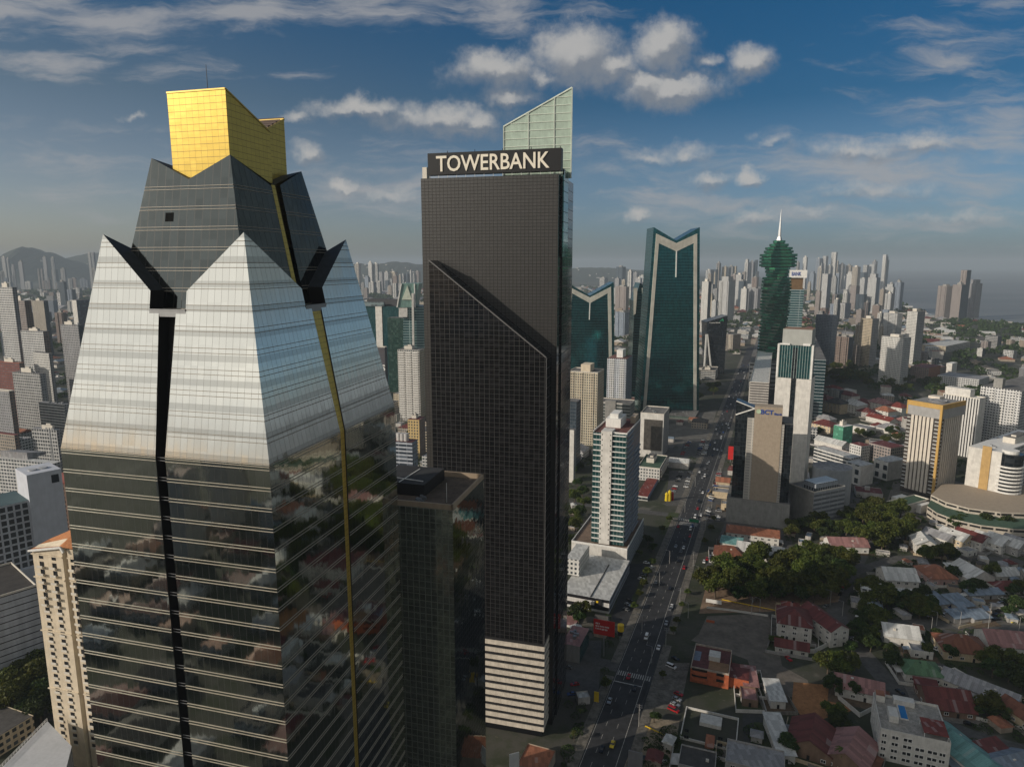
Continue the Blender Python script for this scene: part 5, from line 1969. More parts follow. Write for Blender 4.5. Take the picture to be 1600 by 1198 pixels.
for nm, lb, ct, xl, xm, xr, yt, D, mL, mR, rf_, kit in [
    ('white_grid_tower', 'tall white gridded apartment tower with a roof box at the far left edge', 'apartment tower', -6, 19, 26, 449, 900, f_white, f_grey, None, 'r'),
    ('rose_apartment_tower', 'rose grey apartment tower pair beside the tall white gridded tower', 'apartment tower', 20, 38, 48, 470, 960, f_pink, f_brown, None, 'r'),
    ('blue_fronted_box', 'low box block with a blue front and a white end', 'building', 112, 119, 140, 469, 1700, f_blank_w, F('blue_front', (.06, .08, .16), bay=4, floor=5, ww=.9, wh=.8), None, ''),
    ('striped_cream_block', 'small sunlit block of cream and dark vertical stripes', 'building', 49, 68, 75, 470, 1500, f_creamp, f_slate, None, 'r'),
    ('white_lattice_flats', 'white apartment tower with a dense balcony grid left of the glass tower', 'apartment tower', 32, 67, 77, 518, 880, f_white, f_brown, None, 'r'),
    ('white_lattice_annex', 'lower white wing in front of the dense white balcony grid', 'apartment block', 51, 76, 82, 552, 840, f_white2, f_grey, None, ''),
    ('blank_grey_tower', 'grey apartment tower with one blank white strip left of the glass tower', 'apartment tower', 94, 122, 130, 508, 870, f_grey, f_slate, None, 'rt'),
    ('red_brown_block', 'low red brown block at the far left edge', 'building', -10, 30, 38, 567, 830, F('red_brown', (.22, .08, .065), bay=3, floor=3.2, ww=.6, wh=.5), f_brown, M_TERRA, 'r'),
    ('wide_grid_hotel', 'white hotel with deep square windows left of the glass tower', 'hotel', 19, 62, 71, 584, 790, F('deep_white_grid', (.46, .46, .45), glass=(.02, .024, .028), bay=3.2, floor=3.4, ww=.7, wh=.65), f_grey, None, 'rc'),
    ('grey_corner_block', 'grey balcony block cut by the left edge below the red brown block', 'building', -40, 14, 22, 612, 730, f_grey, f_brown, None, 'p'),
    ('white_low_offices', 'low white offices with a flat grey roof beside the glass tower', 'building', 60, 100, 108, 632, 760, f_whiteb, f_grey, M_GREYROOF, 'c'),
    ('red_roofed_stores', 'row of red roofed stores at the far left edge', 'shop', -30, 22, 30, 680, 640, f_beige, f_brown, M_REDROOF, ''),
]:
    block(nm, lb, ct, xl, xm, xr, yt, D, GA + 6, mL, mR, rf_, kit)
# terrace at the bottom left corner
zt_ = 22.0
q_ = [ground(x, y, zt_) for x, y in ((-14, 1215), (88, 1262), (112, 1165), (74, 1126))]
c0 = (q_[0] + q_[2]) / 2
t_ = thing('white_terrace_roof', 'low building with a white roof terrace and thin railing at the bottom left corner', 'building', (c0.x, c0.y, 0))
mb = MB()
mb.prism([p.xy for p in q_], 0, zt_, 0, 1)
mb.build('walls', [f_grey, plain('pale_terrace', (.46, .47, .49), .8, var=.12)], t_)
mb = MB()
a_, b_ = q_[0], q_[3]
for i in range(22):
    p = a_.lerp(b_, i / 21)
    mb.beam(p, p + Vector((0, 0, 1.2)), .10)
for h_ in (.6, 1.2):
    mb.beam(a_ + Vector((0, 0, h_)), b_ + Vector((0, 0, h_)), .12)
mb.build('railing', WHITE, t_)


# ------------------------------------------------------------------ the skyline of far towers
PAL = {
    'white': (f_white, f_white2, f_whiteb), 'cream': (f_cream, f_creamp), 'beige': (f_beige, f_pink), 'brown': (f_brown,),
    'grey': (f_grey, f_greyb), 'slate': (f_slate,), 'blue': (f_blue,), 'rose': (f_pink,),
}
WORD = {'white': 'white', 'cream': 'cream', 'beige': 'beige', 'brown': 'brown', 'grey': 'grey', 'slate': 'dark slate', 'blue': 'blue grey', 'rose': 'rose grey'}
# colour, left, right, top, base (pixels of the photograph)
FAR = [
    # far left, below the hill
    ('white', 2, 9, 402, 452), ('white', 10, 15, 404, 424), ('grey', 17, 23, 413, 432), ('grey', 28, 37, 409, 432), ('beige', 58, 62, 420, 432), ('beige', 63, 67, 421, 432),
    ('white', 71, 75, 421, 431), ('brown', 80, 90, 421, 432), ('grey', 94, 103, 420, 447), ('rose', 72, 78, 434, 444), ('white', 137, 142, 396, 426), ('slate', 141, 148, 394, 424),
    ('cream', 141, 149, 418, 434), ('grey', 66, 73, 402, 411), ('white', 79, 85, 403, 411), ('beige', 0, 8, 424, 436), ('brown', 70, 80, 437, 444), ('grey', 88, 100, 455, 478),
    ('white', 100, 113, 452, 462), ('grey', 72, 86, 462, 478), ('beige', 0, 14, 470, 520), ('slate', 0, 10, 520, 560),
    # between the two big towers
    ('cream', 554, 564, 412, 441), ('grey', 564, 570, 441, 465), ('white', 575, 582, 410, 436), ('white', 582, 592, 412, 449), ('grey', 592, 600, 425, 458), ('white', 576, 588, 441, 460),
    ('white', 600, 608, 425, 443), ('cream', 609, 621, 425, 443), ('brown', 613.5, 622, 431, 461), ('cream', 623, 627, 430, 445), ('white', 628, 631.5, 427, 446), ('slate', 631, 640, 427, 445),
    ('white', 640, 643.5, 423, 441), ('white', 644.5, 648, 428, 444), ('beige', 648.5, 657, 424, 444), ('cream', 604, 611, 441, 455), ('rose', 568, 576, 450, 470), ('white', 589, 596, 440, 462), ('beige', 556, 563, 446, 470),
    # right of the black tower
    ('white', 937, 950, 434, 452), ('slate', 963, 978, 417, 446), ('beige', 962, 983, 448, 490), ('white', 981, 989, 424, 468), ('grey', 989, 999, 426, 450), ('white', 999, 1009, 431, 456),
    ('blue', 961, 986, 488, 528), ('grey', 944, 951, 452, 470), ('white', 1097, 1112, 440, 520), ('beige', 1120, 1127, 411, 437), ('cream', 1128, 1138, 417, 434), ('grey', 1138.5, 1147, 416, 431),
    ('cream', 1147, 1152, 416, 430), ('white', 1164, 1172, 405, 438), ('grey', 1172, 1179, 409, 430), ('slate', 1179, 1184.5, 406, 432), ('grey', 1177, 1186, 424, 452), ('white', 1150, 1162, 429, 479),
    ('white', 1124, 1150, 432, 501), ('white', 1158, 1170, 451, 487), ('grey', 1169, 1189, 451, 487), ('white', 1103, 1113, 422, 439), ('cream', 1114, 1119.5, 425, 437), ('beige', 1160, 1166, 425, 452),
    ('cream', 1131, 1158, 523, 549), ('grey', 1098, 1108, 500, 530), ('white', 1112, 1121, 470, 500), ('grey', 1116, 1124, 452, 478),
    # right of the twisting tower
    ('white', 1255, 1262.5, 402, 424), ('grey', 1244, 1250, 410, 424), ('white', 1276, 1282.5, 405, 446), ('white', 1286, 1294.5, 400, 427), ('white', 1299.5, 1309, 394, 424), ('cream', 1283, 1287.5, 416, 436),
    ('grey', 1311, 1321, 413, 432), ('cream', 1307, 1311, 408, 430), ('white', 1293, 1299.5, 415, 432), ('blue', 1265, 1275, 424, 454), ('white', 1285, 1300, 428, 492), ('white', 1300, 1310, 431, 462),
    ('white', 1314, 1325, 431, 450), ('cream', 1332, 1345, 417, 461), ('white', 1349, 1358, 414, 438), ('white', 1358.5, 1369, 413, 437), ('white', 1344, 1355, 435, 460), ('white', 1357, 1376, 428, 487),
    ('beige', 1375, 1385, 452, 490), ('white', 1384, 1400, 444, 490), ('blue', 1399, 1413, 441, 487), ('slate', 1338, 1355, 460, 487), ('white', 1304, 1330, 474, 498), ('beige', 1275, 1284, 455, 496),
    ('rose', 1300, 1312, 460, 492), ('grey', 1325, 1332, 445, 474), ('white', 1318, 1326, 452, 478), ('cream', 1262, 1268, 440, 470), ('white', 1391, 1396, 441, 470), ('grey', 1402, 1408, 438, 470),
    # cluster by the sea
    ('rose', 1466, 1491, 447, 499), ('rose', 1489, 1513, 445, 502), ('beige', 1502, 1518, 422, 498), ('grey', 1514, 1536, 437, 497),
    # nearer towers of that side
    ('blue', 1275, 1310, 493, 570), ('brown', 1307, 1334, 527, 577), ('cream', 1345, 1374, 498, 573), ('white', 1381, 1411, 490, 548), ('white', 1418, 1446, 487, 570), ('white', 1378, 1424, 528, 604),
    ('beige', 1333, 1346, 540, 572), ('cream', 1337, 1345, 508, 545), ('cream', 1374, 1381, 510, 545), ('white', 1392, 1401, 520, 560), ('grey', 1455, 1468, 560, 575),
    # behind the roofs, centre
    ('white', 1296, 1318, 610, 628), ('grey', 1540, 1566, 525, 545),
]
_rf = random.Random(77)
_c = ['white', 'white', 'white', 'grey', 'cream', 'beige', 'rose', 'brown', 'blue', 'slate']
for (xa, xb, ya, yb_, ha, hb, wa, wb, n_) in [(-5, 140, 440, 470, 5, 13, 6, 14, 22), (-5, 130, 475, 540, 18, 50, 11, 20, 13), (556, 656, 446, 468, 12, 26, 6, 10, 10), (930, 1008, 452, 480, 14, 30, 7, 11, 7), (1100, 1190, 440, 500, 14, 42, 7, 13, 16),
                                              (1262, 1400, 436, 470, 14, 40, 6, 11, 20), (1265, 1400, 480, 540, 16, 44, 9, 16, 14), (1420, 1600, 535, 575, 8, 16, 10, 22, 6)]:
    for k_ in range(n_):
        w_ = _rf.uniform(wa, wb)
        x_ = _rf.uniform(xa, xb - w_)
        y_ = _rf.uniform(ya, yb_)
        FAR.append((_rf.choice(_c), x_, x_ + w_, y_ - _rf.uniform(ha, hb), y_))
LM = [(150, 'left of the stepped glass tower'), (660, 'between the glass and black towers'), (1015, 'just right of the black tower'), (1100, 'behind the notched teal tower'),
      (1192, 'between the notched and twisting towers'), (1262, 'beside the twisting green tower'), (1375, 'right of the twisting green tower'), (1455, 'towards the sea, near the right'), (1700, 'on the spit by the sea')]
ORD = ['first', 'second', 'third', 'fourth', 'fifth', 'sixth', 'seventh', 'eighth', 'ninth', 'tenth', 'eleventh', 'twelfth']
far_things = []
rr = random.Random(5)
for n_, (colr, x0, x1, yt, yb) in enumerate(FAR):
    # the base line is often hidden, so distance comes from the base pixel but stays inside the city
    D = 5600 if yb < 447 else min(5600, max(700, gY(yb)))
    az = math.degrees(math.atan(((x0 + x1) / 2 - 800) / 1083)) + rr.uniform(28, 52)
    w = x1 - x0
    split = rr.uniform(.55, .8)
    mats = PAL[colr]
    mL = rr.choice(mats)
    mR = rr.choice({'white': (f_grey, f_blue, f_slate, f_white), 'cream': (f_beige, f_grey, f_cream)}.get(colr, (mats[0], f_slate, mats[0])))  # right walls mostly take a darker facade, shading put into their colour
    pl = Plan(x0, x0 + w * split, x1, yt, D, az)
    pl.b = min(pl.b, pl.a * 1.3 + 8)
    asp = (yb - yt) / w
    crown = rr.choice(('flat', 'step', 'room', 'spike', 'twin')) if asp > 1.8 else rr.choice(('flat', 'room'))
    bal = rr.random() < .55
    t_ = thing('distant_tower', '', 'tower', pl.base(), 'towers of the far skyline')
    mb = MB()
    zt_ = pl.z
    zsh = zt_ * (0.90 if crown == 'step' else 1.0)
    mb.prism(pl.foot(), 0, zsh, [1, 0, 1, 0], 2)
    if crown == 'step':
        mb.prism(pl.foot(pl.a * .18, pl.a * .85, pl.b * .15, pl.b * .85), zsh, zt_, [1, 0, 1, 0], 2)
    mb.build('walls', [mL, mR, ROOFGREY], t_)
    if crown in ('room', 'twin', 'spike'):
        mb = MB()
        mb.prism(pl.foot(pl.a * .3, pl.a * .7, pl.b * .25, pl.b * .75), zt_, zt_ + min(10, zt_ * .05), 0)
        if crown == 'twin':
            mb.prism(pl.foot(pl.a * .42, pl.a * .6, pl.b * .35, pl.b * .6), zt_ + min(10, zt_ * .05), zt_ + min(10, zt_ * .05) + 4, 0)
        mb.build('roof_room', OFFWHITE if colr in ('white', 'cream') else CONC, t_)
    if crown == 'spike':
        mb = MB()
        c = pl.pt(pl.a * .5, pl.b * .5)
        mb.tube((c.x, c.y, zt_ + 4), (c.x, c.y, zt_ + 22), .9, .2, 6)
        mb.build('roof_mast', STEEL, t_)
    if bal:
        for f in ((.1, .3), (.6, .8)) if w > 9 else ((.35, .65),):
            mb = MB()
            mb.box(pl.pt(pl.a * f[0], -1.6), pl.L * pl.a * (f[1] - f[0]), pl.R * 1.595, 4, zsh * .985)
            mb.build('balcony_bay', mL if rr.random() < .5 else f_whiteb if colr == 'white' else mR, t_)
    desc = ('slender ' if asp > 3.6 else 'tall ' if asp > 2.4 else 'broad ' if asp < 1.3 else '') + WORD[colr]
    roof = {'flat': 'flat roofed', 'step': 'step topped', 'room': 'roof boxed', 'spike': 'mast topped', 'twin': 'double boxed'}[crown]
    place = next(p for lim, p in LM if (x0 + x1) / 2 < lim)
    far_things.append([t_, desc + ' ' + roof + ' tower ' + place, (x0 + x1) / 2])
by = {}
for f in far_things:
    by.setdefault(f[1], []).append(f)
for lab, fs in by.items():
    fs.sort(key=lambda f: f[2])
    for i, f in enumerate(fs):
        f[0]['label'] = lab if len(fs) == 1 else lab + ', ' + ORD[min(i, 9)] + ' from left'


# ------------------------------------------------------------------ sea, hills, streets
def sea_material():
    m, n, p = mat('sea_water')
    tc = n.new('ShaderNodeTexCoord').outputs['Object']
    a = n.noise(n.vmath('MULTIPLY', tc, (.0006, .0016, 0)), 1.0, 5, .6)
    n.put(p.inputs['Base Color'], n.mix(n.smooth(a, .4, .65), (.13, .14, .145), (.19, .195, .195)))
    p.inputs['Roughness'].default_value = .5
    bn = n.new('ShaderNodeBump')
    bn.inputs['Strength'].default_value = .25
    n.put(bn.inputs['Height'], n.noise(n.vmath('MULTIPLY', tc, (.05, .05, .05)), 1.0, 4, .6))
    n.l.new(bn.outputs[0], p.inputs['Normal'])
    return m


sp_ = [ground(x, y) for x, y in ((1384, 476), (1415, 481), (1450, 492), (1475, 501), (1535, 502), (1600, 507), (1720, 512), (1900, 520))]
far_ = [Vector((25900, sp_[-1].y + 300, 0)), Vector((25900, 25900, 0)), Vector((9000, 25900, 0)), Vector((2600, 7000, 0))]
mb = MB()
mb.poly([(p.x, p.y, .6) for p in sp_ + far_])
tag(mb.build('sea', sea_material()), kind='structure')

HILLS = []
for (px, py, D, sx, sy) in [(40, 391, 8000, 170, 450), (72, 399, 8100, 170, 400), (8, 403, 7900, 190, 400), (105, 409, 8300, 220, 400), (170, 398, 9500, 700, 700), (260, 402, 9800, 900, 700), (60, 404, 9900, 900, 700),
                            (-100, 400, 9000, 900, 800), (560, 414, 9000, 420, 600), (620, 411, 8800, 420, 600), (690, 412, 9200, 600, 600), (420, 412, 9500, 900, 700), (930, 418, 9800, 900, 700)]:
    p = at(px, py, D)
    HILLS.append((p.x, p.y, p.z, sx, sy))


def hz(x, y):
    h = 0.0
    for (cx, cy, z, sx, sy) in HILLS:
        d = ((x - cx) / sx) ** 2 + ((y - cy) / sy) ** 2
        if d < 12:
            h = max(h, z * math.exp(-d / 2) * 1.0) if h < 1 else max(h, z * math.exp(-d / 2)) + .25 * min(h, z * math.exp(-d / 2)) * .3
    return h


mb = MB()
nx, ny = 260, 90
X0, X1, Y0, Y1 = -8500, 4200, 4200, 11800
vs = []
rr = random.Random(11)
for j in range(ny + 1):
    row = []
    for i in range(nx + 1):
        x, y = X0 + (X1 - X0) * i / nx, Y0 + (Y1 - Y0) * j / ny
        h = hz(x, y)
        row.append(Vector((x, y, h * (1 + rr.uniform(-.05, .05)) - 4)))
    vs.append(row)
for j in range(ny):
    for i in range(nx):
        q = [vs[j][i], vs[j][i + 1], vs[j + 1][i + 1], vs[j + 1][i]]
        if max(p.z for p in q) > 0:
            mb.poly(q)
m_hill = plain('wooded_hill', (.028, .036, .018), .95, var=.6, scale=.012)
tag(mb.build('hills', m_hill, smooth=True), kind='structure')

M_ROAD = M_ASPH2
STREETS = []
_road0 = road


def road(name, line, w, z, material):
    STREETS.append(([Vector(p[:2]) for p in line], w))
    return _road0(name, line, w, z, material)

G2 = lambda pts: [ground(x, y) for x, y in pts]
road('street', G2([(1352, 790), (1352, 850), (1330, 895), (1302, 945), (1318, 985), (1352, 1025), (1400, 1080), (1450, 1120), (1520, 1150), (1640, 1185)]), 10, .008, M_ROAD)
road('street', G2([(1318, 985), (1430, 972), (1530, 980), (1660, 985)]), 9, .010, M_ROAD)
road('street', G2([(1330, 895), (1400, 872), (1500, 868), (1640, 880)]), 8, .010, M_ROAD)
road('street', G2([(1400, 1080), (1470, 1030), (1485, 985)]), 7, .010, M_ROAD)
road('street', [av(31, -9), av(31, -60), av(40, -120)], 9, .010, M_ROAD)
road('street', [av(256, -9), av(254, -140)], 9, .010, M_ROAD)
road('street', [av(338, 9), av(332, 160), av(350, 420)], 9, .010, M_ROAD)
road('street', G2([(95, 1120), (60, 900), (120, 760), (115, 640), (110, 560)]), 12, .010, M_ROAD)
road('street', G2([(0, 1010), (60, 900)]), 10, .010, M_ROAD)
sheet('parking_lot', G2([(1092, 990), (1105, 962), (1200, 958), (1212, 985), (1222, 1040), (1262, 1062), (1270, 1090), (1185, 1085), (1168, 1030), (1080, 1000)]), .014, plain('lot_asphalt', (.135, .118, .10), .9, var=.4, scale=.12))
sheet('parking_lot', G2([(1062, 712), (1070, 686), (1106, 684), (1102, 712)]), .014, M_ROAD)
sheet('parking_lot', G2([(1040, 790), (1046, 735), (1088, 735), (1070, 790)]), .014, M_ROAD)
sheet('parking_lot', G2([(1113, 735), (1140, 735), (1138, 815), (1092, 818)]), .014, M_ROAD)
sheet('parking_lot', G2([(955, 965), (985, 880), (1028, 880), (1012, 945), (990, 990)]), .014, M_ASPH)
sheet('parking_lot', G2([(870, 1090), (880, 1000), (940, 1000), (935, 1090)]), .014, M_ASPH2)
sheet('parking_lot', G2([(1480, 975), (1478, 935), (1575, 930), (1600, 970)]), .014, M_ROAD)
sheet('forecourt', G2([(1020, 1105), (1036, 1035), (1078, 1035), (1062, 1110)]), .014, M_PAVE)
sheet('forecourt', G2([(975, 1198), (1005, 1120), (1062, 1125), (1050, 1198)]), .014, plain('sandy_court', (.27, .22, .155), .9, var=.45, scale=.2))
sheet('park_ground', G2([(1092, 958), (1110, 890), (1330, 870), (1310, 940), (1210, 955)]), .010, M_BARE)
sheet('grass_verge', G2([(985, 940), (1010, 885), (1024, 885), (1000, 945)]), .016, M_GRASSB)
sheet('plaza', G2([(1380, 800), (1396, 752), (1470, 745), (1560, 770), (1600, 800), (1470, 812)]), .009, M_PAVE)
sheet('plaza', G2([(1268, 815), (1282, 760), (1372, 752), (1380, 800), (1330, 822)]), .008, M_ASPH2)
sheet('plaza', G2([(1020, 720), (1035, 655), (1120, 640), (1098, 720)]), .008, plain('worn_plaza', (.13, .125, .115), .9, var=.45, scale=.1))
sheet('plaza', G2([(1100, 890), (1140, 800), (1240, 815), (1236, 880), (1160, 892)]), .008, M_ASPH2)
sheet('flower_bed', G2([(1030, 835), (1045, 800), (1062, 800), (1050, 835)]), .016, M_GRASSB)
sheet('yard_ground', G2([(1237, 1098), (1240, 1065), (1300, 1070), (1330, 1110), (1260, 1130)]), .016, plain('orange_earth', (.34, .16, .065), .95, var=.35, scale=.3))
sheet('yard_ground', G2([(1160, 1125), (1165, 1075), (1205, 1075), (1200, 1190), (1165, 1190)]), .012, plain('dark_yard', (.05, .052, .05), .9, var=.4))


# ------------------------------------------------------------------ houses of the neighbourhood on the right
WALLS = {'white': plain('house_white', (.60, .58, .54), .75, var=.22, scale=.5), 'cream': plain('house_cream', (.54, .44, .30), .75, var=.22, scale=.5), 'grey': plain('house_grey', (.34, .33, .32), .8, var=.25, scale=.5),
         'pink': plain('house_pink', (.46, .30, .27), .8, var=.25), 'brown': plain('house_brown', (.20, .13, .09), .8, var=.3)}
ROOFS = {'red': M_MAROON, 'scarlet': M_REDROOF, 'terra': M_TERRA, 'white': M_WHITEROOF, 'grey': M_GREYROOF, 'blue': M_BLUEROOF, 'green': sheet_roof('green_metal_roof', (.10, .19, .10), .2),
         'pink': M_PINKROOF, 'turq': M_TURQ, 'rust': sheet_roof('rust_brown_roof', (.19, .075, .045), .3), 'dark': plain('dark_shingle', (.06, .058, .058), .85, var=.4)}


YARDS = []


def house(label, px, py, w, d, h, az, kind, roof, wall='white', name='house', cat='house', wins=True, group=None, pitch=.28, base=None):
    """w across, d along the azimuth; (px, py) is the middle of its eaves plane in the photograph"""
    c = ground(px, py, h) if base is None else base
    c = Vector((c.x, c.y))
    t_ = thing(name, label, cat, (c.x, c.y, 0), group)
    dv = Vector((math.sin(R(az)), math.cos(R(az))))
    ev = Vector((dv.y, -dv.x))
    P_ = lambda a, b, z: Vector((c.x + ev.x * a + dv.x * b, c.y + ev.y * a + dv.y * b, z))
    hw, hd, o = w / 2, d / 2, .7
    wm, rm = WALLS[wall], ROOFS[roof]
    mb = MB()
    rise = min(w, d) * pitch
    foot = [P_(-hw, -hd, 0).xy, P_(hw, -hd, 0).xy, P_(hw, hd, 0).xy, P_(-hw, hd, 0).xy]
    mb.prism(foot, 0, h, 0, cap=(kind == 'flat'))
    if kind == 'gable':
        if w <= d:
            mb.poly([P_(-hw, -hd, h), P_(hw, -hd, h), P_(0, -hd, h + rise)])
            mb.poly([P_(hw, hd, h), P_(-hw, hd, h), P_(0, hd, h + rise)])
        else:
            mb.poly([P_(hw, -hd, h), P_(hw, hd, h), P_(hw, 0, h + rise)])
            mb.poly([P_(-hw, hd, h), P_(-hw, -hd, h), P_(-hw, 0, h + rise)])
    mb.build('walls', wm, t_)
    mb = MB()
    th = .18
    def slab_(a, b, c_, e):
        pts = [a, b, c_, e] if e is not None else [a, b, c_]
        up_ = [p + Vector((0, 0, th)) for p in pts]
        mb.poly(up_)
        mb.poly(pts[::-1])
        n_ = len(pts)
        for i in range(n_):
            j = (i + 1) % n_
            mb.poly([pts[i], pts[j], up_[j], up_[i]])
    k = o / max(.1, min(hw, hd)) * rise
    if kind == 'gable':
        if w <= d:
            slab_(P_(-hw - o, -hd - o, h - k), P_(0, -hd - o, h + rise), P_(0, hd + o, h + rise), P_(-hw - o, hd + o, h - k))
            slab_(P_(0, -hd - o, h + rise), P_(hw + o, -hd - o, h - k), P_(hw + o, hd + o, h - k), P_(0, hd + o, h + rise))
        else:
            slab_(P_(-hw - o, -hd - o, h - k), P_(hw + o, -hd - o, h - k), P_(hw + o, 0, h + rise), P_(-hw - o, 0, h + rise))
            slab_(P_(-hw - o, 0, h + rise), P_(hw + o, 0, h + rise), P_(hw + o, hd + o, h - k), P_(-hw - o, hd + o, h - k))
    elif kind == 'hip':
        a = min(hw, hd)
        r0, r1 = (P_(0, -hd + a, h + rise), P_(0, hd - a, h + rise)) if w <= d else (P_(-hw + a, 0, h + rise), P_(hw - a, 0, h + rise))
        A, B, C_, E = P_(-hw - o, -hd - o, h - k), P_(hw + o, -hd - o, h - k), P_(hw + o, hd + o, h - k), P_(-hw - o, hd + o, h - k)
        if w <= d:
            slab_(A, B, r0, None), slab_(B, C_, r1, r0), slab_(C_, E, r1, None), slab_(E, A, r0, r1)
        else:
            slab_(A, B, r1, r0), slab_(B, C_, r1, None), slab_(C_, E, r0, r1), slab_(E, A, r0, None)
    elif kind == 'shed':
        slab_(P_(-hw - o, -hd - o, h + .05), P_(hw + o, -hd - o, h + .05), P_(hw + o, hd + o, h + 1.2 + rise * .3), P_(-hw - o, hd + o, h + 1.2 + rise * .3))
    else:
        for (x0, x1, y0, y1) in ((-hw, hw, -hd, -hd + .25), (-hw, hw, hd - .25, hd), (-hw, -hw + .25, -hd + .25, hd - .25), (hw - .25, hw, -hd + .25, hd - .25)):
            q = P_(x0, y0, 0)
            mb.box(q, ev * (x1 - x0), dv * (y1 - y0), h, h + .6, 0)
        mb.poly([P_(-hw + .25, -hd + .25, h + .03), P_(hw - .25, -hd + .25, h + .03), P_(hw - .25, hd - .25, h + .03), P_(-hw + .25, hd - .25, h + .03)], None, 1)
        mb.build('parapet_roof', [wm, rm], t_)
        mb = None
    if mb is not None:
        mb.build('roof', rm, t_)
    rh = random.Random(int(px * 13 + py * 7))
    if kind != 'shed' and rh.random() < .75:             # tank or cooling box on the roof
        mb = MB()
        q = P_(rh.uniform(-.3, .3) * w, rh.uniform(-.3, .3) * d, 0)
        zq = h + (rise * .55 if kind in ('gable', 'hip') else .05)
        if rh.random() < .5:
            mb.tube((q.x, q.y, zq - .6), (q.x, q.y, zq + 1.3), .65, n=10)
            mb.build('water_tank', rh.choice((DARK, M_BLUEROOF, WHITE)), t_)
        else:
            mb.cbox(q, 1.2, .9, zq - .8, zq + .8, az)
            mb.build('cooling_box', OFFWHITE, t_)
    if w > 9 and rh.random() < .7 and 'carport' not in label:    # lean-to against one side
        mb = MB()
        sd = rh.choice((-1, 1))
        x0 = sd * hw
        L0 = d * rh.uniform(.4, .8)
        pts = [P_(x0, -L0 / 2, 2.9), P_(x0 + sd * 3.2, -L0 / 2, 2.3), P_(x0 + sd * 3.2, L0 / 2, 2.3), P_(x0, L0 / 2, 2.9)]
        mb.poly(pts if sd < 0 else pts[::-1])
        up_ = [p + Vector((0, 0, .12)) for p in pts]
        mb.poly(up_ if sd > 0 else up_[::-1])
        for i in range(4):
            j = (i + 1) % 4
            mb.poly([pts[i], pts[j], up_[j], up_[i]])
        for yy in (-L0 / 2 + .2, L0 / 2 - .2):
            q = P_(x0 + sd * 3.0, yy, 0)
            mb.tube((q.x, q.y, 0), (q.x, q.y, 2.35), .09, n=5)
        mb.build('lean_to_roof', rh.choice((M_GREYROOF, M_WHITEROOF, M_BLUEROOF, ROOFS['rust'])), t_)
    YARDS.append(([P_(-hw - rh.uniform(2, 5), -hd - rh.uniform(2, 6), 0), P_(hw + rh.uniform(2, 5), -hd - rh.uniform(2, 6), 0), P_(hw + rh.uniform(2, 5), hd + rh.uniform(1, 4), 0), P_(-hw - rh.uniform(2, 5), hd + rh.uniform(1, 4), 0)], rh.randint(0, 3)))
    if wins:
        nfl = max(1, int(h / 3))
        nw = max(1, int(w / 4.5))
        nd = max(1, int(d / 5))
        for f in range(nfl):
            z = 1.0 + f * 3
            for i in range(nw):
                if f == 0 and i == nw // 2:
                    continue
                put_mesh(WIN['white'], 'window', t_, P_(-hw + w * (i + .5) / nw, -hd - .02, z), az + 180, (1.6, 1, 1.25))
            for i in range(nd):
                put_mesh(WIN['white'], 'window', t_, P_(-hw - .02, -hd + d * (i + .5) / nd, z), az - 90, (1.5, 1, 1.2))
        mb = MB()
        x = -hw + w * (nw // 2 + .5) / nw
        q = P_(x - .55, -hd - .08, 0)
        mb.box(q, ev * 1.1, dv * .075, 0.02, 2.15)
        mb.build('door', M_SHADE, t_)
    return t_


# white apartment block with the pool on its roof
PB = Plan(1364, 1376, 1486, 1140, 250, AZ + 90)
t_ = thing('pool_roof_apartments', 'white five storey apartment block with a blue pool and a red canopy on its roof', 'apartment block', PB.base())
mb = MB()
zz = PB.z
mb.prism(PB.foot(), 0, zz, 0, 1)
mb.build('walls', [WALLS['white'], plain('stained_roof', (.33, .31, .28), .9, var=.45, scale=.5)], t_)
for fl in range(5):
    z = zz - 2.6 - fl * 3.0
    if z < .5:
        continue
    for f, wd in ((.06, 1.6), (.22, 2.2), (.40, 2.9), (.58, 3.0), (.76, 3.2), (.90, 2.0)):
        if fl == 0 and .5 < f < .95:
            continue
        put_mesh(WIN['white'], 'window', t_, PB.pt(-.0, PB.b * f, z).xy.to_3d() + Vector((0, 0, z)) - PB.L.to_3d() * .02, AZ + 180, (wd, 1, 1.3))
    for f in (.1, .3, .5, .7, .9):
        put_mesh(WIN['white'], 'window', t_, PB.pt(PB.a * f, -.02, z), AZ - 90, (1.3, 1, 1.3))
mb = MB()
for (u, v, du, dv_) in ((0, 0, .25, PB.b), (PB.a - .25, 0, .25, PB.b), (.25, 0, PB.a - .5, .25), (.25, PB.b - .25, PB.a - .5, .25)):
    mb.box(PB.pt(u, v), PB.L * du, PB.R * dv_, zz, zz + 1.0)
mb.build('parapet', WALLS['white'], t_)
mb = MB()
mb.box(PB.pt(PB.a * .42, PB.b * .34), PB.L * PB.a * .40, PB.R * 3.2, zz, zz + .35)
mb.build('pool_rim', WALLS['white'], t_)
mb = MB()
mb.box(PB.pt(PB.a * .44, PB.b * .36), PB.L * PB.a * .36, PB.R * 2.6, zz + .2, zz + .37)
mb.build('pool_water', plain('pool_blue', (.01, .16, .42), .08, var=.12), t_)
mb = MB()
mb.prism([PB.pt(.6, PB.b * .62), PB.pt(.6, PB.b * .97), PB.pt(PB.a * .42, PB.b * .97), PB.pt(PB.a * .42, PB.b * .62)][::1], zz + 2.6, zz + 3.0, 0, bottom=True)
cnp = mb.build('red_canopy', M_REDROOF, t_)
for (u, v) in ((.8, .63), (.8, .96), (PB.a * .4, .63), (PB.a * .4, .96)):
    mb = MB()
    p = PB.pt(u, PB.b * v)
    mb.tube((p.x, p.y, zz), (p.x, p.y, zz + 2.6), .12, n=6)
    mb.build('post', WHITE, cnp)
mb = MB()
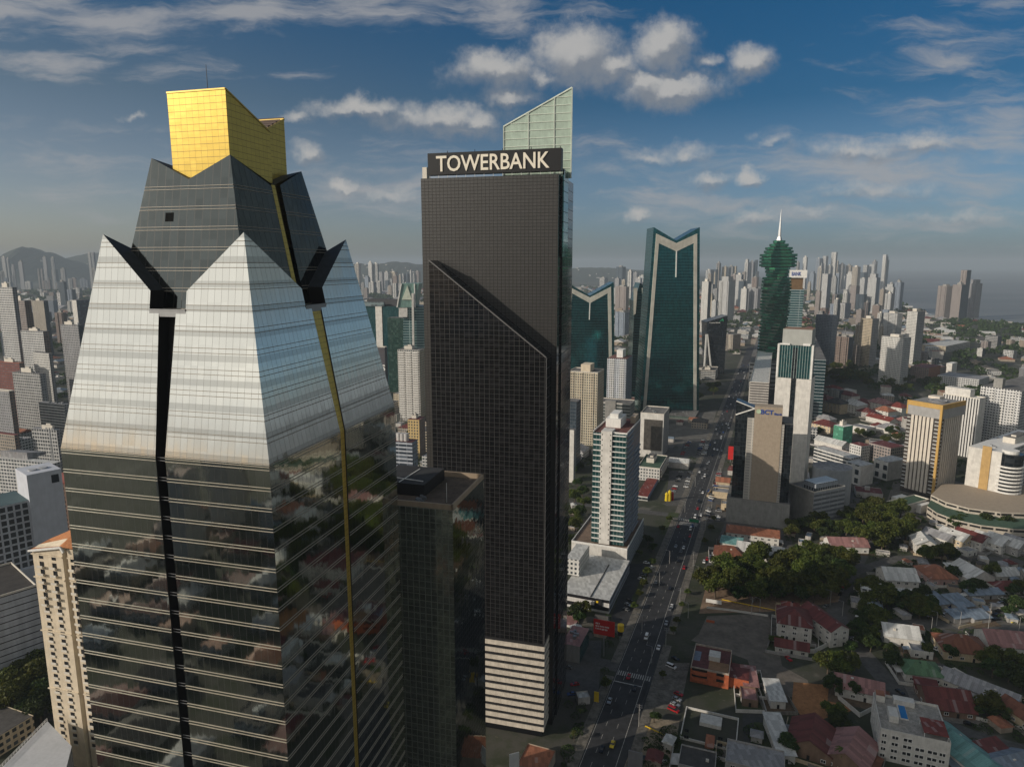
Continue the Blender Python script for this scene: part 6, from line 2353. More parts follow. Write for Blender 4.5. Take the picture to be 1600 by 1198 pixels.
mb.prism(PB.foot(PB.a * .28, PB.a * .55, PB.b * .16, PB.b * .30), zz, zz + 2.9, 0, 0)
mb.build('stair_room', WALLS['white'], t_)
mb = MB()
mb.prism(PB.foot(PB.a * .80, PB.a * .97, PB.b * .02, PB.b * .16), zz, zz + 3, 0, 1)
mb.build('tiled_stair_room', [WALLS['white'], M_TERRA], t_)
mb = MB()
mb.prism(PB.foot(PB.a * .82, PB.a * .97, PB.b * .3, PB.b * .62), zz, zz + 2.2, 0, 0)
mb.build('pool_wall', WALLS['white'], t_)

# orange building with curved balconies by the avenue
OB = Plan(1066, 1079, 1139, 1043, 303, AZ + 90, a=22)
t_ = thing('orange_balcony_building', 'orange red four storey building with a brown and maroon roof terrace and white roof box', 'building', OB.base())
mb = MB()
mb.prism(OB.foot(0, OB.a, 0, OB.b), 0, OB.z, 0, 1)
mb.build('walls', [M_ORANGE, plain('maroon_terrace', (.12, .04, .04), .85, var=.4, scale=.3)], t_)
for k in range(4):
    z = 2.0 + k * 3.1
    if z > OB.z - 1.5:
        break
    mb = MB()
    pts = [OB.pt(-.01, OB.b * .02), OB.pt(-1.6, OB.b * .08), OB.pt(-2.0, OB.b * .25), OB.pt(-1.5, OB.b * .42), OB.pt(-.01, OB.b * .46)]
    mb.prism(pts[::-1], z, z + 1.1, 0, bottom=True)
    mb.build('curved_balcony', M_ORANGE, t_)
    mb = MB()
    mb.box(OB.pt(-.05, OB.b * .04), OB.L * .04, OB.R * OB.b * .4, z + 1.1, z + 2.4)
    mb.build('dark_opening', M_SHADE, t_)
    mb = MB()
    mb.box(OB.pt(-.05, OB.b * .68), OB.L * .04, OB.R * OB.b * .2, z + .8, z + 2.2)
    mb.build('dark_opening', M_SHADE, t_)
mb = MB()
for (u, v, du, dv_) in ((0, 0, .3, OB.b), (OB.a - .3, 0, .3, OB.b), (.3, 0, OB.a - .6, .3), (.3, OB.b - .3, OB.a - .6, .3)):
    mb.box(OB.pt(u, v), OB.L * du, OB.R * dv_, OB.z, OB.z + 1.0)
mb.build('parapet', plain('pale_parapet', (.42, .36, .30), .8, var=.4), t_)
mb = MB()
mb.prism(OB.foot(OB.a * .45, OB.a * .72, OB.b * .42, OB.b * .72), OB.z, OB.z + 2.4, 0, 0)
mb.build('white_roof_box', WALLS['white'], t_)
mb = MB()
mb.poly([OB.pt(.5, OB.b * .45, OB.z + .02), OB.pt(.5, OB.b * .97, OB.z + .02), OB.pt(OB.a * .45, OB.b * .97, OB.z + .02), OB.pt(OB.a * .45, OB.b * .45, OB.z + .02)])
mb.build('brown_deck', plain('tan_deck', (.26, .15, .08), .9, var=.3), t_)
mb = MB()
mb.poly([OB.pt(OB.a * .35, OB.b * .02, OB.z + .02), OB.pt(OB.a * .35, OB.b * .2, OB.z + .02), OB.pt(OB.a * .75, OB.b * .2, OB.z + .02), OB.pt(OB.a * .75, OB.b * .02, OB.z + .02)])
mb.build('blue_deck', plain('blue_deck', (.16, .20, .27), .8, var=.3), t_)
mb = MB()
W2 = [OB.pt(OB.a * .1, OB.b), OB.pt(OB.a * .1, OB.b + 9), OB.pt(OB.a * .7, OB.b + 9), OB.pt(OB.a * .7, OB.b)]
mb.prism([(p.x, p.y) for p in [OB.pt(OB.a * .1, OB.b + .01), OB.pt(OB.a * .1, OB.b + 9), OB.pt(OB.a * .7, OB.b + 9), OB.pt(OB.a * .7, OB.b + .01)]], 0, OB.z - 2, 0, 1)
mb.build('side_wing', [M_ORANGE, M_MAROON], t_)

# white flat roofed building with a roof yard
RB = Plan(1052, 1062, 1150, 1150, 262, AZ + 90, a=22)
t_ = thing('white_parapet_building', 'white building with high white parapets around a half shaded roof yard', 'building', RB.base())
mb = MB()
mb.prism(RB.foot(), 0, RB.z - 2.5, 0, 1)
mb.build('walls', [WALLS['white'], plain('roof_yard', (.34, .31, .29), .9, var=.4, scale=.4)], t_)
mb = MB()
for (u, v, du, dv_) in ((0, 0, .4, RB.b), (RB.a - .4, 0, .4, RB.b), (.4, 0, RB.a - .8, .4), (.4, RB.b - .4, RB.a - .8, .4)):
    mb.box(RB.pt(u, v), RB.L * du, RB.R * dv_, RB.z - 2.5, RB.z)
mb.build('parapet', WALLS['white'], t_)
mb = MB()
mb.prism(RB.foot(RB.a * .55, RB.a * .85, RB.b * .3, RB.b * .7), RB.z - 2.5, RB.z + .6, 0, 0)
mb.build('roof_house', WALLS['white'], t_)
mb = MB()
mb.prism([(p.x, p.y) for p in [RB.pt(-2, RB.b * .46), RB.pt(-2, RB.b * .62), RB.pt(4, RB.b * .62), RB.pt(4, RB.b * .46)]], RB.z - 1, [RB.z - .2, RB.z - .2, RB.z + 1.4, RB.z + 1.4], 0)
mb.build('red_stair_roof', M_TERRA, t_)
for f in (.12, .72, .86):
    for z in (1.2, 4.2):
        put_mesh(WIN['dark'], 'window', t_, RB.pt(-.02, RB.b * f, z), AZ + 180, (1.6, 1, 1.2))

HOUSES = [
    # label, px, py, w, d, h, az, roof form, roof, wall
    ('white three storey house with a dark red hipped roof and balconies beside the asphalt lot', 1241, 962, 17, 20, 9.5, 20, 'hip', 'red', 'white'),
    ('white three storey wing with a long dark red gable roof, right of the balconied house', 1287, 965, 11, 26, 9.5, -14, 'gable', 'red', 'white'),
    ('small white garage house with a low dark red roof inside the white yard wall', 1237, 1006, 16, 8, 3.6, 20, 'gable', 'red', 'white'),
    ('small house with a dark red roof tucked behind the three storey white house', 1235, 944, 9, 6, 4, 20, 'hip', 'scarlet', 'white'),
    ('white house with a rusty stained roof beside the curving street', 1342, 1068, 20, 12, 5, 24, 'gable', 'pink', 'white'),
    ('white house with a green hipped roof on the inner corner of the street', 1438, 1042, 17, 13, 4.5, 12, 'hip', 'green', 'white'),
    ('dark red roofed bungalow in front of the green roofed house', 1476, 1090, 19, 18, 3.6, 12, 'gable', 'red', 'brown'),
    ('low bungalow with a dark maroon porch roof left of the dark red bungalow', 1447, 1072, 9, 7, 3.2, 20, 'shed', 'red', 'brown'),
    ('long house with a pale grey metal roof running towards the right edge', 1532, 1072, 12, 30, 4, -42, 'gable', 'grey', 'white'),
    ('small white flat roofed annex at the end of the long grey roof', 1497, 1054, 7, 9, 4.5, -20, 'flat', 'grey', 'white'),
    ('cream walled house with a broad rust brown roof beside the side street', 1502, 1005, 22, 18, 5, 12, 'hip', 'rust', 'cream'),
    ('house with a faded pink roof at the right edge beside the rust brown roof', 1567, 997, 20, 17, 5, 10, 'gable', 'pink', 'white'),
    ('white house with broken sunlit roof sheets under the trees', 1405, 985, 17, 14, 5.5, 16, 'gable', 'white', 'white'),
    ('small white porch house with a grey roof right of the broken white roof', 1438, 1012, 10, 8, 3.5, 16, 'flat', 'grey', 'white'),
    ('open carport with a slate blue roof nearest the big tree', 1463, 936, 8, 12, 3, -12, 'shed', 'blue', 'grey'),
    ('open carport with a slate blue roof in the middle of the car yard', 1497, 940, 11, 12, 3, -12, 'shed', 'blue', 'grey'),
    ('long slate blue carport roof beside the side street, left one', 1500, 960, 13, 7, 3, -10, 'shed', 'blue', 'grey'),
    ('long slate blue carport roof beside the tall pole', 1528, 961, 11, 7, 3, -10, 'shed', 'blue', 'grey'),
    ('modern white house with a pale ribbed roof and roof box', 1402, 897, 19, 17, 6.5, 8, 'gable', 'white', 'white'),
    ('flat white garage in front of the modern ribbed roof', 1412, 922, 16, 6, 3.4, 8, 'flat', 'white', 'white'),
    ('house with a wide terracotta hipped roof beside the modern white house', 1462, 893, 17, 19, 4.5, 0, 'hip', 'terra', 'pink'),
    ('white roofed house with a wide low gable right of the terracotta roof', 1517, 893, 18, 19, 4.5, -8, 'gable', 'white', 'white'),
    ('small cream roofed house between the terracotta and the wide white roof', 1491, 888, 8, 9, 4, 0, 'shed', 'white', 'cream'),
    ('long low white roof near the right edge above the dark red one', 1566, 893, 16, 11, 4, -5, 'gable', 'white', 'white'),
    ('small dark red roofed house at the right edge below the long white roof', 1573, 914, 15, 11, 3.8, -5, 'hip', 'red', 'white'),
    ('low blue roofed shed along the car yard', 1537, 926, 22, 5, 3, -5, 'shed', 'blue', 'grey'),
    ('white flat house with several roof ridges below the curved podium', 1444, 845, 14, 17, 7, 15, 'gable', 'white', 'white'),
    ('grey roofed row house at the left end of the row below the curved podium', 1467, 835, 11, 18, 7, -28, 'gable', 'grey', 'white'),
    ('cream roofed row house next to the grey one', 1493, 836, 14, 18, 7, -28, 'gable', 'white', 'cream'),
    ('dark red roofed row house in the middle of the row below the podium', 1519, 837, 13, 20, 7, -28, 'gable', 'red', 'white'),
    ('white roofed row house right of the dark red one', 1549, 842, 13, 20, 6.5, -28, 'gable', 'white', 'white'),
    ('long white roofed row house near the right end of the row', 1572, 845, 13, 22, 6.5, -28, 'gable', 'white', 'grey'),
    ('grey roofed row house cut by the right edge', 1598, 848, 13, 22, 6.5, -28, 'gable', 'grey', 'white'),
    ('small white terrace house with a flat roof in front of the dark red row house', 1512, 858, 10, 7, 3.5, -20, 'flat', 'grey', 'white'),
    ('pale roofed hall with one red slope half hidden by the park trees', 1322, 847, 26, 14, 5, 5, 'gable', 'pink', 'white'),
    ('long strip house with a white roof beside the dark yard', 1217, 1148, 6.5, 24, 4, 6, 'shed', 'white', 'white'),
    ('short white roofed shed behind the long white strip house', 1210, 1080, 6.5, 14, 4, 6, 'shed', 'white', 'white'),
    ('low faded pink roofed building right of the orange building', 1171, 1058, 6, 14, 3.5, 12, 'shed', 'pink', 'brown'),
    ('lower faded pink roof next to the dark yard', 1170, 1084, 7, 10, 3.2, 12, 'flat', 'pink', 'brown'),
    ('house with a wide maroon gable roof beside the orange yard', 1268, 1150, 17, 19, 4.5, 30, 'gable', 'red', 'brown'),
    ('house with a faded red roof and a palm in front at the bottom edge', 1330, 1170, 16, 20, 4.5, 40, 'gable', 'pink', 'brown'),
    ('grey flat roofed building at the bottom edge below the white parapet building', 1180, 1182, 22, 14, 6, 20, 'flat', 'grey', 'grey'),
    ('dark flat roofed building in the shade left of the white stair', 1090, 1185, 14, 12, 5, 20, 'flat', 'dark', 'grey'),
    ('turquoise roofed hall at the bottom edge beside the pool roof apartments', 1507, 1170, 14, 30, 5, -12, 'gable', 'turq', 'white'),
    ('maroon flat roofed shed between the turquoise hall and the blue roof', 1550, 1172, 13, 8, 3.5, -15, 'shed', 'red', 'brown'),
    ('blue roofed house at the bottom right corner', 1575, 1190, 18, 12, 4, -15, 'gable', 'blue', 'white'),
    ('tan walled house with a rust roof at the right edge beside the dark trees', 1598, 1110, 10, 16, 4.5, -15, 'gable', 'rust', 'cream'),
    ('brown roofed shed beside the white hall near the tan bank block', 1140, 861, 20, 15, 4.5, 20, 'hip', 'rust', 'brown'),
    ('white gabled hall in front of the tan bank block', 1188, 858, 30, 14, 6, 24, 'gable', 'white', 'white'),
    ('pale blue roofed shed left of the white gabled hall', 1143, 846, 14, 9, 4.5, 24, 'shed', 'turq', 'white'),
    ('low roof of bare red rafters at the foot of the tan bank block', 1176, 832, 36, 10, 6.5, 20, 'shed', 'terra', 'white'),
    ('grey roofed shop left of the tan bank block', 1128, 766, 15, 13, 4, 20, 'flat', 'grey', 'cream'),
    ('cream walled kiosk below the grey roofed shop', 1134, 785, 7, 9, 5, 20, 'flat', 'grey', 'cream'),
    ('brick red roofed row at the roadside left of the tan bank block', 1130, 750, 12, 10, 3.5, 20, 'gable', 'terra', 'cream'),
    # red roofed blocks right of the teal topped tower
    ('white house row with a maroon roof, first right of the teal topped tower', 1286, 622, 30, 22, 11, 60, 'hip', 'red', 'white'),
    ('yellow flats with a dark roof beside the maroon row', 1308, 628, 26, 22, 13, 60, 'hip', 'dark', 'cream'),
    ('white flats with a pale roof in the red roof quarter', 1333, 630, 28, 22, 12, 60, 'hip', 'white', 'white'),
    ('long maroon roofed flats behind the pale roofed ones', 1318, 614, 46, 16, 12, 70, 'hip', 'red', 'white'),
    ('small red roofed house behind the maroon rows', 1304, 606, 26, 15, 10, 70, 'hip', 'scarlet', 'white'),
    ('white flat roofed house beside the small red roof', 1326, 609, 18, 14, 10, 70, 'flat', 'white', 'white'),
    ('long white flats under a rose roof near the green slope', 1376, 628, 30, 20, 12, 70, 'hip', 'pink', 'white'),
    ('brown red house in the middle of the red roof quarter', 1349, 628, 22, 18, 9, 60, 'hip', 'red', 'pink'),
    ('white house with a brick roof in front of the rose roof', 1383, 640, 22, 17, 9, 65, 'hip', 'terra', 'white'),
    ('white house with a scarlet roof near the gold trimmed hotel', 1403, 634, 22, 18, 11, 60, 'hip', 'scarlet', 'white'),
    ('grey house with a maroon roof left of the scarlet one', 1354, 642, 20, 16, 8, 60, 'hip', 'red', 'grey'),
    ('long white row with a scarlet roof near the gold trimmed hotel', 1378, 653, 36, 14, 7, 70, 'gable', 'scarlet', 'white'),
    ('white flat house right of the green office', 1348, 666, 22, 18, 8, 60, 'flat', 'grey', 'white'),
    ('low house with a grey roof in front of the scarlet row', 1391, 668, 28, 18, 6, 60, 'hip', 'grey', 'white'),
    ('small red roofed house beside the low grey roof', 1372, 664, 14, 12, 6, 60, 'hip', 'red', 'white'),
    ('pink roofed house beside the gold trimmed hotel', 1410, 656, 16, 14, 6, 60, 'hip', 'pink', 'white'),
    ('brown walled flats left of the green office', 1290, 662, 26, 18, 9, 60, 'hip', 'red', 'cream'),
    ('grey roofed house below the maroon row', 1288, 652, 26, 14, 6, 60, 'hip', 'grey', 'grey'),
    ('white roofed pavilion under the green office', 1300, 690, 34, 14, 6, 60, 'gable', 'white', 'white'),
    ('low flat house with a rusty white roof below the white pavilion', 1304, 703, 34, 12, 7, 65, 'flat', 'pink', 'white'),
]
for hx in HOUSES:
    (lb, px, py, w, d, h, az, kd, rf_, wl_) = hx
    house(lb, px, py, w, d, h, az, kd, rf_, wl_, name='carport' if 'carport' in lb else 'shed' if 'shed' in lb else 'house', cat='carport' if 'carport' in lb else 'shed' if 'shed' in lb else 'house', wins=('carport' not in lb and py > 780 or h > 7))


YM = [M_PAVE, M_GRASSB, plain('yard_concrete', (.17, .16, .145), .9, var=.5, scale=.35), plain('yard_soil', (.12, .085, .055), .95, var=.45, scale=.3)]
mb = MB()
for i, (q, m_) in enumerate(YARDS):
    mb.poly([(p.x, p.y, .020 + .0035 * (i % 20)) for p in q], None, m_)
tag(mb.build('yard_ground', YM), kind='structure')


def wall_run(label, pts, h=2.0, th=.25, m=None, z=0.0):
    mb = MB()
    for i in range(len(pts) - 1):
        a, b = pts[i], pts[i + 1]
        d = (b - a).xy
        n = Vector((-d.y, d.x)).normalized() * th
        mb.box(a - n.to_3d() * .5, d, n, z, h)
    o = mb.build('yard_wall', m or WALLS['white'])
    return tag(o, label, 'wall', kind='thing')


wall_run('white yard wall round the red roofed white house by the lot', G2([(1216, 985), (1222, 1022), (1272, 1020), (1302, 1005)]), 2.4)
wall_run('white garden wall round the house with the rusty stained roof', G2([(1303, 1065), (1310, 1092), (1343, 1120), (1366, 1108)]), 2.2)
wall_run('low white and yellow wall between the asphalt lot and the park', G2([(1104, 950), (1140, 954), (1200, 963)]), 1.2)
wall_run('pale fence wall with white posts at the lower right', G2([(1518, 1122), (1560, 1133), (1600, 1140)]), 1.6)


# ------------------------------------------------------------------ trees
def leaf_material(name, c0, c1):
    if name in MATS:
        return MATS[name]
    m, n, p = mat(name)
    tc = n.new('ShaderNodeTexCoord').outputs['Object']
    oi = n.new('ShaderNodeObjectInfo').outputs['Random']
    a = n.noise(tc, .35, 3, .6)
    b = n.noise(tc, 2.5, 2, .5)
    f = n.math('ADD', n.math('MULTIPLY', a, .6), n.math('MULTIPLY', b, .4))
    col = n.mix(n.smooth(f, .35, .65), c0, c1)
    hs = n.new('ShaderNodeHueSaturation')
    n.put(hs.inputs['Color'], col)
    n.put(hs.inputs['Hue'], n.fmix(oi, .475, .52))
    n.put(hs.inputs['Value'], n.fmix(oi, .75, 1.25))
    n.l.new(hs.outputs[0], p.inputs['Base Color'])
    p.inputs['Roughness'].default_value = .6
    p.inputs['Specular IOR Level'].default_value = .25
    tr = n.new('ShaderNodeBsdfTranslucent')
    n.l.new(hs.outputs[0], tr.inputs[0])
    mx = n.new('ShaderNodeMixShader')
    mx.inputs[0].default_value = .28
    n.l.new(p.outputs[0], mx.inputs[1])
    n.l.new(tr.outputs[0], mx.inputs[2])
    out = [q for q in n.n if q.type == 'OUTPUT_MATERIAL'][0]
    n.l.new(mx.outputs[0], out.inputs[0])
    MATS[name] = m
    return m


M_LEAF = leaf_material('leaves_olive', (.034, .056, .010), (.110, .126, .020))
M_LEAFD = leaf_material('leaves_deep', (.016, .036, .009), (.055, .082, .018))
M_BARK = plain('bark', (.10, .075, .055), .9, var=.4, scale=2)


def leaf_quad(mb, c, s, rr):
    n_ = Vector((rr.gauss(0, 1), rr.gauss(0, 1), rr.gauss(.5, .8))).normalized()
    u = n_.orthogonal().normalized()
    a = rr.uniform(0, 6.28)
    w = n_.cross(u)
    u, w = u * math.cos(a) + w * math.sin(a), w * math.cos(a) - u * math.sin(a)
    mb.poly([c - u * s - w * s * .6, c + u * s * .3 - w * s * .8, c + u * s + w * s * .4, c - u * s * .2 + w * s * .9], [(0, 0), (1, 0), (1, 1), (0, 1)])


def make_tree(seed, rad, ht, nleaf, leafm, size=.5, flat=.72):
    """tapered trunk, limbs and a crown of leaf clumps; built at the origin"""
    rr = random.Random(seed)
    root = thing('leafy_tree', '', 'tree')
    tb = MB()
    th = ht * .42
    tb.tube((0, 0, 0), (rr.uniform(-.3, .3), rr.uniform(-.3, .3), th), rad * .075, rad * .05, 8)
    lobes = []
    nl = rr.randint(9, 13)
    for i in range(nl):
        a = rr.uniform(0, 6.28)
        d = rad * math.sqrt(rr.uniform(.02, .62))
        z = ht * rr.uniform(.50, .84) - d * .12
        r = rad * rr.uniform(.26, .46)
        c = Vector((d * math.cos(a), d * math.sin(a), z))
        lobes.append((c, r))
        if i < 7:
            tb.tube((0, 0, th * rr.uniform(.75, 1)), tuple(c - Vector((0, 0, r * .3))), rad * .035, rad * .012, 5)
    tb.build('trunk', M_BARK, root)
    mb = MB()
    per = nleaf // nl
    for c, r in lobes:
        for k in range(per):
            v = Vector((rr.gauss(0, 1), rr.gauss(0, 1), rr.gauss(0, 1))).normalized()
            if v.z < -.45 and rr.random() < .7:
                v.z = -v.z
            q = r * (rr.uniform(.55, 1.08) if rr.random() < .85 else rr.uniform(1.05, 1.3))
            p = c + Vector((v.x * q, v.y * q, v.z * q * flat))
            leaf_quad(mb, p, size * rr.uniform(.55, 1.25), rr)
    mb.build('crown', leafm, root)
    return root


def make_palm(seed):
    rr = random.Random(seed)
    root = thing('palm_tree', '', 'palm')
    mb = MB()
    mb.tube((0, 0, 0), (.3, .1, 7.5), .22, .14, 7)
    mb.build('trunk', M_BARK, root)
    mb = MB()
    for i in range(16):
        a = 2 * math.pi * i / 16 + rr.uniform(-.15, .15)
        up = rr.uniform(.1, .7)
        prev = Vector((.3, .1, 7.5))
        for k in range(1, 6):
            f = k / 5
            p = Vector((.3 + 2.9 * f * math.cos(a), .1 + 2.9 * f * math.sin(a), 7.5 + up * 2.2 * f - 2.2 * f * f))
            s = Vector((-math.sin(a), math.cos(a), 0)) * (.42 * (1 - f * .7))
            s0 = Vector((-math.sin(a), math.cos(a), 0)) * (.42 * (1 - (f - .2) * .7))
            mb.poly([prev - s0 + Vector((0, 0, -.15)), prev, p, p - s + Vector((0, 0, -.15))], [(0, 0), (1, 0), (1, 1), (0, 1)])
            mb.poly([prev, prev + s0 + Vector((0, 0, -.15)), p + s + Vector((0, 0, -.15)), p], [(0, 0), (1, 0), (1, 1), (0, 1)])
            prev = p
    mb.build('crown', M_LEAF, root)
    return root


PROTO = [make_tree(1, 7.5, 13, 3000, M_LEAF, .55), make_tree(2, 6.2, 11.5, 2600, M_LEAF, .5), make_tree(3, 5.2, 10, 2200, M_LEAFD, .5), make_tree(4, 4.0, 8, 1700, M_LEAFD, .42), make_tree(5, 3.0, 6.2, 1200, M_LEAF, .38)]
PRAD = [7.5, 6.2, 5.2, 4.0, 3.0]
used_proto = set()
TREES = []


def tree(px, py, k, s=1.0, z=0, pos=None):
    """(px, py): where the trunk meets the ground"""
    p = ground(px, py) if pos is None else Vector((pos[0], pos[1], 0))
    if k in used_proto:
        o = copy_tree(PROTO[k])
    else:
        o = PROTO[k]
        used_proto.add(k)
    o.location = p
    o.rotation_euler = (0, 0, rnd.uniform(0, 6.28))
    o.scale = (s, s, s * rnd.uniform(.9, 1.1))
    TREES.append((o, p, s * PRAD[k], k))
    return o


rt = random.Random(21)


def grove(poly, n, ks, smin=.8, smax=1.2, gap=.85):
    """trees spread inside a polygon given in pixels of the photograph"""
    g = [ground(x, y) for x, y in poly]
    xs, ys = [p.x for p in g], [p.y for p in g]
    got, tries = 0, 0
    while got < n and tries < n * 60:
        tries += 1
        x, y = rt.uniform(min(xs), max(xs)), rt.uniform(min(ys), max(ys))
        ins = False
        for i in range(len(g)):
            a, b = g[i], g[(i + 1) % len(g)]
            if (a.y > y) != (b.y > y) and x < (b.x - a.x) * (y - a.y) / (b.y - a.y) + a.x:
                ins = not ins
        if not ins:
            continue
        k = rt.choice(ks)
        s = rt.uniform(smin, smax)
        if any((x - t_[1].x) ** 2 + (y - t_[1].y) ** 2 < ((t_[2] + s * PRAD[k]) * .5 * gap) ** 2 for t_ in TREES):
            continue
        tree(0, 0, k, s, pos=(x, y))
        got += 1


# the park beside the lot and the belts of trees round the houses
grove([(1098, 925), (1120, 890), (1210, 880), (1345, 880), (1312, 930), (1255, 950), (1215, 945), (1150, 938), (1105, 940)], 46, (0, 0, 0, 1, 2), 1.0, 1.4)
grove([(1335, 838), (1350, 800), (1420, 805), (1432, 845), (1390, 862), (1345, 862)], 18, (0, 0, 1), 1.0, 1.4)
grove([(1232, 850), (1232, 815), (1330, 825), (1330, 850)], 12, (1, 2, 2))
grove([(1440, 820), (1450, 805), (1600, 815), (1600, 832), (1500, 830)], 14, (2, 2, 3))
grove([(1432, 880), (1446, 868), (1492, 868), (1480, 882)], 6, (1, 1, 2))
grove([(1335, 948), (1350, 925), (1385, 930), (1380, 955)], 6, (0, 1))
grove([(1395, 955), (1410, 940), (1450, 945), (1455, 968), (1420, 970)], 8, (1, 2))
grove([(1335, 1000), (1345, 960), (1375, 965), (1372, 1010)], 8, (1, 2))
for (x, y, k, s) in [(1308, 1060, 0, .95), (1293, 1052, 1, .95), (1325, 1050, 1, .9), (1300, 1085, 2, .9), (1337, 1088, 3, 1), (1385, 1022, 3, 1), (1395, 1045, 2, .9), (1408, 1048, 3, .9), (1350, 1010, 2, .9), (1360, 1018, 3, 1.1),
                     (1448, 1025, 4, 1.1), (1482, 1030, 3, 1.1), (1540, 1045, 1, .95), (1560, 1040, 0, .8), (1585, 1048, 1, .9), (1575, 1065, 2, 1), (1550, 1058, 2, 1), (1595, 1080, 2, 1), (1542, 1118, 1, 1.0), (1556, 1125, 2, .9), (1528, 1120, 3, 1),
                     (1235, 1175, 2, .9), (1310, 1140, 2, .9), (1300, 1125, 1, .8), (1465, 1000, 3, .9), (1220, 990, 4, .9), (1215, 1008, 4, .9), (1385, 950, 1, .9), (1205, 1005, 4, .7), (1330, 1020, 3, .9),
                     (1510, 930, 2, .9), (1528, 925, 2, 1), (1548, 905, 1, .9), (1490, 905, 2, .9), (1580, 930, 2, .9), (1590, 955, 2, 1), (1575, 965, 3, 1), (1555, 900, 3, 1), (1597, 930, 1, .9), (1440, 935, 2, .9), (1425, 960, 1, 1), (1455, 965, 2, .9),
                     # left of the avenue
                     (897, 965, 2, .9), (911, 962, 1, .8), (904, 975, 3, 1), (1005, 918, 4, 1), (1012, 900, 4, 1), (1018, 882, 4, .9), (1000, 932, 4, .8), (992, 952, 4, .8), (1020, 862, 3, .9), (1012, 850, 3, 1), (1035, 832, 4, .9), (1045, 815, 4, .9), (998, 868, 4, .8),
                     (948, 1075, 4, .9), (893, 855, 2, 1), (898, 830, 1, .9), (905, 808, 2, 1), (898, 785, 1, 1), (910, 775, 2, 1), (902, 760, 2, .9), (912, 795, 1, .9), (895, 740, 2, .9), (906, 735, 2, .8), (899, 815, 1, .9), (909, 840, 2, .9),
                     # right kerb
                     (1058, 975, 4, .7), (1052, 990, 4, .7), (1066, 950, 4, .6), (1022, 1128, 3, .7), (1036, 1060, 4, .6), (1075, 930, 4, .7),
                     (1110, 830, 4, .9), (1102, 850, 4, .8), (1116, 815, 4, .8)]:
    tree(x, y, k, s)
grove([(0, 1125), (0, 1020), (58, 1005), (78, 1120), (60, 1135)], 34, (0, 1, 1, 2), 1.0, 1.35)
# mid distance groves
grove([(1262, 822), (1275, 800), (1372, 800), (1370, 822)], 10, (1, 2))
grove([(1048, 628), (1060, 600), (1088, 590), (1120, 600), (1118, 632)], 10, (0, 1), 1.1, 1.5)
grove([(1296, 602), (1300, 580), (1370, 596), (1470, 600), (1470, 620), (1380, 612)], 34, (0, 1, 2), 1.0, 1.5)
grove([(1276, 600), (1278, 578), (1330, 578), (1335, 600)], 12, (0, 1), 1.1, 1.5)
grove([(1340, 700), (1340, 680), (1405, 676), (1412, 692)], 10, (1, 2, 3))
grove([(1272, 690), (1274, 668), (1290, 672), (1292, 692)], 7, (2, 2, 3))
for k in range(len(PROTO)):
    if k not in used_proto:
        tree(1210, 920, k)
PALMP = make_palm(3)
PALMS = []
for i, (x, y, s) in enumerate([(906, 1122, .62), (897, 1158, .62), (1316, 1198, 1.1), (1573, 1125, .8), (1205, 935, 1.0), (1247, 905, 1.0)]):
    o = PALMP if i == 0 else copy_tree(PALMP)
    o.location = ground(x, y)
    o.scale = (s, s, s)
    o.rotation_euler = (0, 0, i * 1.3)
    PALMS.append(o)
for o, lb in zip(PALMS, ['low palm in the median bed beside the black tower, nearer the banded car park', 'low palm at the forecourt below the black tower beside the avenue', 'palm in front of the faded red roof at the bottom edge',
                         'palm beside the pale fence wall with white posts', 'palm at the edge of the park trees above the lot', 'palm among the middle of the park trees']):
    o['label'] = lb

# ------------------------------------------------------------------ cars
M_CARGL = plain('car_glass', (.012, .014, .017), .08, var=.1, spec=.7)
M_TYRE = plain('tyre', (.012, .012, .012), .8)
CARPAINT = {'white': plain('car_white', (.70, .70, .69), .25, var=.03), 'silver': plain('car_silver', (.40, .41, .42), .3, metal=.4, var=.03), 'black': plain('car_black', (.012, .012, .014), .2, var=.03),
            'red': plain('car_red', (.34, .018, .02), .25, var=.03), 'blue': plain('car_blue', (.03, .07, .22), .25, var=.03), 'yellow': plain('car_yellow', (.62, .46, .03), .3, var=.03), 'grey': plain('car_grey', (.13, .135, .14), .3, var=.03)}


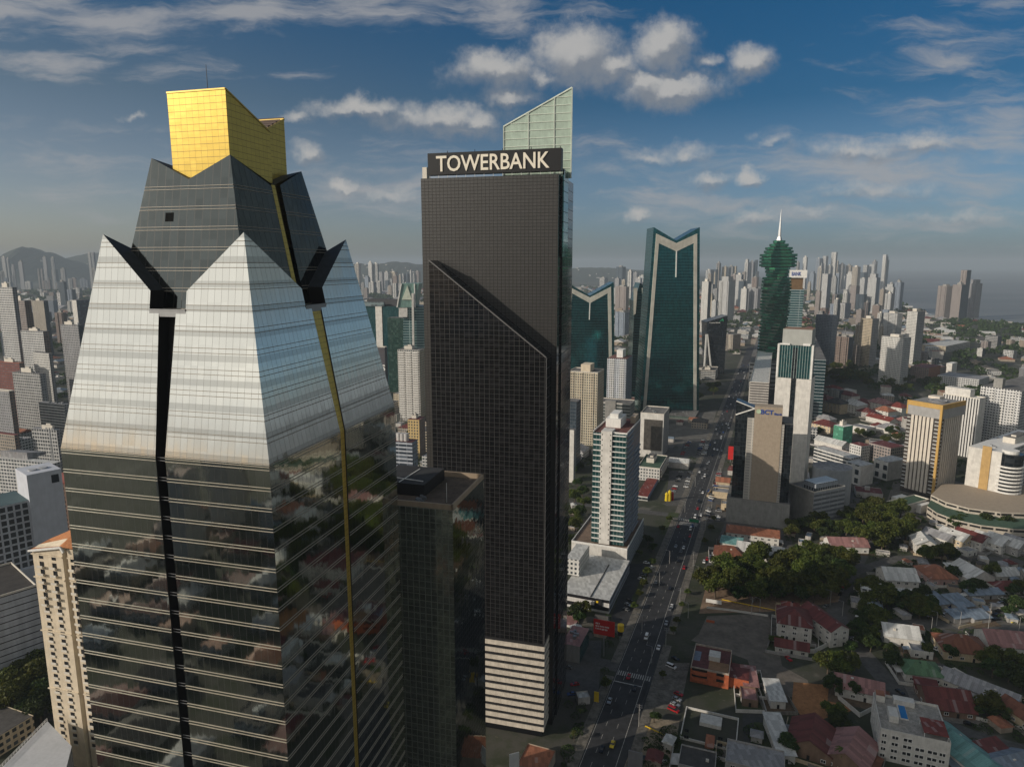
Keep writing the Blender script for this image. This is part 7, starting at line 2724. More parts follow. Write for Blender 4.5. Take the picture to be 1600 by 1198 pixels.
def make_car(paint, kind='car'):
    root = thing('parked_car', '', 'car')
    L_, Wd, H = (4.4, 1.78, 1.45) if kind == 'car' else (5.2, 1.95, 2.0)
    prof = [(-L_ / 2, .32), (-L_ / 2, .72), (-L_ / 2 + .55, .86), (-L_ * .18, .95), (L_ * .5 - .1, .92), (L_ / 2, .70), (L_ / 2, .32)] if kind == 'car' else [(-L_ / 2, .38), (-L_ / 2, .95), (-L_ / 2 + .5, 1.1), (L_ * .5 - .05, 1.1), (L_ / 2, .9), (L_ / 2, .38)]
    mb = MB()

    def extr(pr, w0, w1, m=0):
        zs = [z for _, z in pr]
        zm, zM = min(zs), max(zs)
        wz = lambda z: (w0 + (w1 - w0) * (z - zm) / max(.01, zM - zm)) / 2
        A = [Vector((-wz(z), y, z)) for y, z in pr]
        B = [Vector((wz(z), y, z)) for y, z in pr]
        mb.poly(A[::-1], None, m)
        mb.poly(B, None, m)
        for i in range(len(pr)):
            j = (i + 1) % len(pr)
            mb.poly([A[i], A[j], B[j], B[i]], None, m)
    extr(prof, Wd, Wd * .94)
    b = mb.build('body', paint, root)
    mb = MB()
    cab = [(-L_ * .20, .94), (-L_ * .05, H - .06), (L_ * .28, H - .06), (L_ * .44, .92)] if kind == 'car' else [(-L_ * .33, 1.08), (-L_ * .2, H - .08), (L_ * .46, H - .08), (L_ * .485, 1.08)]
    extr(cab, Wd * .93, Wd * .76)
    mb.build('windows', M_CARGL, root)
    mb = MB()
    rp = [(cab[1][0] + .02, H - .065), (cab[1][0] + .1, H), (cab[2][0] - .1, H), (cab[2][0] + .04, H - .065)]
    extr(rp, Wd * .79, Wd * .72)
    mb.build('car_roof', paint, root)
    wm = MB()
    for i, (sx, sy) in enumerate(((-1, -1), (1, -1), (-1, 1), (1, 1))):
        mb = MB()
        mb.tube((sx * (Wd / 2 - .2), sy * L_ * .31, .32), (sx * (Wd / 2 + .01), sy * L_ * .31, .32), .32, n=12)
        mb.build('wheel', M_TYRE, root)
    mb = MB()
    mb.box((-Wd * .40, -L_ / 2 - .02), (.32, 0), (0, .02), .6, .74)
    mb.box((Wd * .40 - .32, -L_ / 2 - .02), (.32, 0), (0, .02), .6, .74)
    return root


CARP = {}
CARS = []


def car(pos, az, col, kind='car', parts=True):
    key = (col, kind)
    if key not in CARP:
        CARP[key] = make_car(CARPAINT[col], kind)
        o = CARP[key]
    else:
        o = copy_tree(CARP[key])
    o.location = (pos[0], pos[1], .022)
    o.rotation_euler = (0, 0, -R(az))
    o.name = 'parked_car' if kind == 'car' else 'van'
    o['category'] = 'car' if kind == 'car' else 'van'
    o['group'] = 'cars on the roads and in the car parks'
    CARS.append((o, Vector((pos[0], pos[1], 0)), col, kind))
    return o


def carpx(px, py, col, az=None, kind='car'):
    car(ground(px, py), AZ if az is None else az, col, kind)


rc = random.Random(8)
cols = ['white', 'white', 'silver', 'black', 'grey', 'grey', 'red', 'white', 'blue', 'silver']
for (x, y, c_, k) in [(1010, 996, 'white', 'van'), (957, 1164, 'yellow', 'car'), (992, 1077, 'black', 'car'), (1047, 920, 'black', 'car'), (1047, 952, 'grey', 'car'), (1086, 808, 'white', 'van'), (1079, 827, 'white', 'van'), (1101, 744, 'white', 'van'), (1102, 733, 'grey', 'car'),
                      (1094, 766, 'grey', 'car'), (1098, 770, 'white', 'car'), (1092, 783, 'black', 'car'), (1090, 795, 'red', 'car'), (1116, 702, 'white', 'car'), (1121, 703, 'white', 'car'), (1117, 692, 'white', 'car'), (1127, 684, 'white', 'van'), (1119, 671, 'white', 'car'), (1129, 664, 'silver', 'car'),
                      (1138, 664, 'white', 'van'), (1139, 669, 'white', 'car'), (1136, 643, 'red', 'car'), (1131, 655, 'grey', 'car'), (1056, 854, 'silver', 'car'), (1060, 877, 'black', 'car'), (1064, 862, 'grey', 'car'), (1142, 632, 'white', 'car'), (1135, 635, 'grey', 'car'), (1146, 622, 'white', 'car'), (1141, 618, 'grey', 'car'),
                      (1150, 612, 'white', 'car'), (1144, 606, 'silver', 'car'), (1124, 677, 'black', 'car'), (1113, 713, 'black', 'car'), (1108, 722, 'silver', 'car'), (1070, 845, 'black', 'car'), (1082, 822, 'blue', 'car'), (1078, 838, 'red', 'car')]:
    carpx(x, y, c_, kind=k)
s = -70
while s < 545:
    car(av(s, rc.choice((-6.6, -2.2, 2.6, 7.2))), AZ, rc.choice(cols))
    s += rc.uniform(16, 40)
s = 545
while s < 1180:
    car(av(s, rc.choice((-6.6, -3, 2.6, 6.5))), AZ, rc.choice(cols))
    s += rc.uniform(11, 24)


def row(p0, p1, n, az, skip=.15):
    a, b = ground(*p0), ground(*p1)
    for i in range(n):
        if rc.random() < skip:
            continue
        p = a.lerp(b, i / max(1, n - 1))
        car(p, az + (180 if rc.random() < .5 else 0), rc.choice(cols), rc.choice(('car', 'car', 'car', 'van')))


row((1066, 710), (1078, 689), 9, AZ - 90)
row((1090, 710), (1099, 688), 9, AZ - 90)
row((1100, 710), (1106, 690), 8, AZ - 90)
row((1052, 768), (1064, 738), 9, AZ - 90, .3)
row((1066, 780), (1078, 740), 10, AZ - 90, .3)
row((1118, 760), (1124, 738), 8, AZ - 90, .3)
row((1104, 812), (1112, 775), 10, AZ - 60, .25)
row((1120, 812), (1124, 795), 5, AZ - 90, .3)
row((1002, 905), (1010, 880), 5, AZ - 90, .5)
row((975, 960), (990, 925), 6, AZ - 60, .6)
row((1100, 878), (1118, 862), 5, 20, .2)
row((1310, 935), (1325, 900), 7, 35, .2)
row((1478, 962), (1490, 936), 3, 70, .3)
row((1556, 968), (1566, 936), 6, 80, .3)
row((1340, 745), (1362, 748), 7, 20, .3)
row((880, 1010), (896, 1080), 7, AZ - 90, .5)
row((1042, 1055), (1055, 1030), 3, AZ - 70, .2)
row((1052, 1110), (1060, 1085), 4, AZ - 70, .2)
for (x, y, c_, az) in [(1232, 1030, 'red', -12), (1340, 962, 'white', 40), (1478, 1148, 'white', -30), (1514, 1132, 'black', -60), (1406, 1082, 'black', -20), (1462, 1015, 'white', -30), (1478, 1020, 'grey', -30), (1331, 990, 'silver', -35), (1034, 1192, 'white', 60), (1028, 1186, 'grey', 60),
                       (1450, 1100, 'black', -60), (1584, 972, 'yellow', 80), (893, 1085, 'blue', 80), (898, 1070, 'red', 80), (1005, 1188, 'black', 20), (1012, 895, 'blue', 60), (1017, 887, 'white', 60), (1336, 1000, 'white', -35), (1290, 948, 'grey', 50)]:
    carpx(x, y, c_, az)

# ------------------------------------------------------------------ street furniture
def pole(label, px, py, h, kind='utility', az=AZ, group=None):
    p = ground(px, py)
    t_ = thing('utility_pole' if kind == 'utility' else 'street_lamp', label, 'pole' if kind == 'utility' else 'street lamp', p, group)
    mb = MB()
    mb.tube(p, (p.x, p.y, h), .17, .10, 8)
    mb.build('shaft', plain('concrete_pole', (.34, .33, .31), .8), t_)
    d = Vector((math.cos(R(az)), -math.sin(R(az)), 0))
    if kind == 'utility':
        for k, z in enumerate((h - .5, h - 1.5)):
            mb = MB()
            mb.beam(Vector((p.x, p.y, z)) - d * 1.3, Vector((p.x, p.y, z)) + d * 1.3, .12)
            for q in (-1.2, -.6, .6, 1.2):
                mb.tube(Vector((p.x, p.y, z + .05)) + d * q, Vector((p.x, p.y, z + .35)) + d * q, .07, n=6)
            mb.build('crossarm', STEEL, t_)
        mb = MB()
        mb.tube((p.x + .35, p.y, h - 3.2), (p.x + .35, p.y, h - 2.2), .26, n=10)
        mb.build('transformer', STEEL, t_)
    else:
        mb = MB()
        mb.beam((p.x, p.y, h), Vector((p.x, p.y, h + .4)) - d * 2.2, .10)
        mb.build('arm', STEEL, t_)
        mb = MB()
        q = Vector((p.x, p.y, h + .4)) - d * 2.2
        mb.beam(q, q - d * .8, .28, .12)
        mb.build('lamp_head', STEEL, t_)
    return t_


POLES = []
for (x, y, h, k) in [(998, 1135, 11, 'utility'), (1040, 1010, 11, 'utility'), (1062, 945, 11, 'utility'), (1083, 885, 11, 'utility'), (1102, 828, 11, 'utility'), (1112, 795, 11, 'utility'), (1125, 748, 11, 'utility'), (1544, 982, 15, 'utility'), (1174, 960, 11, 'utility'), (1187, 955, 8, 'lamp'),
                     (1316, 962, 9, 'lamp'), (1297, 945, 9, 'lamp'), (1455, 985, 8, 'lamp'), (1463, 977, 8, 'lamp'), (1500, 976, 8, 'lamp'), (1592, 985, 8, 'lamp'), (1075, 965, 9, 'lamp'), (1018, 1035, 9, 'lamp'), (1090, 905, 9, 'lamp'), (1046, 880, 9, 'lamp'),
                     (1030, 915, 9, 'lamp'), (1003, 985, 9, 'lamp'), (1070, 800, 9, 'lamp'), (1086, 760, 9, 'lamp'), (1519, 868, 10, 'utility'), (1566, 870, 10, 'utility')]:
    POLES.append((pole('', x, y, h, k), ground(x, y), k))


def wires(label, pts, h):
    t_ = thing('power_line', label, 'power line', pts[0])
    for dz, do in ((0, -1.1), (0, 1.1), (-1.0, .5)):
        mb = MB()
        for i in range(len(pts) - 1):
            a, b = pts[i] + Vector((do * .94, -do * .34, h + dz)), pts[i + 1] + Vector((do * .94, -do * .34, h + dz))
            prev = a
            for k in range(1, 7):
                f = k / 6
                q = a.lerp(b, f) - Vector((0, 0, 1.1 * 4 * f * (1 - f)))
                mb.beam(prev, q, .06)
                prev = q
        mb.build('cable', DARK, t_)


wires('power cables strung between the poles on the right side of the avenue', [ground(x, y) for x, y in ((998, 1135), (1040, 1010), (1062, 945), (1083, 885), (1102, 828), (1112, 795), (1125, 748))], 10.6)


def sign_post(name, label, cat, px, py, h, w, ph, panel, az=200, text=None, tcol=None, dual=False, tsize=None):
    p = ground(px, py)
    t_ = thing(name, label, cat, p)
    d = Vector((math.cos(R(az)), -math.sin(R(az)), 0))
    mb = MB()
    if dual:
        for q in (-.42, .42):
            mb.tube(p + d * w * q, Vector((p.x, p.y, h)) + d * w * q, .14, n=7)
    else:
        mb.tube(p, (p.x, p.y, h - ph * .5), .35, n=10)
    mb.build('post', STEEL, t_)
    mb = MB()
    n_ = Vector((math.sin(R(az)), math.cos(R(az)), 0))
    o = Vector((p.x, p.y, 0)) - d * w / 2 + n_ * .2
    mb.box(o, d * w, n_ * .35, h - ph, h)
    pn_ = mb.build('sign_panel', panel, t_)
    if text:
        lines = text.split('/')
        for i, ln in enumerate(lines):
            lh = ph * .16 if tsize is None else tsize
            letters(ln, 'sign_lettering', tcol, pn_, Vector((p.x, p.y, h - ph * .25 - i * lh * 1.5 - lh)) + d * w * .40 + n_ * .56, -d, lh, w * (.34 if i == 0 else .62), n_, .06, .01)
    return t_


M_SIGNR = plain('billboard_red', (.50, .02, .018), .5, var=.08)
M_SIGNY = plain('sign_yellow', (.75, .5, .02), .5)
sign_post('billboard', 'large red billboard with three lines of white writing beside the avenue', 'billboard', 943, 1024, 20, 11.0, 8.2, M_SIGNR, 200)
bb = [o for o in bpy.data.objects if o.get('label', '').startswith('large red billboard')][0]
pn_ = [c for c in bb.children if c.name.startswith('sign_panel')][0]
d_ = Vector((math.cos(R(200)), -math.sin(R(200)), 0))
n_ = Vector((math.sin(R(200)), math.cos(R(200)), 0))
for i, (wf, off) in enumerate(((.22, .40), (.62, .40), (.55, .40))):
    mb = MB()
    z = 20 - 1.7 - i * 1.45
    x = 0
    rq = random.Random(40 + i)
    o = bb.location + d_ * 11 * off + n_ * .56
    while x < 11 * wf:
        w_ = rq.uniform(.25, .5)
        q = o - d_ * x
        mb.box(q, -d_ * w_, n_ * .05, z - rq.choice((.75, .9)), z)
        x += w_ + rq.choice((.12, .14, .4))
    mb.build('writing_line', WHITE, pn_)
t_ = sign_post('pylon_sign', 'black pylon sign with a yellow top on the grass corner beside the red billboard', 'sign', 969, 1000, 9, 2.6, 6, DARK, 200)
p = ground(969, 1000)
mb = MB()
mb.tube((p.x - .0, p.y - .8, 6.2), (p.x, p.y - .8, 9.6), 1.7, n=14)
mb.build('yellow_drum', M_SIGNY, t_)
sign_post('pylon_sign', 'slim yellow standing panel sign below the black tower', 'sign', 932, 1098, 6, 2.2, 5.0, M_SIGNY, 200)
sign_post('pylon_sign', 'white framed tall grey sign at the bottom edge beside the avenue', 'sign', 992, 1215, 12, 5.6, 9.5, plain('grey_sign_face', (.20, .20, .21), .5), 200, dual=True)
sign_post('pylon_sign', 'slim white sign frame at the bottom edge in front of the banded car park', 'sign', 803, 1225, 14, 4.0, 7.5, WHITE, 160)
sign_post('billboard', 'tall red sign on a post beside the tan bank block', 'sign', 1141, 722, 17, 5, 14, M_SIGNR, 200)
sign_post('banner', 'orange banner sign lying against the low wall of the asphalt lot', 'sign', 1110, 972, 1.6, 4.5, 1.4, M_ORANGE, 200)
sign_post('banner', 'long white banner sign at the corner of the asphalt lot', 'sign', 1115, 944, 3.2, 9, 2.2, WHITE, 200)
# overhead traffic sign
a, b = av(232, -AVW / 2 - 1), av(232, AVW / 2 + 1)
t_ = thing('sign_gantry', 'steel gantry across the avenue carrying a green direction sign', 'sign gantry', (a.x, a.y, 0))
for q in (a, b):
    mb = MB()
    mb.tube((q.x, q.y, 0), (q.x, q.y, 7.5), .2, n=8)
    mb.build('post', STEEL, t_)
mb = MB()
mb.beam((a.x, a.y, 7.3), (b.x, b.y, 7.3), .35)
mb.build('beam', STEEL, t_)
mb = MB()
q = av(231.6, 1.5)
mb.box(q, AVN * 7, AVD * .2, 5.6, 7.9)
mb.build('sign_panel', plain('traffic_green', (.01, .20, .08), .5), t_)
# colourful inflatable by the car park
p = ground(1046, 782)
t_ = thing('play_castle', 'small bright yellow red and blue inflatable play castle beside the car park', 'play castle', p)
for i, (dx, h, c_) in enumerate(((-2.5, 6, 'yellow'), (2.5, 6, 'red'), (0, 8, 'yellow'), (-1, 3, 'blue'))):
    mb = MB()
    mb.tube((p.x + dx, p.y + (i % 2) * 2, 0), (p.x + dx, p.y + (i % 2) * 2, h), 1.6, 1.3, 10)
    mb.tube((p.x + dx, p.y + (i % 2) * 2, h), (p.x + dx, p.y + (i % 2) * 2, h + 1.8), 1.7, .1, 10)
    mb.build('turret', CARPAINT[c_], t_)
# yellow kerb rails
for lb, pts in (('yellow guard rail along the sandy forecourt', [(1008, 1136), (1038, 1150)]), ('yellow kerb rail along the far side of the park lane', [(1128, 938), (1212, 955)])):
    g_ = G2(pts)
    t_ = thing('guard_rail', lb, 'guard rail', g_[0])
    mb = MB()
    mb.beam(g_[0] + Vector((0, 0, .8)), g_[1] + Vector((0, 0, .8)), .3, .35)
    mb.build('rail', M_SIGNY, t_)
    for i in range(5):
        q = g_[0].lerp(g_[1], i / 4)
        mb = MB()
        mb.beam(q, q + Vector((0, 0, .65)), .15)
        mb.build('post', M_SIGNY, t_)


# ------------------------------------------------------------------ the low city between and beyond
OCC = []
for o in list(bpy.data.objects):
    if o.parent is None and o.get('kind') is None and o.type in ('EMPTY', 'MESH'):
        xs, ys = [], []
        stack = [(o, o.matrix_basis.copy())]
        while stack:
            q, mw = stack.pop()
            if q.type == 'MESH':
                for bb_ in q.bound_box:
                    v = mw @ Vector(bb_)
                    xs.append(v.x)
                    ys.append(v.y)
            for ch in q.children:
                stack.append((ch, mw @ ch.matrix_basis))
        if xs and o.name.split('.')[0] not in ('leafy_tree', 'parked_car', 'van', 'utility_pole', 'street_lamp'):
            OCC.append((min(xs) - 3, max(xs) + 3, min(ys) - 3, max(ys) + 3))
GRID = {}
for b_ in OCC:
    for i in range(int(b_[0] // 80), int(b_[1] // 80) + 1):
        for j in range(int(b_[2] // 80), int(b_[3] // 80) + 1):
            GRID.setdefault((i, j), []).append(b_)


def taken(x, y, r):
    for b_ in GRID.get((int(x // 80), int(y // 80)), ()):
        if b_[0] - r < x < b_[1] + r and b_[2] - r < y < b_[3] + r:
            return True
    q = Vector((x, y)) - AV0.xy
    s, o_ = q.dot(AVD), q.dot(AVN)
    if -200 < s < 1520 and abs(o_) < AVW / 2 + 7 + r * .8:
        return True
    return False


def in_poly(x, y, g):
    ins = False
    for i in range(len(g)):
        a, b = g[i], g[(i + 1) % len(g)]
        if (a[1] > y) != (b[1] > y) and x < (b[0] - a[0]) * (y - a[1]) / (b[1] - a[1]) + a[0]:
            ins = not ins
    return ins


NEAR_R = [(p.x, p.y) for p in G2([(1000, 1198), (1035, 1050), (1130, 735), (1180, 830), (1240, 800), (1330, 800), (1600, 810), (1700, 1198)])] + [(ground(1600, 1198).x, 180), (30, 180)]
SEA = [(p.x, p.y) for p in sp_ + far_]
LOTS = [[(p.x, p.y) for p in G2(q)] for q in ([(1060, 715), (1068, 684), (1108, 682), (1104, 715)], [(1036, 795), (1044, 733), (1090, 733), (1072, 795)], [(1110, 738), (1140, 733), (1138, 818), (1088, 820)], [(950, 970), (985, 875), (1030, 875), (1012, 950)], [(868, 1092), (880, 995), (950, 995), (940, 1092)])]
M_GREENZ = [[(p.x, p.y) for p in G2(q)] for q in ([(1290, 600), (1300, 575), (1440, 560), (1600, 540), (1600, 620), (1480, 625), (1380, 618)], [(1440, 515), (1480, 502), (1600, 510), (1600, 535), (1470, 530)], [(0, 1130), (0, 1015), (60, 1005), (90, 1130)])]
FW_M = [plain('fabric_wall_pale', (.46, .44, .41), .8, var=.3), plain('fabric_wall_tan', (.34, .28, .22), .8, var=.3), f_white, f_beige, f_grey, f_cream]
FR_M = [M_WHITEROOF, M_GREYROOF, M_MAROON, M_TERRA, ROOFGREY, plain('fabric_dark_roof', (.075, .07, .065), .9, var=.4), M_BLUEROOF]
RW = [('white', 0), ('grey', 1), ('maroon', 2), ('terracotta', 3), ('dark grey', 4), ('near black', 5), ('blue grey', 6)]
rf_r = random.Random(99)
LOTG = G2([(1085, 1000), (1105, 955), (1200, 953), (1215, 985), (1225, 1040), (1265, 1062), (1272, 1092), (1180, 1090), (1165, 1030)])
OPEN = [[(p.x, p.y) for p in G2(q)] for q in ([(1020, 1198), (1035, 1030), (1085, 960), (1105, 870), (1345, 860), (1320, 940), (1225, 960), (1230, 1040), (1340, 1060), (1345, 1198)], [(1400, 1198), (1360, 1085), (1480, 1085), (1600, 1160), (1600, 1198)], [(1470, 985), (1470, 930), (1600, 925), (1600, 985)], [(1150, 880), (1230, 795), (1340, 795), (1440, 800), (1440, 850), (1330, 880)])]


def on_street(x, y, r):
    p = Vector((x, y))
    for line, w in STREETS:
        for i in range(len(line) - 1):
            a, b = line[i], line[i + 1]
            ab = b - a
            f = max(0, min(1, (p - a).dot(ab) / ab.length_squared))
            if (a + ab * f - p).length < w / 2 + r:
                return True
    return False


cells = []
CELLT = {}
c, s_ = math.cos(R(AZ)), math.sin(R(AZ))


def frus(x, y, mar=1.05):
    px, py = proj((x, y, 5))
    return y > 0 and -80 * mar < px < 1600 + 80 * mar and py < 1300


for (d0, d1, step) in ((230, 1700, 27), (1700, 3600, 46), (3600, 6200, 85), (230, 900, 15.5)):
    n_ = int(d1 / step) + 2
    for i in range(-n_, n_):
        for j in range(0, n_):
            gx_, gy_ = i * step + rf_r.uniform(-.12, .12) * step, j * step + rf_r.uniform(-.12, .12) * step
            x, y = gx_ * c + gy_ * s_, gy_ * c - gx_ * s_
            dd = math.hypot(x, y)
            if not (d0 <= dd < d1) or not frus(x, y):
                continue
            if step < 20 and (rf_r.random() < .45 or x < -60 and y < 330):
                continue
            if i % 4 == 0 and 900 < d1 < 2000:                 # leave the lines of streets open
                continue
            if taken(x, y, step * .42) or in_poly(x, y, SEA) or any(in_poly(x, y, q) for q in LOTS) or on_street(x, y, step * .36):
                continue
            near = in_poly(x, y, NEAR_R)
            if near and any(in_poly(x, y, q) for q in OPEN):
                continue
            if hz(x, y) > 2:
                continue
            for b_ in CELLT.get((int(x // 40), int(y // 40)), ()):
                if (b_[0] - x) ** 2 + (b_[1] - y) ** 2 < ((b_[2] + step) * .46) ** 2:
                    break
            else:
                b_ = None
            if b_ is not None:
                continue
            for qi in (-1, 0, 1):
                for qj in (-1, 0, 1):
                    CELLT.setdefault((int(x // 40) + qi, int(y // 40) + qj), []).append((x, y, step))
            green = any(in_poly(x, y, q) for q in M_GREENZ)
            nz = math.sin(x * .0041 + 1.3) * math.cos(y * .0037 + .4) + .5 * math.sin(x * .013 - y * .009)
            cells.append((x, y, step, green, nz, dd))
house_cells, tree_cells = [], []
for (x, y, st, green, nz, dd) in cells:
    pgreen = .5 if in_poly(x, y, NEAR_R) else .85 if green else (.62 if nz > .55 else .20)
    if rf_r.random() < pgreen:
        tree_cells.append((x, y, st, dd))
    elif rf_r.random() < .94:
        house_cells.append((x, y, st, dd))
house_cells.sort(key=lambda q: q[3])
FAB = []
far_mb = MB()
NFW = len(FW_M)


def fab_geo(mb_w, mb_r, x, y, w, d, h, az, wi, ri, kind):
    dv = Vector((math.sin(R(az)), math.cos(R(az))))
    ev = Vector((dv.y, -dv.x))
    P_ = lambda a, b, z: Vector((x + ev.x * a + dv.x * b, y + ev.y * a + dv.y * b, z))
    hw, hd = w / 2, d / 2
    foot = [P_(-hw, -hd, 0).xy, P_(hw, -hd, 0).xy, P_(hw, hd, 0).xy, P_(-hw, hd, 0).xy]
    if kind == 'flat':
        mb_w.prism(foot, 0, h + .5, wi, cap=False)
        mb_r.poly([P_(-hw, -hd, h), P_(hw, -hd, h), P_(hw, hd, h), P_(-hw, hd, h)], None, ri)
        if w > 14 and rf_r.random() < .6:
            a0, b0 = rf_r.uniform(-.3, .1) * w, rf_r.uniform(-.3, .1) * d
            mb_w.prism([P_(a0, b0, 0).xy, P_(a0 + 4, b0, 0).xy, P_(a0 + 4, b0 + 4, 0).xy, P_(a0, b0 + 4, 0).xy], h + .01, h + 2.6, wi)
    else:
        rise = min(w, d) * .2
        mb_w.prism(foot, 0, h, wi, cap=False)
        a = min(hw, hd) * (.9 if kind == 'hip' else .02)
        o = .5
        r0, r1 = (P_(0, -hd + a, h + rise), P_(0, hd - a, h + rise)) if w <= d else (P_(-hw + a, 0, h + rise), P_(hw - a, 0, h + rise))
        A, B, C_, E = P_(-hw - o, -hd - o, h - .1), P_(hw + o, -hd - o, h - .1), P_(hw + o, hd + o, h - .1), P_(-hw - o, hd + o, h - .1)
        if w <= d:
            for q in ([A, B, r0], [B, C_, r1, r0], [C_, E, r1], [E, A, r0, r1]):
                mb_r.poly(q, None, ri)
        else:
            for q in ([A, B, r1, r0], [B, C_, r1], [C_, E, r0, r1], [E, A, r0]):
                mb_r.poly(q, None, ri)


far_w, far_r = MB(), MB()
n_ind = 0
NAMED = []
for o in bpy.data.objects:
    if o.parent is None and o.get('label') and o.get('category') in ('skyscraper', 'hotel', 'office tower', 'office building', 'apartment tower', 'podium', 'car park', 'showroom', 'hall', 'building', 'apartment block', 'mall', 'school'):
        NAMED.append((o.location.copy(), o.name.split('.')[0].replace('_', ' '), o))
cnt = {}
for _, nme, _o in NAMED:
    cnt[nme] = cnt.get(nme, 0) + 1
NAMED = [q for q in NAMED if cnt[q[1]] == 1]


def place_of(p, px):
    best = min(NAMED, key=lambda q: (q[0] - p).length * (1 if 0 < proj(q[0])[0] < 1600 else 3))
    bx = proj((best[0].x, best[0].y, 10))[0]
    dist = (best[0] - p).length
    side = 'left of' if px < bx - 8 else 'right of' if px > bx + 8 else ('in front of' if p.y < best[0].y else 'behind')
    if dist > 160:
        side = 'well ' + side if side in ('left of', 'right of') else 'far ' + side if side == 'behind' else side
    return side + ' the ' + best[1]


auto = []
for (x, y, st, dd) in house_cells:
    w, d = st * rf_r.uniform(.5, .86), st * rf_r.uniform(.5, .86)
    if rf_r.random() < .12:
        h = rf_r.uniform(12, 24) if x < 0 or dd > 900 else rf_r.uniform(8, 12)
    else:
        h = rf_r.uniform(3, 5) if st < 20 else rf_r.uniform(4, 9)
    wi = rf_r.choice((0, 0, 1, 2, 2, 3, 4, 5)) if h > 7 else rf_r.choice((0, 0, 0, 1))
    if h > 12:
        w, d = min(w, 24), min(d, 22)
    ri = rf_r.choice((0, 0, 1, 1, 2, 2, 3, 3, 4, 5, 5, 6))
    kind = 'flat' if h > 9 or rf_r.random() < .4 else rf_r.choice(('hip', 'gable'))
    az = AZ + rf_r.choice((0, 0, 90, 3, -4))
    px, py = proj((x, y, h))
    if n_ind < 285 and -30 < px < 1630 and dd < 2000:
        n_ind += 1
        t_ = thing('city_house' if h < 12 else 'city_block', '', 'house' if h < 12 else 'building', (x, y, 0), 'low houses of the city')
        a_, b_ = MB(), MB()
        fab_geo(a_, b_, x, y, w, d, h, az, 0, 0, kind)
        a_.build('walls', FW_M[wi], t_)
        b_.build('roof', FR_M[ri], t_)
        auto.append((t_, ('tall ' if h > 12 else '') + RW[ri][0] + ' ' + {'flat': 'flat', 'hip': 'hipped', 'gable': 'gabled'}[kind] + ' roofed ' + ('block' if h > 12 else 'house'), Vector((x, y, 0)), px))
    else:
        fab_geo(far_w, far_r, x, y, w, d, h, az, wi, ri, kind)
tag(far_w.build('distant_city_walls', FW_M), kind='stuff')
tag(far_r.build('distant_city_roofs', FR_M), kind='stuff')
FABN = len(house_cells)
# sparse specks of town on the far hills
sp_mb = MB()
for i in range(900):
    x, y = rf_r.uniform(-7500, 3800), rf_r.uniform(4600, 11000)
    h = hz(x, y) - 4
    if h < 3 or not frus(x, y):
        continue
    if rf_r.random() > (.25 if x < -2300 else 1):
        continue
    s0 = rf_r.uniform(8, 26)
    sp_mb.cbox((x, y), s0, s0, h - 5, h + rf_r.uniform(5, 14), 20)
tag(sp_mb.build('hillside_town', FW_M[0]), kind='stuff')

# tree cover of the middle distance and beyond: leaf clumps
cl = MB()
rr = random.Random(17)
nt = 0
NT_MAX = max(0, 296 - len(TREES))
tree_cells.sort(key=lambda q: q[3])
for (x, y, st, dd) in tree_cells:
    if dd < 1000 and nt < NT_MAX:
        for q in range(2 if st < 40 else 3):
            X_, Y_ = x + rr.uniform(-.35, .35) * st, y + rr.uniform(-.35, .35) * st
            if taken(X_, Y_, 3):
                continue
            px, py = proj((X_, Y_, 8))
            if not (-20 < px < 1620) or nt >= NT_MAX or on_street(X_, Y_, 2):
                continue
            tree(0, 0, rr.choice((0, 1, 1, 2, 2, 3)), rr.uniform(.8, 1.2), pos=(X_, Y_))
            nt += 1
        continue
    m = 3 if st < 40 else 5 if st < 60 else 8
    for q in range(m):
        X_, Y_ = x + rr.uniform(-.5, .5) * st, y + rr.uniform(-.5, .5) * st
        rad = rr.uniform(4, 8) * (1 if st < 40 else 1.4 if st < 60 else 2)
        nq = 110 if dd < 1000 else 34 if st < 40 else 18 if st < 60 else 10
        for k in range(nq):
            v = Vector((rr.gauss(0, 1), rr.gauss(0, 1), abs(rr.gauss(0, .9)))).normalized()
            leaf_quad(cl, Vector((X_ + v.x * rad, Y_ + v.y * rad, 2 + rad * .5 + v.z * rad * .8)), rad * (.13 if dd < 1000 else .24 if st < 40 else .36 if st < 60 else .5), rr)
tag(cl.build('tree_cover', M_LEAFD), kind='stuff')
# low shrubs in yards and along kerbs
sh = MB()
ns = 0
while ns < 1000:
    px, py = rr.uniform(880, 1620), rr.uniform(700, 1198) ** 1.0
    p = ground(px, py)
    if taken(p.x, p.y, -3.5) or on_street(p.x, p.y, .5) or any(in_poly(p.x, p.y, q) for q in LOTS):
        continue
    q = [(v.x, v.y) for v in LOTG]
    if in_poly(p.x, p.y, q):
        continue
    ns += 1
    rad = rr.uniform(.7, 2.9)
    for k in range(int(30 + rad * 26)):
        v = Vector((rr.gauss(0, 1), rr.gauss(0, 1), abs(rr.gauss(0, .9)))).normalized()
        leaf_quad(sh, Vector((p.x + v.x * rad, p.y + v.y * rad, .1 + v.z * rad * .9)), .28, rr)
tag(sh.build('shrubs', M_LEAFD), kind='stuff')

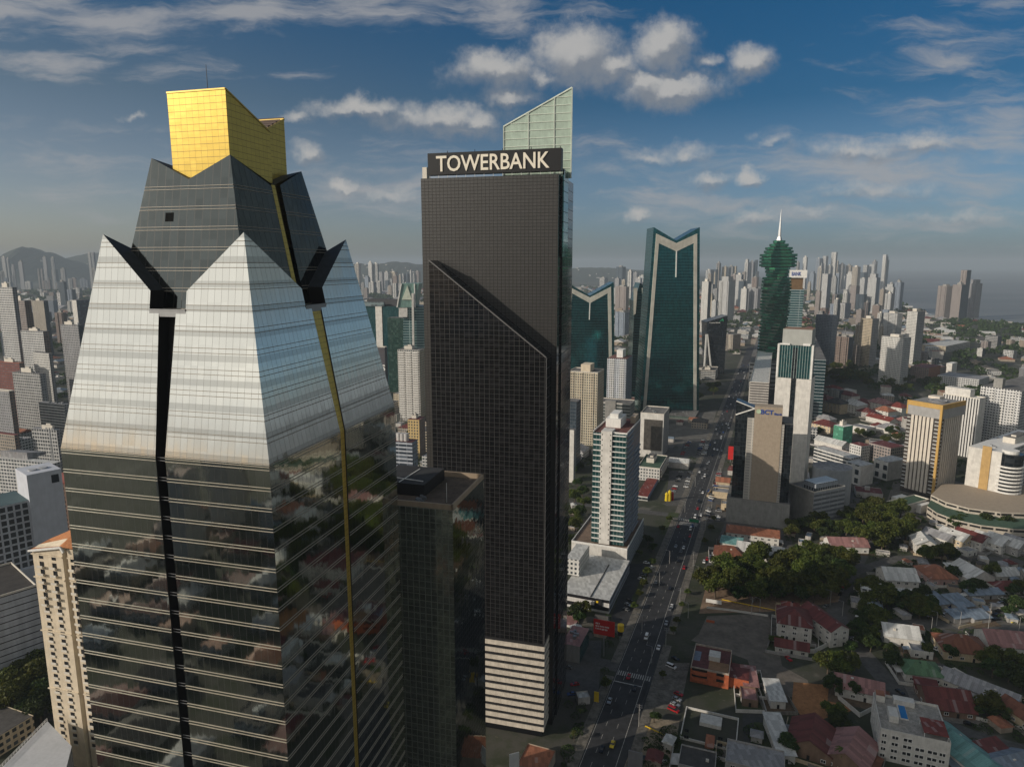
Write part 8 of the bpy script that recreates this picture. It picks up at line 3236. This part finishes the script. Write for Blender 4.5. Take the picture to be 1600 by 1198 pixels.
# ------------------------------------------------------------------ the town beyond the frame, seen only in the glass
ref_w, ref_r = MB(), MB()
rb = random.Random(3)
for i in range(-14, 26):
    for j in range(-16, 9):
        x, y = i * 30 + rb.uniform(-5, 5), j * 30 + rb.uniform(-5, 5)
        if y > -20 and frus(x, y, 1.5) and y > 190:
            continue
        if y > 40 and x < 60 and x > -140:
            continue
        if taken(x, y, 10) or math.hypot(x, y) < 25 or in_poly(x, y, NEAR_R) and y > 215:
            continue
        if rb.random() < .22:
            continue
        tall = rb.random() < (.16 if y < -60 else .05)
        h = rb.uniform(25, 85) if tall and y < -60 else rb.uniform(12, 26) if tall else rb.uniform(4, 8)
        fab_geo(ref_w, ref_r, x, y, rb.uniform(12, 24), rb.uniform(12, 24), h, AZ, rb.choice((0, 1, 2, 3, 4, 5)), rb.choice((0, 1, 2, 3, 3, 2, 5, 6)), 'flat' if tall else rb.choice(('flat', 'hip', 'gable')))
tag(ref_w.build('town_behind_walls', FW_M), kind='stuff')
tag(ref_r.build('town_behind_roofs', FR_M), kind='stuff')

# small sheds and yard walls squeezed between the houses
SHEDS, WALLR = [], []
rs = random.Random(31)
tries = 0
while len(SHEDS) < 70 and tries < 6000:
    tries += 1
    p = ground(rs.uniform(890, 1600), rs.uniform(790, 1190))
    if taken(p.x, p.y, 0) or on_street(p.x, p.y, 3) or any(in_poly(p.x, p.y, q) for q in LOTS) or in_poly(p.x, p.y, [(v.x, v.y) for v in LOTG]):
        continue
    if any((p - q[2]).length < 9 for q in SHEDS) or any((p - q[1]).length < q[2] * .8 for q in TREES):
        continue
    w, d, h = rs.uniform(3.5, 7), rs.uniform(4, 9), rs.uniform(2.4, 3.4)
    ri = rs.choice((0, 1, 1, 2, 3, 5, 6))
    t_ = thing('shed', '', 'shed', (p.x, p.y, 0), 'small sheds between the houses')
    a_, b_ = MB(), MB()
    fab_geo(a_, b_, p.x, p.y, w, d, h, AZ + rs.choice((0, 90, 10, -30)), 0, 0, rs.choice(('gable', 'flat', 'gable')))
    a_.build('walls', FW_M[rs.choice((0, 0, 1))], t_)
    b_.build('roof', FR_M[ri], t_)
    SHEDS.append((t_, 'small ' + RW[ri][0] + ' roofed shed', p, proj(p)[0]))
for (q, m_) in YARDS:
    if any(on_street(v.x, v.y, -1.5) for v in q) or rs.random() < .15 or (q[0] - q[1]).length < 9:
        continue
    op_ = rs.randint(0, 3)
    c_ = (q[0] + q[2]) / 2
    wm_ = rs.choice((WALLS['white'], WALLS['grey'], WALLS['cream'], plain('block_wall', (.24, .225, .2), .9, var=.45, scale=.8)))
    mb = MB()
    for i in range(4):
        a, b = q[i], q[(i + 1) % 4]
        if i == op_:
            b = a.lerp(b, .55)
        dd_ = (b - a).xy
        nn_ = Vector((-dd_.y, dd_.x)).normalized() * .2
        mb.box(a.xy, dd_, nn_, 0, 1.7 + .05 * i)
    o = mb.build('yard_wall', wm_, None, (c_.x, c_.y, 0))
    tag(o, None, 'wall', 'garden walls round the houses', 'thing')
    WALLR.append((o, {WALLS['white']: 'white', WALLS['grey']: 'grey', WALLS['cream']: 'cream'}.get(wm_, 'bare block') + ' garden wall with one open side', c_, proj(c_)[0]))

# ------------------------------------------------------------------ labels of the repeats
def finish(items, key):
    """items: (object, description, point, px); adds what sets look-alikes apart"""
    groups = {}
    for it in items:
        lab = it[1] + ' ' + place_of(it[2], it[3])
        groups.setdefault(lab, []).append(it)
    for lab, its in groups.items():
        its.sort(key=lambda q: q[2].y)
        for i, it in enumerate(its):
            if len(its) == 1:
                it[0]['label'] = lab
            elif i < 10:
                it[0]['label'] = lab + (', nearest' if i == 0 else ', ' + ORD[i] + ' nearest')
            else:
                it[0]['label'] = lab + ', among the farthest'


finish(auto, 'house')
finish(SHEDS, 'shed')
finish(WALLR, 'wall')
tk = ['large olive tree', 'broad olive tree', 'dark green tree', 'small dark tree', 'small olive tree']
finish([(o, tk[k], p, proj(p)[0]) for (o, p, r_, k) in TREES], 'tree')
for (o, p, r_, k) in TREES:
    o['group'] = 'trees of the city'
finish([(o, col_ + ' ' + kd_, p, proj(p)[0]) for (o, p, col_, kd_) in CARS], 'car')
finish([(o, 'concrete utility pole' if k == 'utility' else 'curved arm street lamp', p, proj(p)[0]) for (o, p, k) in POLES], 'pole')
for (o, p, k) in POLES:
    o['group'] = 'poles along the streets'
for o, *_ in CARS:
    o['group'] = 'cars on the roads and in the car parks'
print('FABRIC', FABN, n_ind, len(TREES), len(CARS))


# ------------------------------------------------------------------ the air
hm = bpy.data.materials.new('haze_air')
hm.use_nodes = True
hn = NT(hm.node_tree)
hn.n.clear()
ho = hn.new('ShaderNodeOutputMaterial')
hv = hn.new('ShaderNodeVolumePrincipled')
hv.inputs['Color'].default_value = (0.58, 0.68, 0.78, 1)
hv.inputs['Density'].default_value = 0.000074
hn.l.new(hv.outputs[0], ho.inputs['Volume'])
mb = MB()
mb.prism([(-27000, -4000), (27000, -4000), (27000, 27000), (-27000, 27000)], -5, 390, 0, bottom=True)
tag(mb.build('haze', hm), kind='stuff')
